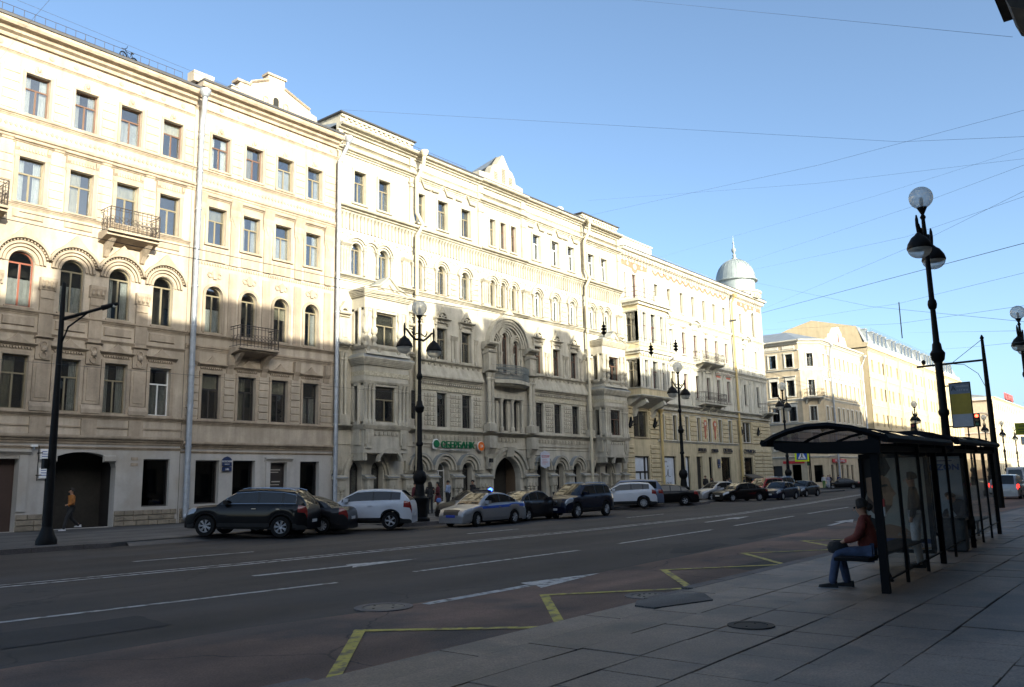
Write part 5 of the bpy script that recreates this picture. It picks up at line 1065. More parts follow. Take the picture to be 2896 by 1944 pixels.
link('dome_ribs', dr_.mesh('dome_ribs', SIL), dome)
tw('finial', [(.28, 26.1), (.32, 26.35), (.14, 26.5), (.2, 26.75), (.1, 26.95), (.26, 27.25), (.26, 27.45), (.1, 27.65), (.06, 28.1), (.11, 28.2), (.05, 28.35), (.01, 29.1)], SIL, 10)
B.put('tower_modillions', (lambda m: [m.add([((2.35+dr)*math.cos(2*PI*k/30+q), (2.35+dr)*math.sin(2*PI*k/30+q), z) for z in (21.55, 21.85) for dr, q in ((0, -.03), (.3, -.03), (.3, .03), (0, .03))], [(0, 1, 2, 3), (4, 5, 6, 7), (0, 1, 5, 4), (1, 2, 6, 5), (2, 3, 7, 6)]) for k in range(30)] and m)(MB()), S3W).location = Vector((tx, ty, 0))-B.org
B.root.children[-1]['kind'] = 'stuff'

# ================================================================ building 4: buff corner house with chamfer
B = Site('corner_house', 'buff four-storey corner house with chamfered corner and iron balcony, beyond the side street', 'building', 107.4, 38.1)
def bw(S, cols_, rows, w_, z0=.1, m=S4, u0=0, u1=1, zb=(0,), tops=True, fm=DFR, head=None, sur=True, depth=.3):
    hs = [('r', c-w_/2, c+w_/2, a_, b_) for c in cols_ for a_, b_ in rows]
    wall(S, 'wall', u0, u1, list(zb), hs, m, depth)
    if sur:
        for i, (a_, b_) in enumerate(rows):
            me = surround(w_, b_-a_, .16, .07, head='cornice' if (head and i in head) else 'flat').mesh('window_surround', S4W)
            for c in cols_: S.put('window_surround', me, None, c, a_)
    for c in cols_:
        for a_, b_ in rows: win(S, c, a_, b_, w_, fm=fm, sill=False, curt=random.choice([-1, -1, 0, 3, 2]))
def zc(S, u0, u1, specs, m=S4W):
    for z0, z1, d in specs: S.put('cornice' if d > .4 else 'string_course', MB().prof(u0, u1, cor(z0, z1, d)), m)
CS = [(3.9, 4.15, .2), (8.9-.6, 8.55, .2), (11.35, 11.65, .22), (15.35, 15.6, .18), (18.0, 18.15, .1), (18.9, 19.4, .6)]
R3 = [(5.0, 7.2), (8.75, 10.6), (12.0, 14.1), (15.85, 17.6)]
# street face
B.frame(109.5, 36, 0)
bw(B, [1.1, 3.0, 5.6, 7.6, 9.5, 11.4, 13.4, 15.2], R3, .85, u0=0, u1=17.6, zb=(4.5, 8.0, 11.3, 15.2, 19.3), m=S4, fm=OLIVE, head=(2,))
B.put('ground_floor_wall', MB(), S4) if False else None
wall(B, 'ground_floor_wall', 0, 17.6, [.1, 4.5], [('r', c-.45, c+.45, .8, 3.0) for c in (1.2, 5.2, 7.4, 9.4, 13.0, 15.2)]+[('r', 2.6, 3.8, .14, 3.2)], S4)
for c in (1.2, 5.2, 7.4, 9.4, 13.0, 15.2): win(B, c, .8, 3.0, .9, fm=DFR, style='plain', sill=False, curt=-1)
B.put('door_leaf', MB().box(2.6, 3.8, .14, 3.2, -.4, -.3), BLKF); zc(B, 0, 17.6, CS)
B.put('building_body', MB().box(.3, 17.6, .1, 19, -10, -1.3), ROOM)
B.put('roof_gable', MB().poly([(4.2, 19.4), (4.2, 20.2), (5.2, 20.4), (5.6, 21.0), (6.4, 21.1), (6.8, 21.6), (7.6, 22.1), (8.6, 22.2), (9.0, 21.7), (9.4, 21.5), (9.8, 20.9), (10.8, 20.9), (11.2, 20.3), (11.6, 19.4)], -.6, .05), S4W)
B.put('attic_opening', MB().poly(arch_pts(7.75, 8.25, 19.9, 21.3, 8), .06, .08), DKR)
# chamfer
B.frame(107.4, 38.1, -PI/4); LC = 2.97
bw(B, [1.45], R3, .9, u0=0, u1=LC, zb=(4.5, 8.0, 11.3, 15.2, 19.3), fm=DFR); wall(B, 'ground_floor_wall', 0, LC, [.1, 4.5], [('r', .9, 2.1, .8, 3.0)], S4); win(B, 1.5, .8, 3.0, 1.2, fm=DFR, style='plain', sill=False, curt=-1); zc(B, -.2, LC+.2, CS)
balcony(B, 1.45, 2.5, 11.5, 11.75, 1.0, 12.8, S4W, 2)
# side face towards the camera
B.frame(107.4, 52.0, -PI/2); L4 = 13.9
bw(B, [1.9, 4.6, 7.3, 10.3-.0, 12.55], R3, 1.0, u0=0, u1=L4, zb=(4.5, 8.0, 11.3, 15.2, 19.3), fm=DFR, head=(1, 2)); wall(B, 'ground_floor_wall', 0, L4, [.1, 4.5], [('r', 9.3, 10.6, .14, 3.0), ('r', 11.9, 13.1, .9, 3.1)], S4)
win(B, 12.5, .9, 3.1, 1.2, fm=DFR, style='plain', sill=False, curt=-1); B.put('door_leaf', MB().box(9.3, 10.6, .14, 3.0, -.4, -.3), BLKF); zc(B, 0, L4, CS)
B.put('poster_panel', MB().box(12.05, 12.95, 1.5, 2.9, -.35, -.3), mat('poster_yellow', (.35, .36, .06), .6))
B.put('shop_banner', MB().box(10.8, 13.6, 3.25, 3.6, 0, .1), SRED)
B.put('attic_panels', MB().block(.5, 2.4, 18.25, 18.7, .06, .05).block(3.2, 5.4, 18.25, 18.7, .06, .05).block(6.2, 8.4, 18.25, 18.7, .06, .05).block(9.2, 11.2, 18.25, 18.7, .06, .05).block(11.7, 13.4, 18.25, 18.7, .06, .05), S4W)
B.frame(0, 0, 0)
rf = MB(); zt = 19.45
P_ = [(107.0, 52.0), (107.0, 37.9), (109.3, 35.6), (127.3, 35.6), (127.3, 46), (112, 52)]; R_ = [(112.5, 52), (112.5, 41.5), (113, 41.2), (127.3, 41.2), (127.3, 42), (113.5, 52)]
rf.add([(x, y, zt) for x, y in P_]+[(x, y, zt+2.0) for x, y in R_], [(i, (i+1) % 6, 6+(i+1) % 6, 6+i) for i in range(6)]+[tuple(range(6, 12))])
B.put('roof', rf, TIN)
for x, y in ((108.5, 47), (112, 48), (115, 50)): B.put('chimney', MB().box(x, x+1.2, 20, 22.4, -y-1, -y), S4)
rb = thing('shop_banner', 'red shop banner over the ground floor of the buff corner house', 'sign', (110.5*K, 35.9*K, 3.3*K), 0, None, K)
link('board', MB().box(0, 5.5, 0, .45, 0, .1).mesh('board', SRED), rb); text('ПРОДУКТЫ 24 ЧАСА', .4, WHITE, rb, (2.75, -.12, .08))

# ================================================================ building 5: long ochre block with mansard
B = Site('office_block', 'long ochre block with grey mansard attic and bare yellow gable wall', 'building', 131, 36)
U0, U1 = 131.2, 197
cols5 = []; u = 133.2
pat = [2.2, 3.7, 2.25, 2.25, 2.25, 3.7]
while u < 196: cols5.append(u); u += pat[len(cols5) % 6]
R5 = [(1.0, 3.2), (5.0, 7.1), (8.9, 10.8), (10.75+2.2, 14.9), (17.2, 19.1)]
hs = [('r', c-.45, c+.45, a_, b_) for c in cols5 for a_, b_ in R5]
wall(B, 'wall', U0, U1, [.1, 4.2, 8.0, 12.0, 16.0, 20.7], hs, S5)
w5 = MB().box(-.45, -.4, 0, 2.0, -.06, 0).box(.4, .45, 0, 2.0, -.06, 0).box(-.4, .4, 1.95, 2.0, -.06, 0).box(-.4, .4, 1.25, 1.31, -.06, 0).box(-.03, .03, 0, 1.25, -.06, 0).mesh('window', OLIVE); p5 = MB().poly([(-.4, 0), (.4, 0), (.4, 1.95), (-.4, 1.95)], -.05, -.04).mesh('pane', GLS)
for i, c in enumerate(cols5):
    for a_, b_ in R5: o = B.put('window', w5, None, c, a_, -.2); o.scale = (1, 1, (b_-a_)/2.0); link('pane', p5, o)
for z0, z1, d in ((3.9, 4.3, .2), (8.1, 8.4, .2), (9.7+2.0, 12.1, .15), (16.0, 16.3, .15), (20.4, 20.9, .5), (21.0, 21.6, .2)): B.put('cornice' if d > .4 else 'string_course', MB().prof(U0, U1, cor(z0, z1, d)), S6)
B.put('gable_wall', MB().add([(131.0, 36, .1), (131.0, 51, .1), (131.0, 51, 24.0), (131.0, 48, 25.1), (131.0, 44, 26.1), (131.0, 37.3, 24.3), (131.0, 36.5, 21.7), (131.0, 36, 21.6)], [tuple(range(8))]), S5).location = -B.org
B.put('building_body', MB().box(131.1, U1, .1, 20.5, -15, -1.3), ROOM)
mz = [(36.2, 21.6), (37.3, 24.3), (44, 26.1), (51, 24)]
ms = MB()
for (y0, z0), (y1, z1) in zip(mz, mz[1:]): ms.add([(131.0, y0, z0), (U1, y0, z0), (U1, y1, z1), (131.0, y1, z1)], [(0, 1, 2, 3)])
B.put('mansard_roof', ms, TIN).location = -B.org
dm5 = MB().box(-.5, .5, 22.0, 23.9, -1.3, -.42).box(-.6, .6, 23.9, 24.05, -1.5, -.35).mesh('dormer', TIN); dp5 = MB().box(-.4, .4, 22.15, 23.75, -.43, -.40).mesh('dormer_pane', mat('far_glass', (.05, .06, .08), .1))
for i, c in enumerate(cols5): o = B.put('dormer', dm5, None, c); link('dormer_pane', dp5, o)
for u in (139.4, 147.8, 156.5, 165, 174, 184): B.put('drainpipe', MB().tube([(u, -.3, .3), (u, -.3, 20.4)], .1, 6), PIPEC)
roof_rail(B, 140, U1, 24.4, .8, -1.6, IRONR, 1.2)
B.put('roof_ledge', MB().box(131, 131.05, 20.75, 20.95, -51+36, 0), TIN)
# ================================================================ building 6 and beyond
B = Site('far_house', 'sandy five-storey house with signboard on its blank side wall, far down the street', 'building', 235, 36)
cols6 = [237+i*2.9 for i in range(30)]; hs = [('r', c-.6, c+.6, a_, b_) for c in cols6 for a_, b_ in R5]
wall(B, 'wall', 235, 325, [.1, 4.2, 8.0, 12.0, 16.0, 20.0], hs, S6)
p6 = MB().poly([(-.6, 0), (.6, 0), (.6, 2), (-.6, 2)], -.25, -.2).mesh('window', mat('far_glass', (.05, .06, .08), .1))
for c in cols6:
    for a_, b_ in R5: B.put('window', p6, None, c, a_)
B.put('building_body', MB().box(235, 325, .1, 19.9, -14, -.31), S6)
for z0, z1, d in ((19.6, 20.2, .6), (4, 4.3, .2), (12, 12.3, .2)): B.put('string_course', MB().prof(234.7, 325, cor(z0, z1, d)), S6)
B.put('side_cornice', MB().box(234.5, 235, 19.4, 20.2, -14, 0).box(234.8, 235, 7.9, 8.2, -14, 0).box(234.8, 235, 11.2, 11.5, -14, 0), S4W)
B.put('roof', MB().prof(235, 325, [(.3, 20.2), (-7, 21.5), (-14, 20.2)]), TIN)
sb = B.put('side_signboard', MB().ring(0, 0, 1.6, 1.75, 0, .1, 0, PI, 12, .5), mat('sign_greyblue', (.2, .25, .35), .6)); sb.location = Vector((234.9, 38.6, 15.5))-B.org; sb.rotation_euler.z = -PI/2
rs_ = thing('roof_sign', 'pale red rooftop lettering on the far sandy house', 'sign', (262*K, 37*K, 21.2*K), 0, None, K)
link('frame', MB().box(0, 13, 0, .15, -.1, .1).mesh('frame', IRON), rs_); text('ГОСТИНИЦА', 2.4, mat('sign_palered', (.55, .12, .12), .5), rs_, (6.5, 0, .2), ext=.1, sx=.95)
B = Site('far_house', 'pale house row closing the far end of the street', 'building', 328, 36); B.put('wall', MB().box(328, 470, .1, 18.5, -14, 0), S6); B.put('roof', MB().prof(328, 470, [(.3, 18.5), (-7, 20.3), (-14, 18.5)]), TIN)
B = Site('far_house', 'reddish house glimpsed between the ochre block and the sandy house', 'building', 200, 50); B.put('wall', MB().box(199, 233, .1, 18.0, -24, -14), mat('stucco_pink', (.42, .22, .16), .9)); B.put('roof', MB().prof(199, 233, [(-14, 18.0), (-19, 19.8), (-24, 18.0)]), TIN)
# drainpipes of the row
def jog(x, z0, z1, zt, dx=.0): return [(x, 35.72, z0), (x, 35.72, z1), (x, 35.72, zt-.9), (x-.05, 35.3, zt-.3), (x-.05, 35.15, zt)]
pipe(20.4, 35.7, [(20.4, 35.7, .45), (20.4, 35.7, 19.3), (20.25, 35.3, 20.0), (20.2, 35.2, 20.8)], .13, PIPE, 'pale zinc drainpipe between the two beige blocks')
pipe(29.0, 35.7, [(28.95, 35.7, .45), (28.95, 35.7, 20.0), (29.15, 35.3, 20.8), (29.2, 35.2, 21.3)], .12, PIPE, 'pale zinc drainpipe where the beige block meets the bank')
pipe(34.9, 35.6, [(35.0, 35.6, .45), (35.0, 35.6, 16.9), (35.3, 35.35, 17.6), (35.0, 35.6, 18.4), (35.0, 35.6, 20.6), (35.2, 35.2, 21.4), (35.2, 35.1, 22.3)], .12, PIPEC, 'cream jogged drainpipe right of the left oriel')
pipe(53.9, 35.6, [(53.75, 35.6, .45), (53.75, 35.6, 16.9), (54.0, 35.35, 17.6), (53.75, 35.6, 18.4), (53.75, 35.6, 20.6), (53.9, 35.2, 21.4), (53.9, 35.1, 22.3)], .12, PIPEC, 'cream jogged drainpipe left of the right oriel')
pipe(65.3, 35.7, [(65.15, 35.7, .45), (65.15, 35.7, 7.6)], .12, PIPEY, 'short ochre drainpipe under the box oriel')
pipe(81.8, 35.7, [(81.8, 35.7, .45), (81.8, 35.7, 20.0), (81.8, 35.3, 20.8)], .13, PIPEY, 'long ochre drainpipe on the yellow house')
pipe(112.0, 35.6, [(112.1, 35.6, .45), (112.1, 35.6, 17.6), (111.7, 35.2, 18.9)], .13, PIPE, 'grey drainpipe beside the chamfered corner')
pipe(127, 35.6, [(126.2, 35.6, .45), (126.2, 35.6, 17.2), (127, 35.3, 18.9)], .13, PIPE, 'grey drainpipe at the far end of the buff house')
# bicycle on the roof
bk = thing('bicycle', 'bicycle standing on the roof behind the railing of the left block', 'bicycle', (16.5*K, 36.0*K, 21.25*K), .35, None, K)
wh = MB().tube([(.3*math.cos(2*PI*k/20), 0, .32+.3*math.sin(2*PI*k/20)) for k in range(20)], .045, 5, True).mesh('wheel', IRON)
for x in (0, .95): 
    o = link('wheel', wh, bk, (x, 0, 0)); sp_ = MB()
    for k in range(8): sp_.tube([(0, 0, .32), (.29*math.cos(k*PI/4), 0, .32+.29*math.sin(k*PI/4))], .008, 3)
    link('spokes', sp_.mesh('spokes', IRON), o)
link('frame', MB().tube([(0, 0, .32), (.14, 0, .85), (.5, 0, .38), (.95, 0, .32), (.7, 0, .75), (.16, 0, .75)], .022, 5).tube([(.5, 0, .38), (.7, 0, .85)], .02, 5).mesh('frame', IRON), bk)
bk.scale = (K*.7,)*3; link('handlebar', MB().tube([(.05, -.25, .98), (.14, -.1, .92), (.14, .1, .92), (.05, .25, .98)], .02, 5).tube([(.14, 0, .85), (.14, 0, .93)], .02, 5).mesh('handlebar', IRON), bk); link('saddle', MB().prof(.62, .85, [(-.05, .85), (.05, .85), (.03, .9), (-.03, .9)]).mesh('saddle', BLACK), bk)
# ================================================================ vehicles (metres, nose towards +x)
TYRE = mat('tyre', (.012, .012, .012), .9, spec=.2); RIM = mat('rim_alloy', (.40, .41, .43), .35, .15, var=.05); CGL = mat('car_glass', (.010, .012, .014), .04, spec=.5, var=0); TRIM = mat('car_trim', (.02, .02, .021), .5)
CHR = mat('chrome', (.65, .66, .68), .12, 1.0, var=0); HL = mat('headlight_glass', (.30, .32, .35), .08, .2, var=0, coat=1); TLM = mat('tail_red', (.20, .010, .010), .15, coat=1, var=0); PLT = mat('plate_white', (.6, .61, .62), .5)
TLL = mat('tail_red_lit', (.9, .02, .02), .2, var=0, emit=1.6)
def paint(n, c, metal=.3, r=.28): return mat('paint_'+n, c, .4, metal, var=.03, coat=.45, spec=.12)
TYPES = {
 'suv': dict(L=4.75, W=1.92, H=1.74, wb=2.9, fo=.88, r=.385, line=[(0, .58), (.03, .8), (.1, .95), (.3, 1.04), (.8, 1.09), (1.3, 1.14), (1.6, 1.16), (4.45, 1.2), (4.66, 1.16), (4.73, .98), (4.75, .7)], cab=(1.25, 2.0, 4.2, 4.68), sill=.36, pil=(1.95, 2.85, 3.78, 4.3)),
 'suvlow': dict(L=4.4, W=1.9, H=1.64, wb=2.65, fo=.86, r=.36, line=[(0, .55), (.03, .75), (.1, .88), (.3, .98), (1.2, 1.08), (1.5, 1.1), (4.1, 1.2), (4.3, 1.15), (4.38, .95), (4.4, .65)], cab=(1.2, 2.05, 3.9, 4.35), sill=.33, pil=(1.95, 2.75, 3.5, 3.9)),
 'sedan': dict(L=4.5, W=1.74, H=1.46, wb=2.65, fo=.84, r=.31, line=[(0, .48), (.03, .62), (.12, .72), (.3, .78), (1.1, .92), (1.3, .94), (3.6, .99), (4.3, .99), (4.44, .9), (4.49, .7), (4.5, .5)], cab=(1.12, 1.85, 3.0, 3.85), sill=.24, pil=(1.75, 2.5, 3.25, 3.6)),
 'hatch': dict(L=4.15, W=1.75, H=1.5, wb=2.55, fo=.8, r=.31, line=[(0, .48), (.03, .62), (.12, .74), (.3, .8), (1.0, .93), (1.3, .96), (3.8, 1.02), (4.08, .98), (4.14, .8), (4.15, .5)], cab=(1.02, 1.75, 3.5, 4.08), sill=.24, pil=(1.65, 2.4, 3.2, 3.6)),
 'mpv': dict(L=4.45, W=1.75, H=1.68, wb=2.9, fo=.75, r=.32, line=[(0, .48), (.03, .64), (.12, .8), (.9, .98), (1.2, 1.02), (4.2, 1.05), (4.4, 1.03), (4.44, .8), (4.45, .45)], cab=(.95, 1.7, 4.05, 4.42), sill=.25, pil=(1.6, 2.4, 3.3, 4.0)),
 'van': dict(L=5.4, W=2.05, H=2.35, wb=3.2, fo=.9, r=.35, line=[(0, .55), (.03, .75), (.1, .95), (.7, 1.1), (1.0, 1.15), (5.2, 1.2), (5.36, 1.2), (5.39, .9), (5.4, .5)], cab=(.75, 1.5, 5.25, 5.38), sill=.32, pil=(1.45, 2.3, 3.6, 4.9)),
}
def lerp(tab, x):
    for (a_, b_), (c, d) in zip(tab, tab[1:]):
        if x <= c: return b_+(d-b_)*max(0, (x-a_))/(c-a_)
    return tab[-1][1]
CARC = {}
def car_parts(kind, spokes):
    if (kind, spokes) in CARC: return CARC[kind, spokes]
    T = TYPES[kind]; L, W, H, r = T['L'], T['W'], T['H'], T['r']; hw = W/2; xf = T['fo']; xr_ = xf+T['wb']; ra = r*1.16
    xs = {0, .03, .07, .12, .2, .3, .42, L, L-.01, L-.04, L-.1, L-.2, L-.35}
    for c in (xf, xr_):
        for i in range(11): xs.add(round(c+ra*math.cos(PI*i/10), 4))
    x = .5
    while x < L-.4: xs.add(round(x, 3)); x += .16
    for q in T['cab']+T['pil']: xs.add(q)
    xs = sorted(xs); xs = [a_ for i, a_ in enumerate(xs) if i == 0 or a_-xs[i-1] > .004]
    def hwx(x):
        f = min(1, x/.55); b = min(1, (L-x)/.5); return hw*(1-.20*(1-f)**2.2)*(1-.14*(1-b)**2.2)
    sec = []
    for x in xs:
        zt = lerp(T['line'], x); w_ = hwx(x); zb = T['sill']-.06*(x < .4 or x > L-.4)+.0
        for c in (xf, xr_):
            if abs(x-c) < ra: zb = max(zb, r+math.sqrt(max(0, ra*ra-(x-c)**2))*.98)
        zb = min(zb, zt-.06); h = zt-zb
        sec.append([(w_*.955, zb), (w_*.99, zb+h*.18), (w_, zb+h*.42), (w_*.995, zb+h*.7), (w_*.965, zb+h*.9), (w_*.90, zt), (w_*.62, zt+.025), (w_*.3, zt+.04), (0, zt+.045)])
    P = {}
    def add(part, quad): P.setdefault(part, MB()).add(quad, [tuple(range(len(quad)))])
    X = lambda x: L/2-x
    for i in range(len(xs)-1):
        xm = (xs[i]+xs[i+1])/2
        for j in range(8):
            a_, b_, c, d = sec[i][j], sec[i][j+1], sec[i+1][j+1], sec[i+1][j]
            for s in (-1, 1):
                q = [(X(xs[i]), s*a_[0], a_[1]), (X(xs[i]), s*b_[0], b_[1]), (X(xs[i+1]), s*c[0], c[1]), (X(xs[i+1]), s*d[0], d[1])]
                part = 'body'
                if j == 0 and not xs[i] < .1: part = 'sill_trim'
                if .04 < xm < .5 and j in (3, 4): part = 'headlight_r' if s > 0 else 'headlight_l'
                if xm < .12 and j in (6, 7) : part = 'grille'
                if L-.36 < xm < L-.02 and j in (3, 4): part = 'taillight_r' if s > 0 else 'taillight_l'
                add(part, q)
    for k, i in (('bumper', 0), ('rear_bumper', -1)):
        pts = [(X(xs[i]), s*p[0], p[1]) for s, rng_ in ((1, sec[i]), (-1, sec[i][::-1])) for p in rng_]; add(k, pts)
    # cabin
    xa, x0, x1, xc = T['cab']; cx = sorted({xa, x0, x1, xc, *T['pil']} | {xa+(x0-xa)*k/4 for k in range(5)} | {x1+(xc-x1)*k/4 for k in range(5)} | {x0+(x1-x0)*k/6 for k in range(7)})
    def roof(x):
        if x <= x0: t = (x-xa)/(x0-xa); z0 = lerp(T['line'], xa); return z0+(H-.05-z0)*(t**.85)
        if x >= x1: t = (xc-x)/(xc-x1); z0 = lerp(T['line'], xc); return z0+(H-.06-z0)*(t**.7)
        t = (x-x0)/(x1-x0); return H-.05+.05*math.sin(PI*t)-.01*t
    cs = []
    for x in cx:
        zb = lerp(T['line'], x)-.01; zr = roof(x); w0 = hwx(x)*.92; k = (zr-zb)/(H-zb) if H > zb else 0; w1 = w0*(1-.20*k)
        cs.append([(w0, zb), (w0+(w1-w0)*.12, zb+(zr-zb)*.10), (w0+(w1-w0)*.85, zb+(zr-zb)*.86), (w1, zr-.02), (w1*.8, zr+.015), (w1*.4, zr+.03), (0, zr+.035)])
    pil = T['pil']
    for i in range(len(cx)-1):
        xm = (cx[i]+cx[i+1])/2
        for j in range(6):
            a_, b_, c, d = cs[i][j], cs[i][j+1], cs[i+1][j+1], cs[i+1][j]
            for s in (-1, 1):
                q = [(X(cx[i]), s*a_[0], a_[1]), (X(cx[i]), s*b_[0], b_[1]), (X(cx[i+1]), s*c[0], c[1]), (X(cx[i+1]), s*d[0], d[1])]
                part = 'body'
                if j == 1:
                    if xa+.28 < xm < pil[3]+.02: part = 'side_window_r' if s > 0 else 'side_window_l'
                elif j >= 3 and j < 6:
                    if xm < x0-.02 and j >= 4: part = 'windscreen'
                    elif xm < x0-.02: part = 'body'
                    elif xm > x1+.02 and j >= 4: part = 'rear_window'
                add(part, q)
    def at(xv, j, cs_=cs, cx_=cx):
        k = min(range(len(cx_)), key=lambda i: abs(cx_[i]-xv)); return cx_[k], cs_[k]
    pm_ = MB()
    for xv in pil[1:3]:
        xx, c_ = at(xv, 0)
        for s in (-1, 1): pm_.add([(X(xx)-.035, s*(c_[1][0]+.004), c_[1][1]), (X(xx)+.035, s*(c_[1][0]+.004), c_[1][1]), (X(xx)+.035, s*(c_[2][0]+.004), c_[2][1]), (X(xx)-.035, s*(c_[2][0]+.004), c_[2][1])], [(0, 1, 2, 3)])
    P['door_pillar'] = pm_
    wl = MB()                                               # wells, floor
    wl.box(X(L)+.15, X(0)-.15, T['sill']-.08, T['sill']+.05, -hw*.86, hw*.86)
    for c in (xf, xr_): wl.add([(X(c)+ra*math.cos(PI*k/8), y, r+ra*.98*math.sin(PI*k/8)) for y in (-hw*.93, hw*.93) for k in range(9)], [(k, k+1, k+10, k+9) for k in range(8)])
    P['underbody'] = wl
    wh_ = []
    ty = MB().lathe(0, 0, [(r*.62, -.10), (r*.95, -.10), (r, -.07), (r, .07), (r*.95, .10), (r*.62, .10)], 24, False); rm = MB().lathe(0, 0, [(.04, .07), (r*.2, .085), (r*.2, .05)], 12).lathe(0, 0, [(r*.56, .02), (r*.6, .09), (r*.65, .095), (r*.65, -.05)], 24, False)
    for k in range(spokes):
        a_ = 2*PI*k/spokes
        for dq in (-.13, .13): rm.tube([(r*.15*math.cos(a_), r*.15*math.sin(a_), .075), (r*.6*math.cos(a_+dq), r*.6*math.sin(a_+dq), .085)], r*.06, 4)
    bk_ = MB().lathe(0, 0, [(.01, .0), (r*.6, .0), (r*.6, -.02)], 20)
    mir = MB().lathe(0, 0, [(.02, -.07), (.09, -.04), (.10, .04), (.03, .07)], 8)
    mats = dict(body=None, sill_trim=TRIM if kind.startswith('suv') else None, headlight_r=HL, headlight_l=HL, grille=TRIM, taillight_r=TLM, taillight_l=TLM, bumper=None, rear_bumper=None, windscreen=CGL, rear_window=CGL, side_window_r=CGL, side_window_l=CGL, door_pillar=TRIM, underbody=BLACK)
    me = {k: (v.mesh(k, mats[k] or WHITE, 38, .0008), mats[k]) for k, v in P.items()}
    CARC[kind, spokes] = (me, ty.mesh('tyre', TYRE, 40), rm.mesh('rim', RIM, 40), bk_.mesh('wheel', BLACK), mir, at, X, T, xs, sec, hwx)
    return CARC[kind, spokes]
def car(label, kind, pos, head, pm, spokes=5, z=0., pitch=0., lit=False, plate=PLT, rails=False, group=None, chrome=False, scale=1.0):
    me, ty, rm, bk_, mir, at, X, T, xs, sec, hwx = car_parts(kind, spokes)
    t = thing('parked_car' if kind != 'van' else 'minibus', label, 'car' if kind != 'van' else 'minibus', (pos[0]*K, pos[1]*K, z), math.radians(head), group, scale); t.rotation_euler = (0, -pitch, math.radians(head))
    nm = {'headlight_r': 'headlight', 'headlight_l': 'headlight', 'taillight_r': 'taillight', 'taillight_l': 'taillight', 'side_window_r': 'side_window', 'side_window_l': 'side_window', 'bumper': 'front_bumper'}
    for k, (m, mm) in me.items():
        m2 = m
        if mm is None: m2 = m.copy(); m2.materials.clear(); m2.materials.append(pm)
        if lit and k.startswith('taillight'): m2 = m.copy(); m2.materials.clear(); m2.materials.append(TLL)
        link(nm.get(k, k), m2, t)
    L, W, r = T['L'], T['W'], T['r']; hw = W/2
    for c in (T['fo'], T['fo']+T['wb']):
        for s in (-1, 1):
            w_ = link('wheel', bk_, t, (X(c), s*(hw-.10), r)); w_.rotation_euler = (-s*PI/2, 0, .25 if (c < 2 and 'police' in label) else 0); link('tyre', ty, w_); link('rim', rm, w_)
    zb = lerp(T['line'], T['cab'][0]+.35)
    for s in (-1, 1):
        m = MB(); x0 = X(T['cab'][0]+.42); m.box(x0-.09, x0+.09, zb+.02, zb+.17, -s*(hw+.02)-.10, -s*(hw+.02)+.10).tube([(x0, s*hw*.86, zb+.05), (x0, s*hw*1.0, zb+.06)], .03, 4); link('mirror', m.mesh('mirror', pm, 50), t)
        for xv in T['pil'][1:3]: link('door_handle', MB().box(X(xv-.12)-.08, X(xv-.12)+.08, zb-.14, zb-.11, -s*hw*1.0-.02, -s*hw*1.0+.02).mesh('door_handle', CHR if chrome else pm), t)
    for xe, nmp in ((.0, 1), (L, -1)): link('number_plate', MB().box(X(xe)-(-.0 if nmp > 0 else .02), X(xe)+(.02 if nmp > 0 else 0), .42 if nmp > 0 else .55, .53 if nmp > 0 else .66, -.26, .26).mesh('number_plate', plate), t)
    if rails:
        for s in (-1, 1): link('roof_rail', MB().tube([(X(T['cab'][1]+.15), s*hw*.66, T['H']-.0), (X(T['cab'][1]+.4), s*hw*.67, T['H']+.045), (X(T['cab'][2]-.3), s*hw*.67, T['H']+.04), (X(T['cab'][2]), s*hw*.66, T['H']-.03)], .018, 5).mesh('roof_rail', CHR), t)
    if chrome:
        xx = [x for x in (T['cab'][0]+.35, T['pil'][0], T['pil'][1], T['pil'][2], T['pil'][3])]
        for s in (-1, 1):
            lo = []; hi = []
            for x in xx: x_, c_ = at(x, 0); lo.append((X(x_), s*(c_[1][0]+.01), c_[1][1])); hi.append((X(x_), s*(c_[2][0]+.01), c_[2][1]))
            link('chrome_line', MB().tube(lo+hi[::-1], .013, 4, True).mesh('chrome_line', CHR), t)
    return t
PB = paint('black', (.004, .004, .005), .0); PN = paint('navy', (.006, .009, .024), .2); PWt = paint('white', (.60, .62, .66), 0); PS = paint('silver', (.36, .37, .39), .6, .35); PG = paint('bluegrey', (.14, .18, .26), .4); PGR = paint('grey', (.022, .022, .025), .3); PR = paint('red', (.25, .02, .02), .1)
car('black four-wheel drive with chrome window line, parked nose-in beneath the street plate', 'suv', (16.35, 24.35), 124, PB, 7, .10, .030, rails=True, chrome=True)
car('dark saloon parked directly behind the black four-wheel drive, only its tail showing', 'sedan', (18.35, 24.6), 124, PGR, 9, .08, .02)
car('white compact four-wheel drive parked nose-in left of the tall lamp post', 'suvlow', (20.95, 24.15), 127, PWt, 5, .08, .02)
pc = car('silver police saloon with blue side stripe and roof light bar', 'sedan', (25.35, 22.05), 181, PS, 7, plate=mat('plate_blue', (.03, .06, .35), .5))
STB = mat('stripe_blue', (.02, .09, .45), .35)
T_ = TYPES['sedan']; st_m = MB()
me_, _, _, _, _, at_, X_, _, xs_, sec_, hwx_ = car_parts('sedan', 7)
for s in (-1, 1):
    for i in range(len(xs_)-1):
        if .55 < xs_[i] < 4.2:
            a_, b_, c_, d_ = sec_[i][3], sec_[i][4], sec_[i+1][4], sec_[i+1][3]; e = .006
            st_m.add([(X_(xs_[i]), s*(a_[0]+e), a_[1]+.03), (X_(xs_[i]), s*(b_[0]+e), b_[1]), (X_(xs_[i+1]), s*(c_[0]+e), c_[1]), (X_(xs_[i+1]), s*(d_[0]+e), d_[1]+.03)], [(0, 1, 2, 3)])
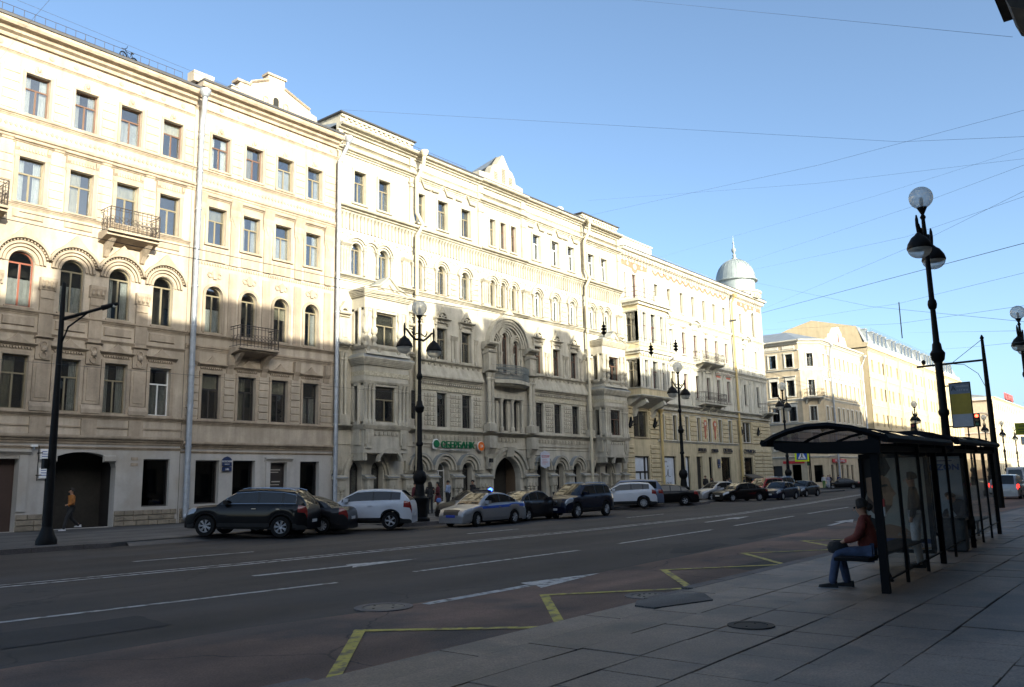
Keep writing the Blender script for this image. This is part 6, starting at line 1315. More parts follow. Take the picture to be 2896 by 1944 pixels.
link('blue_stripe', st_m.mesh('blue_stripe', STB), pc)
lb = link('light_bar', MB().box(.0, .22, 1.50, 1.58, -.6, .6).mesh('light_bar', TRIM), pc); link('blue_lamp', MB().lathe(.11, -.52, [(.09, 1.52), (.1, 1.6), (.03, 1.65)], 10).mesh('blue_lamp', mat('beacon_blue', (.02, .08, 1.0), .2, emit=5, var=0)), lb); link('bar_foot', MB().box(.05, .17, 1.44, 1.5, -.5, -.4).box(.05, .17, 1.44, 1.5, .4, .5).mesh('bar_foot', BLACK), lb)
link('door_badge', MB().ring(.45, .6, .01, .10, .875, .885, 0, 2*PI, 10).mesh('door_badge', STB), pc)
car('low black saloon whose nose shows behind the police car', 'sedan', (28.9, 25.6), 176, PB, 5, .06)
car('dark saloon with red tail light parked between the police car and the black off-roader', 'sedan', (29.2, 22.8), 4, PGR, 5)
bm = car('glossy navy-black off-roader facing left with twin grille', 'suv', (32.2, 22.2), 182, PN, 9, chrome=False, rails=True)
for s in (-.16, .16): link('kidney_grille', MB().ring(0, 0, .10, .14, 0, .05, 0, 2*PI, 12, .75).mesh('kidney_grille', CHR), bm, (2.39, s, .82), PI/2)
car('white low-roofed off-roader with black glasshouse parked nose-in', 'suvlow', (41.0, 25.2), 124, PWt, 9, .06)
car('blue-grey hatchback mostly hidden behind the white off-roader', 'mpv', (43.6, 26.4), 128, PG, 5, .1, scale=1.06)
car('black saloon parked nose-in beside the second lamp post', 'sedan', (46.6, 25.5), 126, PB, 5, .05)
car('silver saloon half hidden behind the black saloon near the shop doors', 'sedan', (56.5, 26.6), 155, PS, 5, .06, scale=1.04)
car('black saloon standing at an angle with its lamps to the left, beyond the kerb gap', 'sedan', (55.9, 24.7), 152, PB, 7)
car('dark blue-black hatchback-backed saloon foremost at the junction, facing left', 'sedan', (59.4, 23.2), 178, PN, 7)
car('dark red-roofed car behind the junction cars', 'mpv', (63.0, 25.8), 170, PR, 5, .1)
car('dark estate car with silver roof rails behind the junction cars', 'suv', (67.0, 26.4), 175, PN, 5, .1, rails=True)
car('grey saloon peeping out behind the foremost junction car', 'sedan', (68.0, 24.6), 178, PGR, 5)
car('black car turning across the mouth of the side street', 'sedan', (104.5, 32.9), 112, PB, 5)
car('silver tall estate car seen from behind at the right edge, tail lamps lit', 'mpv', (60.5, 8.9), 2, PS, 5, lit=True)
car('pale saloon ahead of the silver estate car at the right edge', 'sedan', (72.0, 11.0), 2, PS, 5, lit=True)
car('white minibus with side windows ahead at the right edge', 'van', (88, 12.1), 2, PWt, 5)
car('white car at the far left edge, only its tail showing', 'hatch', (5.9, 25.2-1.7), 182, PWt, 5)
bn = thing('container', 'small blue container standing on the pavement by the street corner', 'container', (70.5*K, 29*K, .14), 0, None, K); link('body', MB().box(-.9, .9, .1, 1.25, -.5, .5).mesh('body', mat('container_blue', (.05, .10, .19), .6)), bn); link('lid', MB().box(-.95, .95, 1.25, 1.35, -.55, .55).mesh('lid', mat('container_blue', (.05, .10, .19), .6)), bn)
# ================================================================ street furniture
LWH = mat('lamp_white', (.6, .6, .58), .4)
def lathe_obj(name, prof, m, parent, loc=(0, 0, 0), n=14, sm=35): return link(name, MB().lathe(0, 0, prof, n).mesh(name, m, sm), parent, loc)
def street_lamp(label, x, y, h, globe=.33, z=.13):
    s = h/9.4; t = thing('street_lamp', label, 'street lamp', (x*K, y*K, z*K), 0, 'three-headed iron street lamps', K)
    lathe_obj('base', [(.42, 0), (.42, .12), (.33, .18), (.31, .75), (.37, .85), (.37, .95), (.23, 1.05), (.17, 1.5), (.25, 1.62), (.30, 1.8), (.25, 1.98), (.14, 2.1), (.115, 2.6)], IRON, t)
    sh = [(.13, 2.6), (.12, 3.1), (.17, 3.16), (.17, 3.24), (.13, 3.3), (.12, 4.55), (.2, 4.62), (.24, 4.8), (.16, 4.9), (.14, 5.05), (.105, 5.1), (.085, 6.0), (.13, 6.05), (.15, 6.15), (.13, 6.25), (.09, 6.3), (.075, 8.2), (.06, 8.55), (.1, 8.62), (.05, 8.7), (.17, 8.9*1.0)]
    shaft = lathe_obj('shaft', [(r_*.87, 2.6+(z_-2.6)*(h-.65-2.6)/(8.9-2.6)) for r_, z_ in sh], IRON, t)
    lathe_obj('top_globe', [(globe*math.sin(PI*i/14)+.002, h-globe-globe*math.cos(PI*i/14)) for i in range(15)], GLB, t, n=20)
    lathe_obj('lamp_bulb', [(.02, h-2*globe+.06), (.05, h-2*globe+.12), (.06, h-2*globe+.3), (.02, h-2*globe+.36)], LWH, t, n=8)
    for sx in (-1, 1):
        ax = .88; za = h-1.35
        a_ = MB().tube([(0, 0, za-.35), (sx*.25, 0, za-.38), (sx*.5, 0, za-.22), (sx*.75, 0, za+.0), (sx*ax, 0, za+.0)], [.06, .05, .045, .04, .04], 6).tube([(sx*.1, 0, za-.1), (sx*.35, 0, za-.2), (sx*.45, 0, za-.05)], .03, 5)
        a_.lathe(sx*ax, 0, [(.03, za-.35), (.05, za-.05), (.045, za+.12), (.02, za+.25)], 8)
        arm = link('arm', a_.mesh('arm', IRON, 40), t)
        lathe_obj('lamp_shade', [(.05, za-.3), (.10, za-.36), (.2, za-.44), (.31, za-.62), (.35, za-.76), (.34, za-.79)], IRON, t, (sx*ax, 0, 0), 16)
        lathe_obj('glass_bowl', [(.325, za-.78)]+[(.325*math.cos(a2)+.001, za-.79-.27*math.sin(a2)) for a2 in [i*PI/2/7 for i in range(8)]], GLB, t, (sx*ax, 0, 0), 18)
    return t
street_lamp('tall three-headed iron lamp post in front of the bank between the parked cars', 24.72, 25.0, 9.35)
street_lamp('three-headed iron lamp post in front of the yellow house', 48.9, 25.4, 9.1)
street_lamp('three-headed iron lamp post before the buff corner house', 68.7, 26.0, 9.4)
street_lamp('tallest lamp post, rising from behind the bus shelter at the right', 26.7, 5.36, 10.15, .34)
street_lamp('lamp post at the right edge beyond the bus shelter', 47.5, 5.72, 9.7, .34)
for i, (X0, r_) in enumerate(((96, .2301), (112, .1789), (128, .1632), (146, .1474), (166, .1364))):
    street_lamp(['far lamp post above the shelter roof', 'far lamp post right of the timetable board', 'far lamp post beside the red traffic light', 'far lamp post in front of the sandy house', 'farthest lamp post in view along the street'][i], X0, X0*r_, 9.2)
# plain arm lamp at the left
t = thing('arm_lamp', 'tall plain dark pole with one bracket lamp in front of the left gateway', 'street lamp', (10.72*K, 26.4*K, .13*K), 0, None, K)
lathe_obj('pole', [(.14, .3), (.125, 1.4), (.105, 3.5), (.08, 5.5), (.07, 7.1), (.055, 7.9), (.01, 7.95)], IRON, t); lathe_obj('base', [(.29, 0), (.29, .12), (.22, .26), (.17, .42), (.145, .5)], IRON, t)
link('arm', MB().tube([(0, 0, 6.75), (.35, -.55, 6.9), (.75, -1.2, 7.07)], [.06, .05, .045], 6).tube([(0, 0, 5.9), (.12, -.2, 6.5), (.45, -.7, 6.92)], .03, 5).mesh('arm', IRON), t)
link('lantern', MB().tube([(.7, -1.12, 7.05), (.98, -1.55, 7.17)], [.09, .05], 8).mesh('lantern', IRON), t); link('lens', MB().box(.86, .95, 7.07, 7.12, 1.36, 1.48).mesh('lens', LWH), t); link('control_box', MB().box(-.25, -.15, 2.2, 2.5, -.1, .1).mesh('control_box', IRON), t)
# ---- bus shelter
SF = mat('shelter_frame', (.006, .006, .007), .6, .0, spec=.12); SG = glass('shelter_glass', (.84, .84, .81), .0, .03, .16); ROOFG = glass('shelter_roof', (.34, .32, .30), .03, .08, .6)
sh = thing('bus_shelter', 'dark metal bus shelter with curved roof and glass walls on the near pavement', 'bus shelter', (11.6*K, 3.22*K, .13*K), math.radians(2.85), None, K)
def shb(name, mb, m=SF, par=None): return link(name, mb.mesh(name, m), par or sh)
posts = [(0, 0, .085), (4.28, 0, .075), (7.86, 0, .075), (12.3, 0, .075)]
zr = lambda x: 1.98+.012*x
for x, y, w_ in posts: shb('post', MB().box(x-w_/2, x+w_/2, 0, zr(x)+.1, -y-w_*.6, -y+w_*.6))
for x in (1.36, 2.9, 5.6, 9.33, 10.82): shb('mullion', MB().box(x-.022, x+.022, 0, zr(x), -.022, .022))
def beam(x0, x1, y0, y1, z0, z1): return MB().add([(x, y, z+.012*x) for x in (x0, x1) for y, z in ((y0, z0), (y1, z0), (y1, z1), (y0, z1))], [(0, 1, 2, 3), (4, 5, 6, 7), (0, 1, 5, 4), (1, 2, 6, 5), (2, 3, 7, 6), (3, 0, 4, 7)])
shb('head_rail', beam(0, 12.3, -.05, .05, 1.82, 1.9)); shb('kick_rail', beam(0, 12.3, -.012, .012, .14, .16))
for x0, x1 in ((.06, 1.33), (1.39, 2.87), (2.93, 4.22), (4.34, 5.57), (5.63, 7.8), (7.92, 9.3), (9.36, 10.79), (10.85, 12.24)): shb('glass_panel', MB().box(x0, x1, .18, 1.8, -.008, .008), SG)
arc = [(-.16, 2.0), (.0, 2.055), (.25, 2.14), (.55, 2.195), (.85, 2.19), (1.1, 2.14), (1.3, 2.07), (1.45, 1.99)]
def roofpart(x0, x1, dz):
    g_ = MB(); n = len(arc); g_.add([(x, y, z+dz+.012*x) for x in (x0, x1) for y, z in arc], [(i, i+1, n+i+1, n+i) for i in range(n-1)]); r_ = shb('roof_glazing', g_, ROOFG)
    k = x0
    for x in (x0, x0+(x1-x0)*.33, x0+(x1-x0)*.66, x1): 
        w_ = .042 if x in (x0, x1) else .022; shb('roof_rib', MB().tube([(x, y, z+dz+.012*x) for y, z in arc], w_, 4))
    shb('front_gutter', MB().tube([(x0-.03, 1.45, 1.99+dz+.012*x0), (x1, 1.45, 1.99+dz+.012*x1)], .055, 6)); shb('rear_gutter', MB().tube([(x0-.03, -.16, 1.99+dz+.012*x0), (x1, -.16, 1.99+dz+.012*x1)], .06, 6))
    for x in (x0, (x0+x1)/2, x1-.1): shb('cross_beam', MB().add([(x+dx, y, z+dz+.012*x) for dx in (-.04, .04) for y, z in ((-.1, 1.80), (-.1, 1.97), (.9, 1.97), (1.3, 1.99), (1.3, 1.9), (1.15, 1.84), (.6, 1.81))], [tuple(range(7)), tuple(range(7, 14))]+[(i, (i+1) % 7, 7+(i+1) % 7, 7+i) for i in range(7)]))
roofpart(-.05, 5.1, 0); roofpart(5.9, 12.4, .04)
# two poster cases standing across the shelter
PAPR = mat('poster_paper', (.36, .34, .30), .6, var=.1); 
def case(x, y0, y1, z0, z1, paper): 
    c = shb('poster_case', MB().box(x, x+.16, z0-.06, z0, -y1-.05, -y0+.05).box(x, x+.16, z1, z1+.08, -y1-.05, -y0+.05).box(x, x+.16, z0, z1, -y1-.06, -y1).box(x, x+.16, z0, z1, -y0, -y0+.06).box(x+.05, x+.12, z0, z1, -y1, -y0))
    link('poster', MB().box(x+.035, x+.05, z0, z1, -y1, -y0).mesh('poster', paper), c); return c
c1 = case(4.0, .12, 1.12, .24, 1.80, PAPR)
px_ = 4.0+.03
def flat(par, name, pts, m, lift=0): 
    mb = MB(); tri = tessellate_polygon([[Vector((y, z, 0)) for y, z in pts]]); mb.add([(px_-lift, y, z) for y, z in pts], tri); return link(name, mb.mesh(name, m), par)
SKN1 = mat('print_skin', (.30, .17, .10), .7, var=.2); SKN2 = mat('print_skin_dark', (.10, .055, .035), .7, var=.2); HRP = mat('print_hair', (.018, .014, .012), .8); PBLU = mat('print_navy', (.03, .05, .16), .6); PORG = mat('print_orange', (.45, .2, .03), .6); PWH = mat('print_white', (.42, .43, .45), .6)
flat(c1, 'printed_hair', [(1.12, 1.8), (.72, 1.8), (.66, 1.62), (.74, 1.5), (.9, 1.42), (1.05, 1.3), (1.12, 1.1)], HRP)
flat(c1, 'printed_face', [(1.08, 1.46), (.8, 1.5), (.7, 1.44), (.67, 1.3), (.6, 1.18), (.66, 1.12), (.68, .98), (.8, .86), (.98, .84), (1.08, .95)], SKN1, .002)
flat(c1, 'printed_beard', [(1.08, 1.15), (.98, 1.02), (.82, .99), (.68, .98), (.8, .84), (.98, .82), (1.1, .95)], SKN2, .004)
flat(c1, 'printed_eye', [(.88, 1.33), (.74, 1.35), (.72, 1.31), (.86, 1.29)], HRP, .004)
flat(c1, 'printed_hand', [(.98, .62), (.75, .66), (.5, .60), (.4, .5), (.42, .42), (.95, .42), (1.0, .52)], SKN1, .002)
flat(c1, 'printed_coat', [(1.12, .8), (.95, .74), (.98, .62), (1.0, .5), (1.12, .48)], HRP, .003)
flat(c1, 'blue_band', [(1.12, .42), (.12, .42), (.12, .34), (.5, .37), (.8, .33), (1.12, .36)], PBLU, .002); flat(c1, 'white_band', [(1.12, .36), (.8, .33), (.5, .37), (.12, .34), (.12, .24), (1.12, .24)], PWH, .003)
flat(c1, 'orange_wave', [(1.12, .275), (.9, .26), (.6, .285), (.3, .26), (.12, .28), (.12, .265), (.3, .245), (.6, .27), (.9, .245), (1.12, .26)], PORG, .005)
tx_ = text("Л'ЭТУАЛЬ", .13, PBLU, c1, (px_-.012, .62, .28), -PI/2, .001, sx=1.15); text('AZZARO', .09, mat('print_grey', (.25, .25, .25), .7), c1, (px_-.012, .42, .46), -PI/2, .001, sx=1.2)
c2 = case(7.55, .05, .62, .3, 1.86, mat('poster_paleblue', (.34, .38, .42), .6)); px_ = 7.55+.03
text('OZON', .17, mat('print_ozonblue', (.03, .09, .28), .6), c2, (px_-.012, .36, 1.58), -PI/2, .001, sx=1.1, bold=.006); flat(c2, 'text_lines', [(.5, 1.78), (.2, 1.78), (.2, 1.76), (.5, 1.76)], PBLU, .004)
stk = shb('sticker', MB().box(-.04, .04, .98, 1.1, .065, .07), WHITE); shb('sticker', MB().box(-.045, .04, 1.1, 1.2, .065, .072), SRED)
shb('sticker', MB().box(7.83, 7.9, 1.25, 1.3, .06, .065), SRED)
for x0, x1 in ((-.1, 3.7), (8.3, 11.9)):
    b_ = shb('bench_seat', MB().box(x0, x1, .40, .44, -.60, -.16)); link('bench_leg', MB().tube([(x0+1.4, .2, 0), (x0+1.4, .35, .4)], .025, 6).mesh('bench_leg', SF), b_); link('bench_leg', MB().tube([(x1-.5, .35, 0), (x1-.5, .35, .4)], .03, 6).mesh('bench_leg', SF), b_)
# litter bin
lbn = thing('litter_bin', 'dark litter bin standing under the shelter in front of the seated man', 'bin', (18.45*K, 3.72*K, .13*K), .05, None, K)
link('body', MB().box(-.2, .2, .03, .6, -.19, .19).mesh('body', mat('bin_grey', (.05, .05, .05), .7, var=.3)), lbn); link('rim', MB().box(-.23, .23, .6, .65, -.22, .22).mesh('rim', TRIM), lbn); link('foot', MB().box(-.17, .17, 0, .03, -.16, .16).mesh('foot', BLACK), lbn)
# timetable board on the tall lamp
tb = thing('timetable_board', 'upright bus stop board, grey header, ochre middle, white foot, hung on the lamp post', 'sign', (26.7*K, 5.16*K, 2.95*K), 0, None, K)
def brd(name, z0, z1, m, d=0.0): return link(name, MB().box(-.03-d, .03+d*0, z0, z1, .02, .54).mesh(name, m), tb)
brd('header', .95, 1.25, mat('board_grey', (.20, .23, .28), .5)); brd('timetable_panel', .36, .95, mat('board_ochre', (.42, .30, .035), .6, var=.12)); brd('foot_panel', 0, .36, mat('board_white', (.40, .41, .43), .5))
link('rim', MB().box(-.04, .04, -.03, 0, 0, .56).box(-.04, .04, 1.25, 1.28, 0, .56).box(-.04, .04, 0, 1.25, 0, .02).box(-.04, .04, 0, 1.25, .54, .56).mesh('rim', IRON), tb)
text('A', .2, INK, tb, (-.045, -.12, 1.05), -PI/2, .002); text('ТРОЛЛЕЙБУС', .055, WHITE, tb, (-.045, -.36, 1.14), -PI/2, .002, sx=.9); text('1 5 7 10 22', .06, WHITE, tb, (-.045, -.36, 1.03), -PI/2, .002)
link('bracket', MB().tube([(0, .28, 1.2), (0, 0, 1.2)], .02, 5).tube([(0, .28, .02), (0, 0, .02)], .02, 5).mesh('bracket', IRON), tb)
# mast with horizontal arm, traffic lights, signs
mt = thing('traffic_mast', 'slim mast with long horizontal arm over the roadway beyond the shelter', 'mast', (41*K, 6.4*K, .13*K), 0, None, K)
lathe_obj('mast', [(.13, 0), (.12, 3), (.08, 6.4), (.06, 7.3), (.09, 7.35), (.02, 7.5)], IRON, mt); link('arm', MB().tube([(0, 0, 6.38), (0, 2.75, 6.34)], .05, 5).mesh('arm', IRON), mt)
link('stay', MB().tube([(0, 0, 7.3), (0, 1.25, 6.4)], .012, 4).tube([(0, 0, 5.0), (0, .3, 5.8), (0, .8, 6.25), (0, 1.4, 6.35)], .012, 4).mesh('stay', IRON), mt)
for y in (1.95, 2.45): link('camera_head', MB().lathe(0, -y, [(.03, 6.4), (.09, 6.46), (.09, 6.58), (.02, 6.64)], 8).mesh('camera_head', IRON), mt)
def tlight(label, x, y, z0, on, pole=True, face=-1):
    t = thing('traffic_light', label, 'traffic light', (x*K, y*K, .13*K), 0, None, K); b_ = link('housing', MB().box(-.12, .12, z0, z0+.85, -.15, .15).mesh('housing', BLACK), t)
    for k, c in enumerate(('green', 'amber', 'red')):
        l_ = mat('signal_'+c+('_on' if on == k else ''), {'green': (.01, .12, .05), 'amber': (.15, .08, .01), 'red': (.25, .01, .01)}[c] if on != k else (1, .03, .02), .3, emit=7 if on == k else 0, var=0)
        o = link('lens', MB().lathe(0, 0, [(.002, .0), (.1, .0), (.1, .03)], 12).mesh('lens', l_), b_, (-.13, 0, z0+.16+.26*k)); o.rotation_euler = (0, -PI/2, 0)
        link('visor', MB().box(-.26, -.12, z0+.26+.26*k, z0+.28+.26*k, -.1, .1).mesh('visor', BLACK), b_)
    if pole: lathe_obj('pole', [(.14, 0), (.14, .3), (.06, .45), (.05, z0)], IRON, t)
    return t
tlight('red traffic light shining right of the timetable board', 60, 10.15, 4.4, 2); tlight('black traffic light above the shelter roof in front of the ochre block', 62, 14.45, 4.1, -1); tlight('small black signal on a post at the side street corner', 88.5, 31.2, 2.6, -1)
zs = thing('crossing_sign', 'blue pedestrian crossing sign with bright yellow-green border', 'sign', (76.0*K, 27.4*K, 2.95*K), 0, None, K)
FLY = mat('sign_fluo', (.62, .75, .02), .5); SBL = mat('sign_blue', (.01, .08, .42), .4)
def facing(o, ang): o.rotation_euler = (0, 0, ang)
zs.rotation_euler = (0, 0, -PI/2+.5); link('border', MB().box(-.62, .62, 0, 1.24, 0, .05).mesh('border', FLY), zs); link('panel', MB().box(-.46, .46, .16, 1.08, .05, .07).mesh('panel', SBL), zs)
tri_ = link('white_triangle', MB().poly([(-.36, .24), (.36, .24), (0, .98)], .07, .08).mesh('white_triangle', WHITE), zs)
link('walking_figure', MB().lathe(0, .09, [(.01, .72), (.05, .76), (.01, .81)], 6).poly([(-.05, .7), (.06, .7), (.04, .5), (.14, .3), (.06, .3), (0, .45), (-.1, .28), (-.17, .3), (-.06, .5)], .08, .095).mesh('walking_figure', INK), zs)
link('pole', MB().tube([(.7, 0, -2.8), (.7, 0, 1.3)], .05, 6).tube([(.7, 0, .9), (0, 0, .9)], .03, 4).mesh('pole', IRON), zs)
ys_ = thing('yellow_sign', 'yellow-green information sign cut off by the right edge of the picture', 'sign', (47*K, 6.3*K, 3.3*K), 0, None, K); link('panel', MB().box(-.02, .02, .1, .68, -.06, .7).mesh('panel', mat('sign_olive', (.38, .40, .02), .6)), ys_); link('text_line', MB().box(-.03, -.02, .5, .54, .1, .5).box(-.03, -.02, .35, .39, .05, .55).box(-.03, -.02, .22, .26, .1, .5).mesh('text_line', INK), ys_); link('arm', MB().tube([(0, -.4, .4), (0, -.8, .4)], .03, 4).mesh('arm', IRON), ys_)
aw = thing('arrow_sign', 'small black and white arrow sign below the yellow sign at the right edge', 'sign', (47*K, 6.15*K, 2.95*K), 0, None, K); link('panel', MB().box(-.02, .02, 0, .34, 0, .45).mesh('panel', WHITE), aw); link('rim', MB().box(-.01, .03, -.03, .37, -.03, .48).mesh('rim', INK), aw); link('arrow', MB().add([(-.03, -.1, .17), (-.03, -.25, .28), (-.03, -.25, .06)], [(0, 1, 2)]).mesh('arrow', INK), aw)
# ---- overhead wires (positions in survey units)
WIRE = mat('wire_dark', (.045, .045, .05), .6)
WR = [([(4.33, 13.0, 5.6), (7.3, 13.0, 5.6), (10.6, 12.9, 5.6), (17.6, 11.9, 5.6), (21.0, 11.5, 5.6), (27.7, 11.9, 5.6), (38.2, 12.6, 5.6)], .014, 'trolley contact wire'), ([(4.4, 12.5, 5.6), (10.1, 12.35, 5.6), (14.2, 12.2, 5.6), (22.3, 12.3, 5.6), (31.1, 12.6, 5.6), (45.2, 13.5, 5.6)], .014, 'trolley contact wire'), ([(-6, 23.4, 5.0), (8.6, 23.1, 5.0), (18.1, 22.4, 5.0), (34.1, 22.6, 5.0), (42, 22.0, 5.0)], .011, 'lower trolley wire'),
 ([(28.2, 34.8, 22.6), (34.98, 7.57, 15.04), (31.78, 3.0, 12.89)], .012, ''), ([(52.36, 33, 22.09), (38.76, 12.07, 16.36), (32.86, 3, 14.23)], .012, ''), ([(52.43, 33, 23.18), (37.12, 11.63, 14.88), (30.93, 3, 11.84)], .008, ''), ([(62.95, 33, 20.9), (38.34, 9.66, 14.08), (31.31, 3, 12.3)], .007, ''), ([(79.86, 33, 23.59), (39.43, 8.33, 13.57), (30.7, 3, 11.55)], .010, ''), ([(81.13, 33, 22.96), (39.22, 8.6, 12.18), (29.6, 3, 10.18)], .010, ''), ([(82.8, 33, 18.96), (39.33, 8.4, 11.74), (29.78, 3, 10.41)], .012, ''),
 ([(71.95, 33, 15.94), (57.13, 22.86, 13.34), (36.64, 8.83, 9.82), (28.12, 3, 8.34)], .022, ''), ([(82.35, 33, 21.81), (40.88, 10.94, 9.58), (25.95, 3, 5.66)], .012, ''), ([(88.75, 33, 18.52), (40.88, 9.65, 9.51), (27.25, 3, 7.27)], .010, ''), ([(149.82, 33, 22.01), (42.81, 7.18, 7.37), (25.46, 3, 5.05)], .010, ''), ([(82.41, 33, 16.78), (37.4, 8.91, 7.98), (26.37, 3, 6.17)], .010, ''), ([(144.93, 33, 24.48), (44.22, 7.66, 8.34), (25.72, 3, 5.38)], .010, ''),
 ([(35.56, 20, 26.77), (21.53, 2, 11.74)], .010, ''), ([(6, 34.2, 21.2), (11.21, 34, 21.0), (21.15, 34, 20.9)], .016, ''), ([(12.09, 35, 20.72), (10.99, 30, 19.22)], .014, ''), ([(12.09, 35, 20.72), (9.58, 30, 16.34)], .012, '')]
labs = ['front trolley wire crossing the facades at second-floor height', 'second trolley wire just above the front one', 'thin low wire along the parked cars side', 'nearly level span wire from the bank roof across the sky', 'long span wire rising to the right below the level one', 'faint span wire crossing the long rising one', 'faint span wire passing the dome finial', 'span wire passing behind the globe of the tallest lamp', 'span wire from the dome towards the upper right', 'steep span wire crossing the shades of the tallest lamp', 'thickest dark feeder cable rising to the right', 'span wire sloping down from the dome to the right', 'span wire carrying the hanging rod', 'low span wire above the traffic mast', 'span wire over the ochre block', 'lowest level span wire over the mansard roof', 'span wire across the top right corner of the sky', 'wire running along the left roof edge', 'short span wire at the top left corner', 'wire crossing the left facade at a slant']
def sag(pts, s=.15, n=6):
    o = []
    for a_, b_ in zip(pts, pts[1:]):
        a_, b_ = Vector(a_), Vector(b_)
        for i in range(n): f = i/n; p = a_.lerp(b_, f); o.append(p)
    return o+[Vector(pts[-1])]
for (pts, r_, nm), lb_ in zip(WR, labs):
    if pts[-1][1] == 3.0 or pts[-1][1] == 3:
        a_, b_ = Vector(pts[-2]), Vector(pts[-1]); pts = pts[:-1]+[tuple(b_+(b_-a_)*(3.62/(a_.y-b_.y)))]; a_, b_ = Vector(pts[1]), Vector(pts[0]); pts = [tuple(b_+(b_-a_)*(2.2/(b_.y-a_.y)))]+pts[1:] if b_.y < 34 else pts
    P = sag(pts); org = P[0].copy(); t = link('overhead_wire', MB().tube([p-org for p in P], r_*.42, 4).mesh('overhead_wire', WIRE), None, org*K); t.scale = (K,)*3; tag(t, lb_, 'wire', 'overhead wires across the street')
rod = thing('hanging_rod', 'thin vertical rod hanging from a span wire against the sky', 'rod', (51.0*K, 12*K, 9.4*K), 0, None, K); link('rod', MB().tube([(0, 0, 0), (0.05, 0, 2.15)], .03, 5).mesh('rod', WIRE), rod)
for i, (x, y, z) in enumerate(((18.3, 11.6, 5.6), (22.3, 11.6, 5.6), (20.6, 11.5, 5.3))):
    q = thing('wire_insulator', ['black insulator cluster on the trolley wire before the yellow house balcony', 'black insulator cluster on the trolley wire, farther right', 'black insulator on the lower trolley wire'][i], 'insulator', (x*K, y*K, z*K), 0, None, K); link('discs', MB().lathe(0, 0, [(.02, .12), (.07, .08), (.03, .04), (.09, 0), (.03, -.05), (.08, -.1), (.02, -.16)], 8).mesh('discs', IRON), q); link('hanger', MB().tube([(0, 0, -.2), (0, 0, .2)], .02, 4).mesh('hanger', IRON), q)
q = thing('wire_insulator', 'long rod insulator on the thick feeder cable in front of the ochre pipe', 'insulator', (65.5*K, 28.6*K, 14.8*K), 0, None, K); link('rod', MB().tube([(-1.0, -.7, -.2), (1.0, .7, .2)], .09, 6).mesh('rod', WIRE), q)
# ================================================================ people (metres, facing +x)
SKIN = mat('skin', (.42, .22, .14), .6, var=.05); HAIRD = mat('hair_dark', (.02, .014, .01), .7); HAIRB = mat('hair_brown', (.05, .028, .015), .7)
def skin_mesh(name, P, edges, m, lvl=1, root=0):
    me = bpy.data.meshes.new(name); me.from_pydata([p[:3] for p in P], edges, []); o = bpy.data.objects.new('tmp', me); col.objects.link(o)
    sk = o.modifiers.new('s', 'SKIN'); sk.use_smooth_shade = True; sub = o.modifiers.new('d', 'SUBSURF'); sub.levels = lvl; sub.render_levels = lvl
    d = me.skin_vertices[0].data
    for i, p in enumerate(P):
        r = p[3]; d[i].radius = (r, p[4] if len(p) > 4 else r)
    d[root].use_root = True
    dg = bpy.context.evaluated_depsgraph_get(); out = bpy.data.meshes.new_from_object(o.evaluated_get(dg)); bpy.data.objects.remove(o)
    out.materials.clear(); out.materials.append(m)
    for p in out.polygons: p.use_smooth = True
    return out
STAND = dict(pel=(0, 0, .96), sp=(0, 0, 1.14), ch=(.01, 0, 1.34), nk=(0, 0, 1.5), hd=(.03, 0, 1.64), sh=((0, .18, 1.41), (0, -.18, 1.41)), el=((-.02, .23, 1.15), (-.02, -.23, 1.15)), wr=((.05, .22, .92), (.05, -.22, .92)), hp=((0, .09, .93), (0, -.09, .93)), kn=((.02, .1, .51), (.02, -.1, .51)), an=((-.02, .11, .09), (-.02, -.11, .09)), toe=((.16, .13, .03), (.16, -.13, .03)))
SOLE = mat('shoe_sole', (.4, .4, .42), .7)
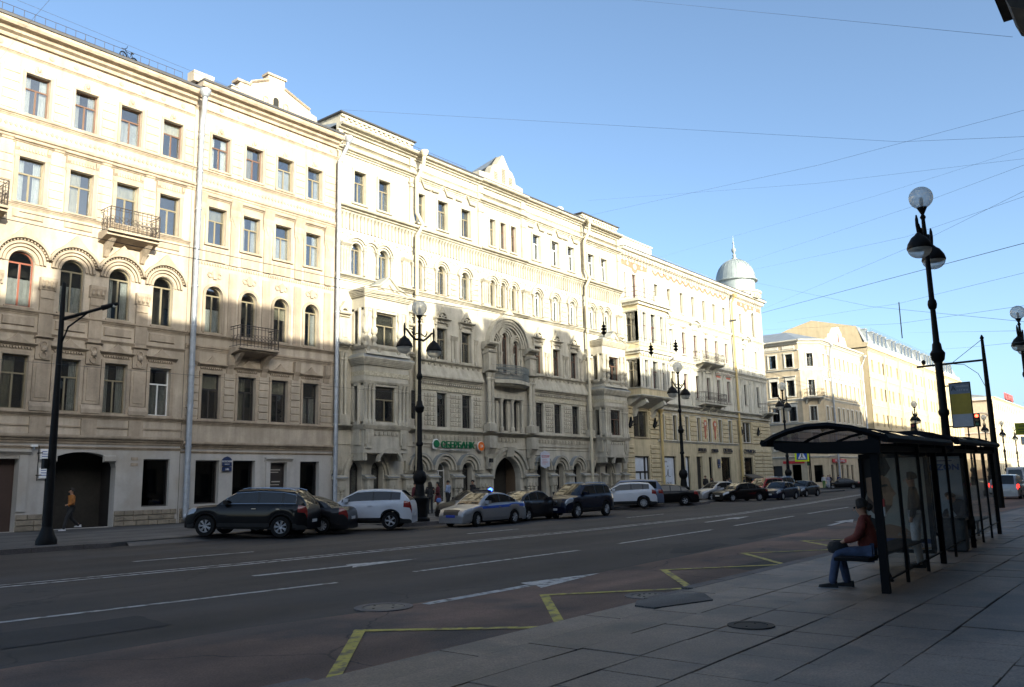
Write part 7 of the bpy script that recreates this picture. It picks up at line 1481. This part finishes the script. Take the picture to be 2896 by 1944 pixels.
def person(label, pos, head, pose=None, h=1.0, top=None, legs=None, hair=HAIRD, z=.15, longhair=False, coat=False, shoe=None, fingers=False, skirt=False, bare=False):
    Q = dict(STAND); Q.update(pose or {})
    t = thing('person', label, 'person', (pos[0]*K, pos[1]*K, z), math.radians(head), None, h)
    V = []; E = []
    def v(p, r, r2=None): V.append((*p, r, r2 or r)); return len(V)-1
    a = v(Q['pel'], .07, .09); b = v(Q['sp'], .06, .08); c = v(Q['ch'], .07, .11); n = v(Q['nk'], .05); hv = Vector(Q['hd']); nv = Vector(Q['nk']); ax = (hv-nv).normalized()
    h1 = v(hv-ax*.045, .082); h2 = v(hv+ax*.06, .105, .095)
    E += [(a, b), (b, c), (c, n), (n, h1), (h1, h2)]
    for s in (0, 1):
        s1 = v(Q['sh'][s], .055); e1 = v(Q['el'][s], .042); w1 = v(Q['wr'][s], .028); hd_ = Vector(Q['wr'][s])+(Vector(Q['wr'][s])-Vector(Q['el'][s])).normalized()*.09; m1 = v(hd_, .035, .02)
        E += [(c, s1), (s1, e1), (e1, w1), (w1, m1)]
        hp = v(Q['hp'][s], .065); k1 = v(Q['kn'][s], .055); a1 = v(Q['an'][s], .038); E += [(a, hp), (hp, k1), (k1, a1)]
    bm_ = skin_mesh('body', V, E, SKIN)
    body = link('body', bm_, t)
    fx = (Vector((1, 0, 0)) - ax*ax.x).normalized(); sd = Vector((0, 1, 0))
    if Q.get('face'): fx = Vector(Q['face']).normalized(); sd = ax.cross(fx)
    f = MB(); nose = hv+fx*.10
    f.add([nose-ax*.02+sd*.016, nose-ax*.02-sd*.016, nose+ax*.035, nose+fx*.022-ax*.018], [(0, 1, 3), (0, 3, 2), (1, 2, 3)])
    f.add([nose-ax*.052-sd*.025, nose-ax*.052+sd*.025, nose-ax*.06+fx*.004], [(0, 1, 2)]); link('nose', f.mesh('nose', SKIN), body)
    hm = MB()
    for i in range(6):
        th0, th1 = PI*i/10, PI*(i+1)/10
        for k in range(12):
            p_ = []
            for th, ph in ((th0, k), (th0, k+1), (th1, k+1), (th1, k)):
                an = 2*PI*ph/12; dx = math.sin(th)*math.cos(an); dy = math.sin(th)*math.sin(an); r_ = .128
                p_.append(hv+ax*(.03+math.cos(th)*.118)+fx*(dx*r_*.94-.026)+sd*dy*.115)
            if i < 2 or math.cos(2*PI*(k+.5)/12) < .35: hm.add(p_, [(0, 1, 2, 3)])
    if longhair:
        for s in (-1, 1): hm.tube([hv-fx*.05+sd*s*.07+ax*.02, hv-fx*.06+sd*s*.085-ax*.12, hv-fx*.05+sd*s*.09-ax*.27], [.045, .05, .02], 7)
        hm.tube([hv-fx*.08+ax*.02, hv-fx*.1-ax*.14, hv-fx*.09-ax*.28], [.06, .065, .03], 8)
    link('hair', hm.mesh('hair', hair, 60), body)
    # jacket
    V = []; E = []
    lo = Vector(Q['pel'])-Vector((0, 0, .10 if coat else .02)) if not Q.get('sit') else Vector(Q['pel'])+Vector((0, 0, .02))
    fat = 1.12 if Q.get('sit') else 1.0; a = v(lo, .14*fat, .17*fat); b = v(Q['sp'], .13*fat, .165*fat); c = v(Q['ch'], .135*fat, .19*fat); n = v(Vector(Q['nk'])+ax*.01, .066); E += [(a, b), (b, c), (c, n)]
    for s in (0, 1): s1 = v(Q['sh'][s], .08*fat); e1 = v(Q['el'][s], .066*fat); w1 = v(Q['wr'][s], .05); E += [(c, s1), (s1, e1), (e1, w1)]
    link('jacket', skin_mesh('jacket', V, E, top), t)
    if not bare:
        V = []; E = []; a = v(Vector(Q['pel'])-Vector((0, 0, .02)), .115, .145)
        for s in (0, 1): hp = v(Q['hp'][s], .115); k1 = v(Q['kn'][s], .08); a1 = v(Vector(Q['an'][s])+Vector((0, 0, -.05)), .066); E += [(a, hp), (hp, k1), (k1, a1)]
        link('trousers', skin_mesh('trousers', V, E, legs), t)
    if skirt: link('skirt', MB().lathe(0, 0, [(.24, .62), (.17, .98), (.13, 1.05)], 12).mesh('skirt', legs, 60), t)
    for s in (0, 1):
        a1, to = Vector(Q['an'][s]), Vector(Q['toe'][s]); dr_ = (to-a1); dr_.z = 0; dr_.normalize(); sdv = Vector((-dr_.y, dr_.x, 0)); m = MB(); b0 = Vector((a1.x, a1.y, a1.z-.09)); lift = 0
        pts = [(-.09, .035, 0), (.17, .035, 0), (.21, 0, 0), (.17, -.045, 0), (-.09, -.04, 0)]
        vs2 = [b0+dr_*p[0]+sdv*p[1] for p in pts]+[b0+dr_*p[0]*.9+sdv*p[1]*.8+Vector((0, 0, .05 if p[0] > 0 else .10)) for p in pts]
        link('shoe', m.add(vs2, [tuple(range(5))[::-1], tuple(range(5, 10))]+[(i, (i+1) % 5, 5+(i+1) % 5, 5+i) for i in range(5)]).mesh('shoe', shoe or BLACK), t)
        if fingers: link('sole', MB().add([b0+dr_*p[0]*1.03+sdv*p[1]*1.1+Vector((0, 0, q)) for q in (-.012, .006) for p in pts], [tuple(range(5))[::-1], tuple(range(5, 10))]+[(i, (i+1) % 5, 5+(i+1) % 5, 5+i) for i in range(5)]).mesh('sole', SOLE), t)
    if fingers:
        for s in (0, 1):
            w1 = Vector(Q['wr'][s]); d_ = (w1-Vector(Q['el'][s])).normalized(); sdv = d_.cross(Vector((0, 0, 1))).normalized(); palm = w1+d_*.07; m = MB()
            for k in range(4): b0 = palm+sdv*(k-1.5)*.018+d_*.02; m.tube([b0, b0+d_*.035-Vector((0, 0, .01)), b0+d_*.05-Vector((0, 0, .035)), b0+d_*.042-Vector((0, 0, .055))], [.009, .008, .007, .006], 5)
            b0 = w1+d_*.035; q_ = sdv*(-.035 if s else .035); m.tube([b0+q_*.5, b0+q_+d_*.03, b0+q_*.9+d_*.055-Vector((0, 0, .02))], [.011, .010, .007], 5); link('fingers', m.mesh('fingers', SKIN, 60), body)
    return t
DEN = mat('denim', (.045, .065, .12), .85, var=.25, vscale=6, bump=.9, bscale=16); RUST = mat('jacket_rust', (.16, .028, .018), .8, var=.25, vscale=6, bump=.9, bscale=16); DKC = mat('cloth_dark', (.018, .018, .02), .85, var=.25, vscale=6, bump=.9, bscale=16); ORJ = mat('jacket_ochre', (.33, .12, .025), .8, var=.25, vscale=6, bump=.9, bscale=16); MRN = mat('cloth_maroon', (.10, .018, .025), .85, var=.25, vscale=6, bump=.9, bscale=16); SHB = mat('shirt_blue', (.25, .31, .45), .8, var=.25, vscale=6, bump=.9, bscale=16); WHC = mat('cloth_white', (.5, .5, .52), .8, var=.25, vscale=6, bump=.9, bscale=16); GRC = mat('cloth_green', (.08, .2, .05), .8); GYC = mat('cloth_grey', (.10, .10, .11), .85)
SIT = dict(sit=1, pel=(0, 0, .56), sp=(.01, 0, .74), ch=(.03, 0, .96), nk=(.05, 0, 1.12), hd=(.085, 0, 1.235), sh=((.03, .18, 1.04), (.03, -.18, 1.04)), el=((.12, .23, .80), (.12, -.23, .80)), wr=((.34, .12, .72), (.34, -.10, .70)), hp=((.02, .09, .55), (.02, -.09, .55)), kn=((.47, .12, .55), (.46, -.09, .54)), an=((.58, .13, .09), (.38, -.10, .09)), toe=((.75, .15, .02), (.55, -.12, .02)))
wmn = person('woman in rust-red jacket and jeans sitting on the shelter bench with sunglasses', (12.0, 3.50), 98, SIT, 1.0, RUST, DEN, HAIRD, .15, fingers=True)
wb_ = [c for c in wmn.children if c.name.startswith('body')][0]
link('hair_bun', MB().lathe(0, 0, [(.01, -.06), (.05, -.03), (.06, .01), (.04, .05), (.01, .06)], 10).mesh('hair_bun', HAIRD, 60), wb_, (-.045, 0, 1.245))
link('sunglasses', MB().box(.165, .178, 1.222, 1.252, -.055, -.008).box(.165, .178, 1.222, 1.252, .008, .055).tube([(.168, -.058, 1.245), (.08, -.088, 1.26)], .005, 4).tube([(.168, .058, 1.245), (.08, .088, 1.26)], .005, 4).mesh('sunglasses', CGL), wb_)
for s_ in (-1, 1):
    pass
bg_ = thing('handbag', 'black handbag held on the lap of the seated woman', 'bag', (11.93*K, 3.90*K, .15+.62), math.radians(98)); link('pouch', MB().lathe(0, 0, [(.05, -.10), (.14, -.08), (.17, 0), (.13, .08), (.05, .10)], 10).mesh('pouch', DKC, 60), bg_); link('strap', MB().tube([(-.1, 0, .05), (-.05, 0, .1), (.05, 0, .1), (.1, 0, .05)], .012, 5).mesh('strap', DKC), bg_)
for s_ in ('x',):
    sl_m = MB().box(-.09, .2, 0, .02, -.05, .05)
LEAN = dict(SIT); LEAN.update(sp=(.08, 0, .73), ch=(.22, 0, .93), nk=(.33, 0, 1.05), hd=(.42, 0, 1.14), sh=((.22, .19, 1.0), (.22, -.19, 1.0)), el=((.36, .24, .74), (.36, -.24, .74)), wr=((.52, .08, .62), (.52, -.06, .62)), face=(.9, .0, -.2))
person('man in a black jacket sitting hunched forward behind the litter bin', (19.35, 3.68), 150, LEAN, 1.04, DKC, DKC, HAIRD, .15)
person('man in dark jacket and pale trousers standing before the first shelter poster', (15.05, 3.62), 100, None, 1.0, DKC, WHC, HAIRB, .15)
WALK = dict(el=((.0, .22, 1.14), (-.08, -.24, 1.14)), wr=((.24, .18, 1.08), (.0, -.24, .92)), kn=((.2, .1, .53), (-.06, -.1, .52)), an=((.3, .1, .10), (-.42, -.1, .22)), toe=((.46, .1, .03), (-.3, -.1, .08)))
person('man in an ochre jacket walking left past the dark gateway', (14.85, 34.5), 180, WALK, 1.07, ORJ, DKC, HAIRD, .15, shoe=WHC)
HOLD = dict(wr=((.18, .12, 1.12), (.18, -.12, 1.10)), el=((.02, .24, 1.12), (.02, -.24, 1.12)))
for lab, X0, Y0, hd, po, hh, tp, lg, kw in (
 ('woman in red half hidden by the tall lamp post', 30.55, 31.2, 90, None, 1.06, MRN, DKC, {}), ('long-haired woman in black standing left in the group by the bank', 31.4, 31.0, 60, HOLD, 1.06, DKC, DKC, dict(longhair=True)),
 ('woman in maroon coat and short skirt holding a blue bag in the group', 32.2, 31.2, 150, HOLD, 1.05, MRN, MRN, dict(longhair=True, skirt=True, bare=True)), ('man in pale blue shirt and dark trousers by the arcade pier', 34.9, 33.0, 110, HOLD, 1.1, SHB, DKC, {}),
 ('man in black coat with backpack facing the bank arcade', 38.6, 34.4, 170, None, 1.1, DKC, DKC, dict(coat=True)), ('tall man in a long dark coat standing at the yellow house entrance', 70.9, 34.6, 180, None, 1.12, DKC, DKC, dict(coat=True)),
 ('long-haired woman in black beside the tall man at the yellow house', 72.2, 34.6, 170, HOLD, 1.0, DKC, DKC, dict(longhair=True)), ('person with grey jacket passing the lit shop window', 76.0, 34.6, 0, None, 1.0, GYC, DKC, {}), ('dark-haired person in black at the corner shop door', 79.0, 34.4, 90, None, 1.0, DKC, DKC, {}),
 ('person in pale coat seen above the silver saloon', 73.3, 33.6, 180, None, .9, WHC, GYC, {}), ('woman in white with a dark bag crossing beyond the side street', 101.0, 34.0, 200, None, 1.02, WHC, GRC, {}), ('woman in pale lilac walking beyond the side street', 102.6, 34.0, 180, None, 1.0, mat('cloth_lilac', (.3, .26, .34), .8), WHC, {}),
 ('man in dark clothes beside the woman in lilac', 103.6, 34.1, 180, None, 1.04, DKC, DKC, {}), ('person in dark blue behind the turning black car', 107.2, 34.2, 0, None, 1.0, mat('cloth_navy', (.03, .03, .07), .8), DKC, {})):
    person(lab, (X0, Y0), hd, po, hh, tp, lg, HAIRD if X0 < 60 else HAIRB, .15, **kw)
bb = thing('shoulder_bag', 'bright blue bag hanging at the side of the woman in maroon', 'bag', (32.05*K, 31.0*K, .9), 0); link('pouch', MB().lathe(0, 0, [(.04, -.14), (.15, -.1), (.16, .05), (.08, .14)], 8).mesh('pouch', mat('bag_blue', (.08, .16, .42), .7), 60), bb); link('strap', MB().tube([(0, 0, .12), (-.05, .05, .5)], .015, 4).mesh('strap', DKC), bb)
bp_ = thing('backpack', 'black backpack on the man facing the bank arcade', 'backpack', (38.85*K, 34.35*K, 1.3), 0); link('pack', MB().box(-.12, .14, -.22, .22, -.18, .18).mesh('pack', DKC), bp_); link('pocket', MB().box(.14, .19, -.18, .02, -.13, .13).mesh('pocket', GYC), bp_)
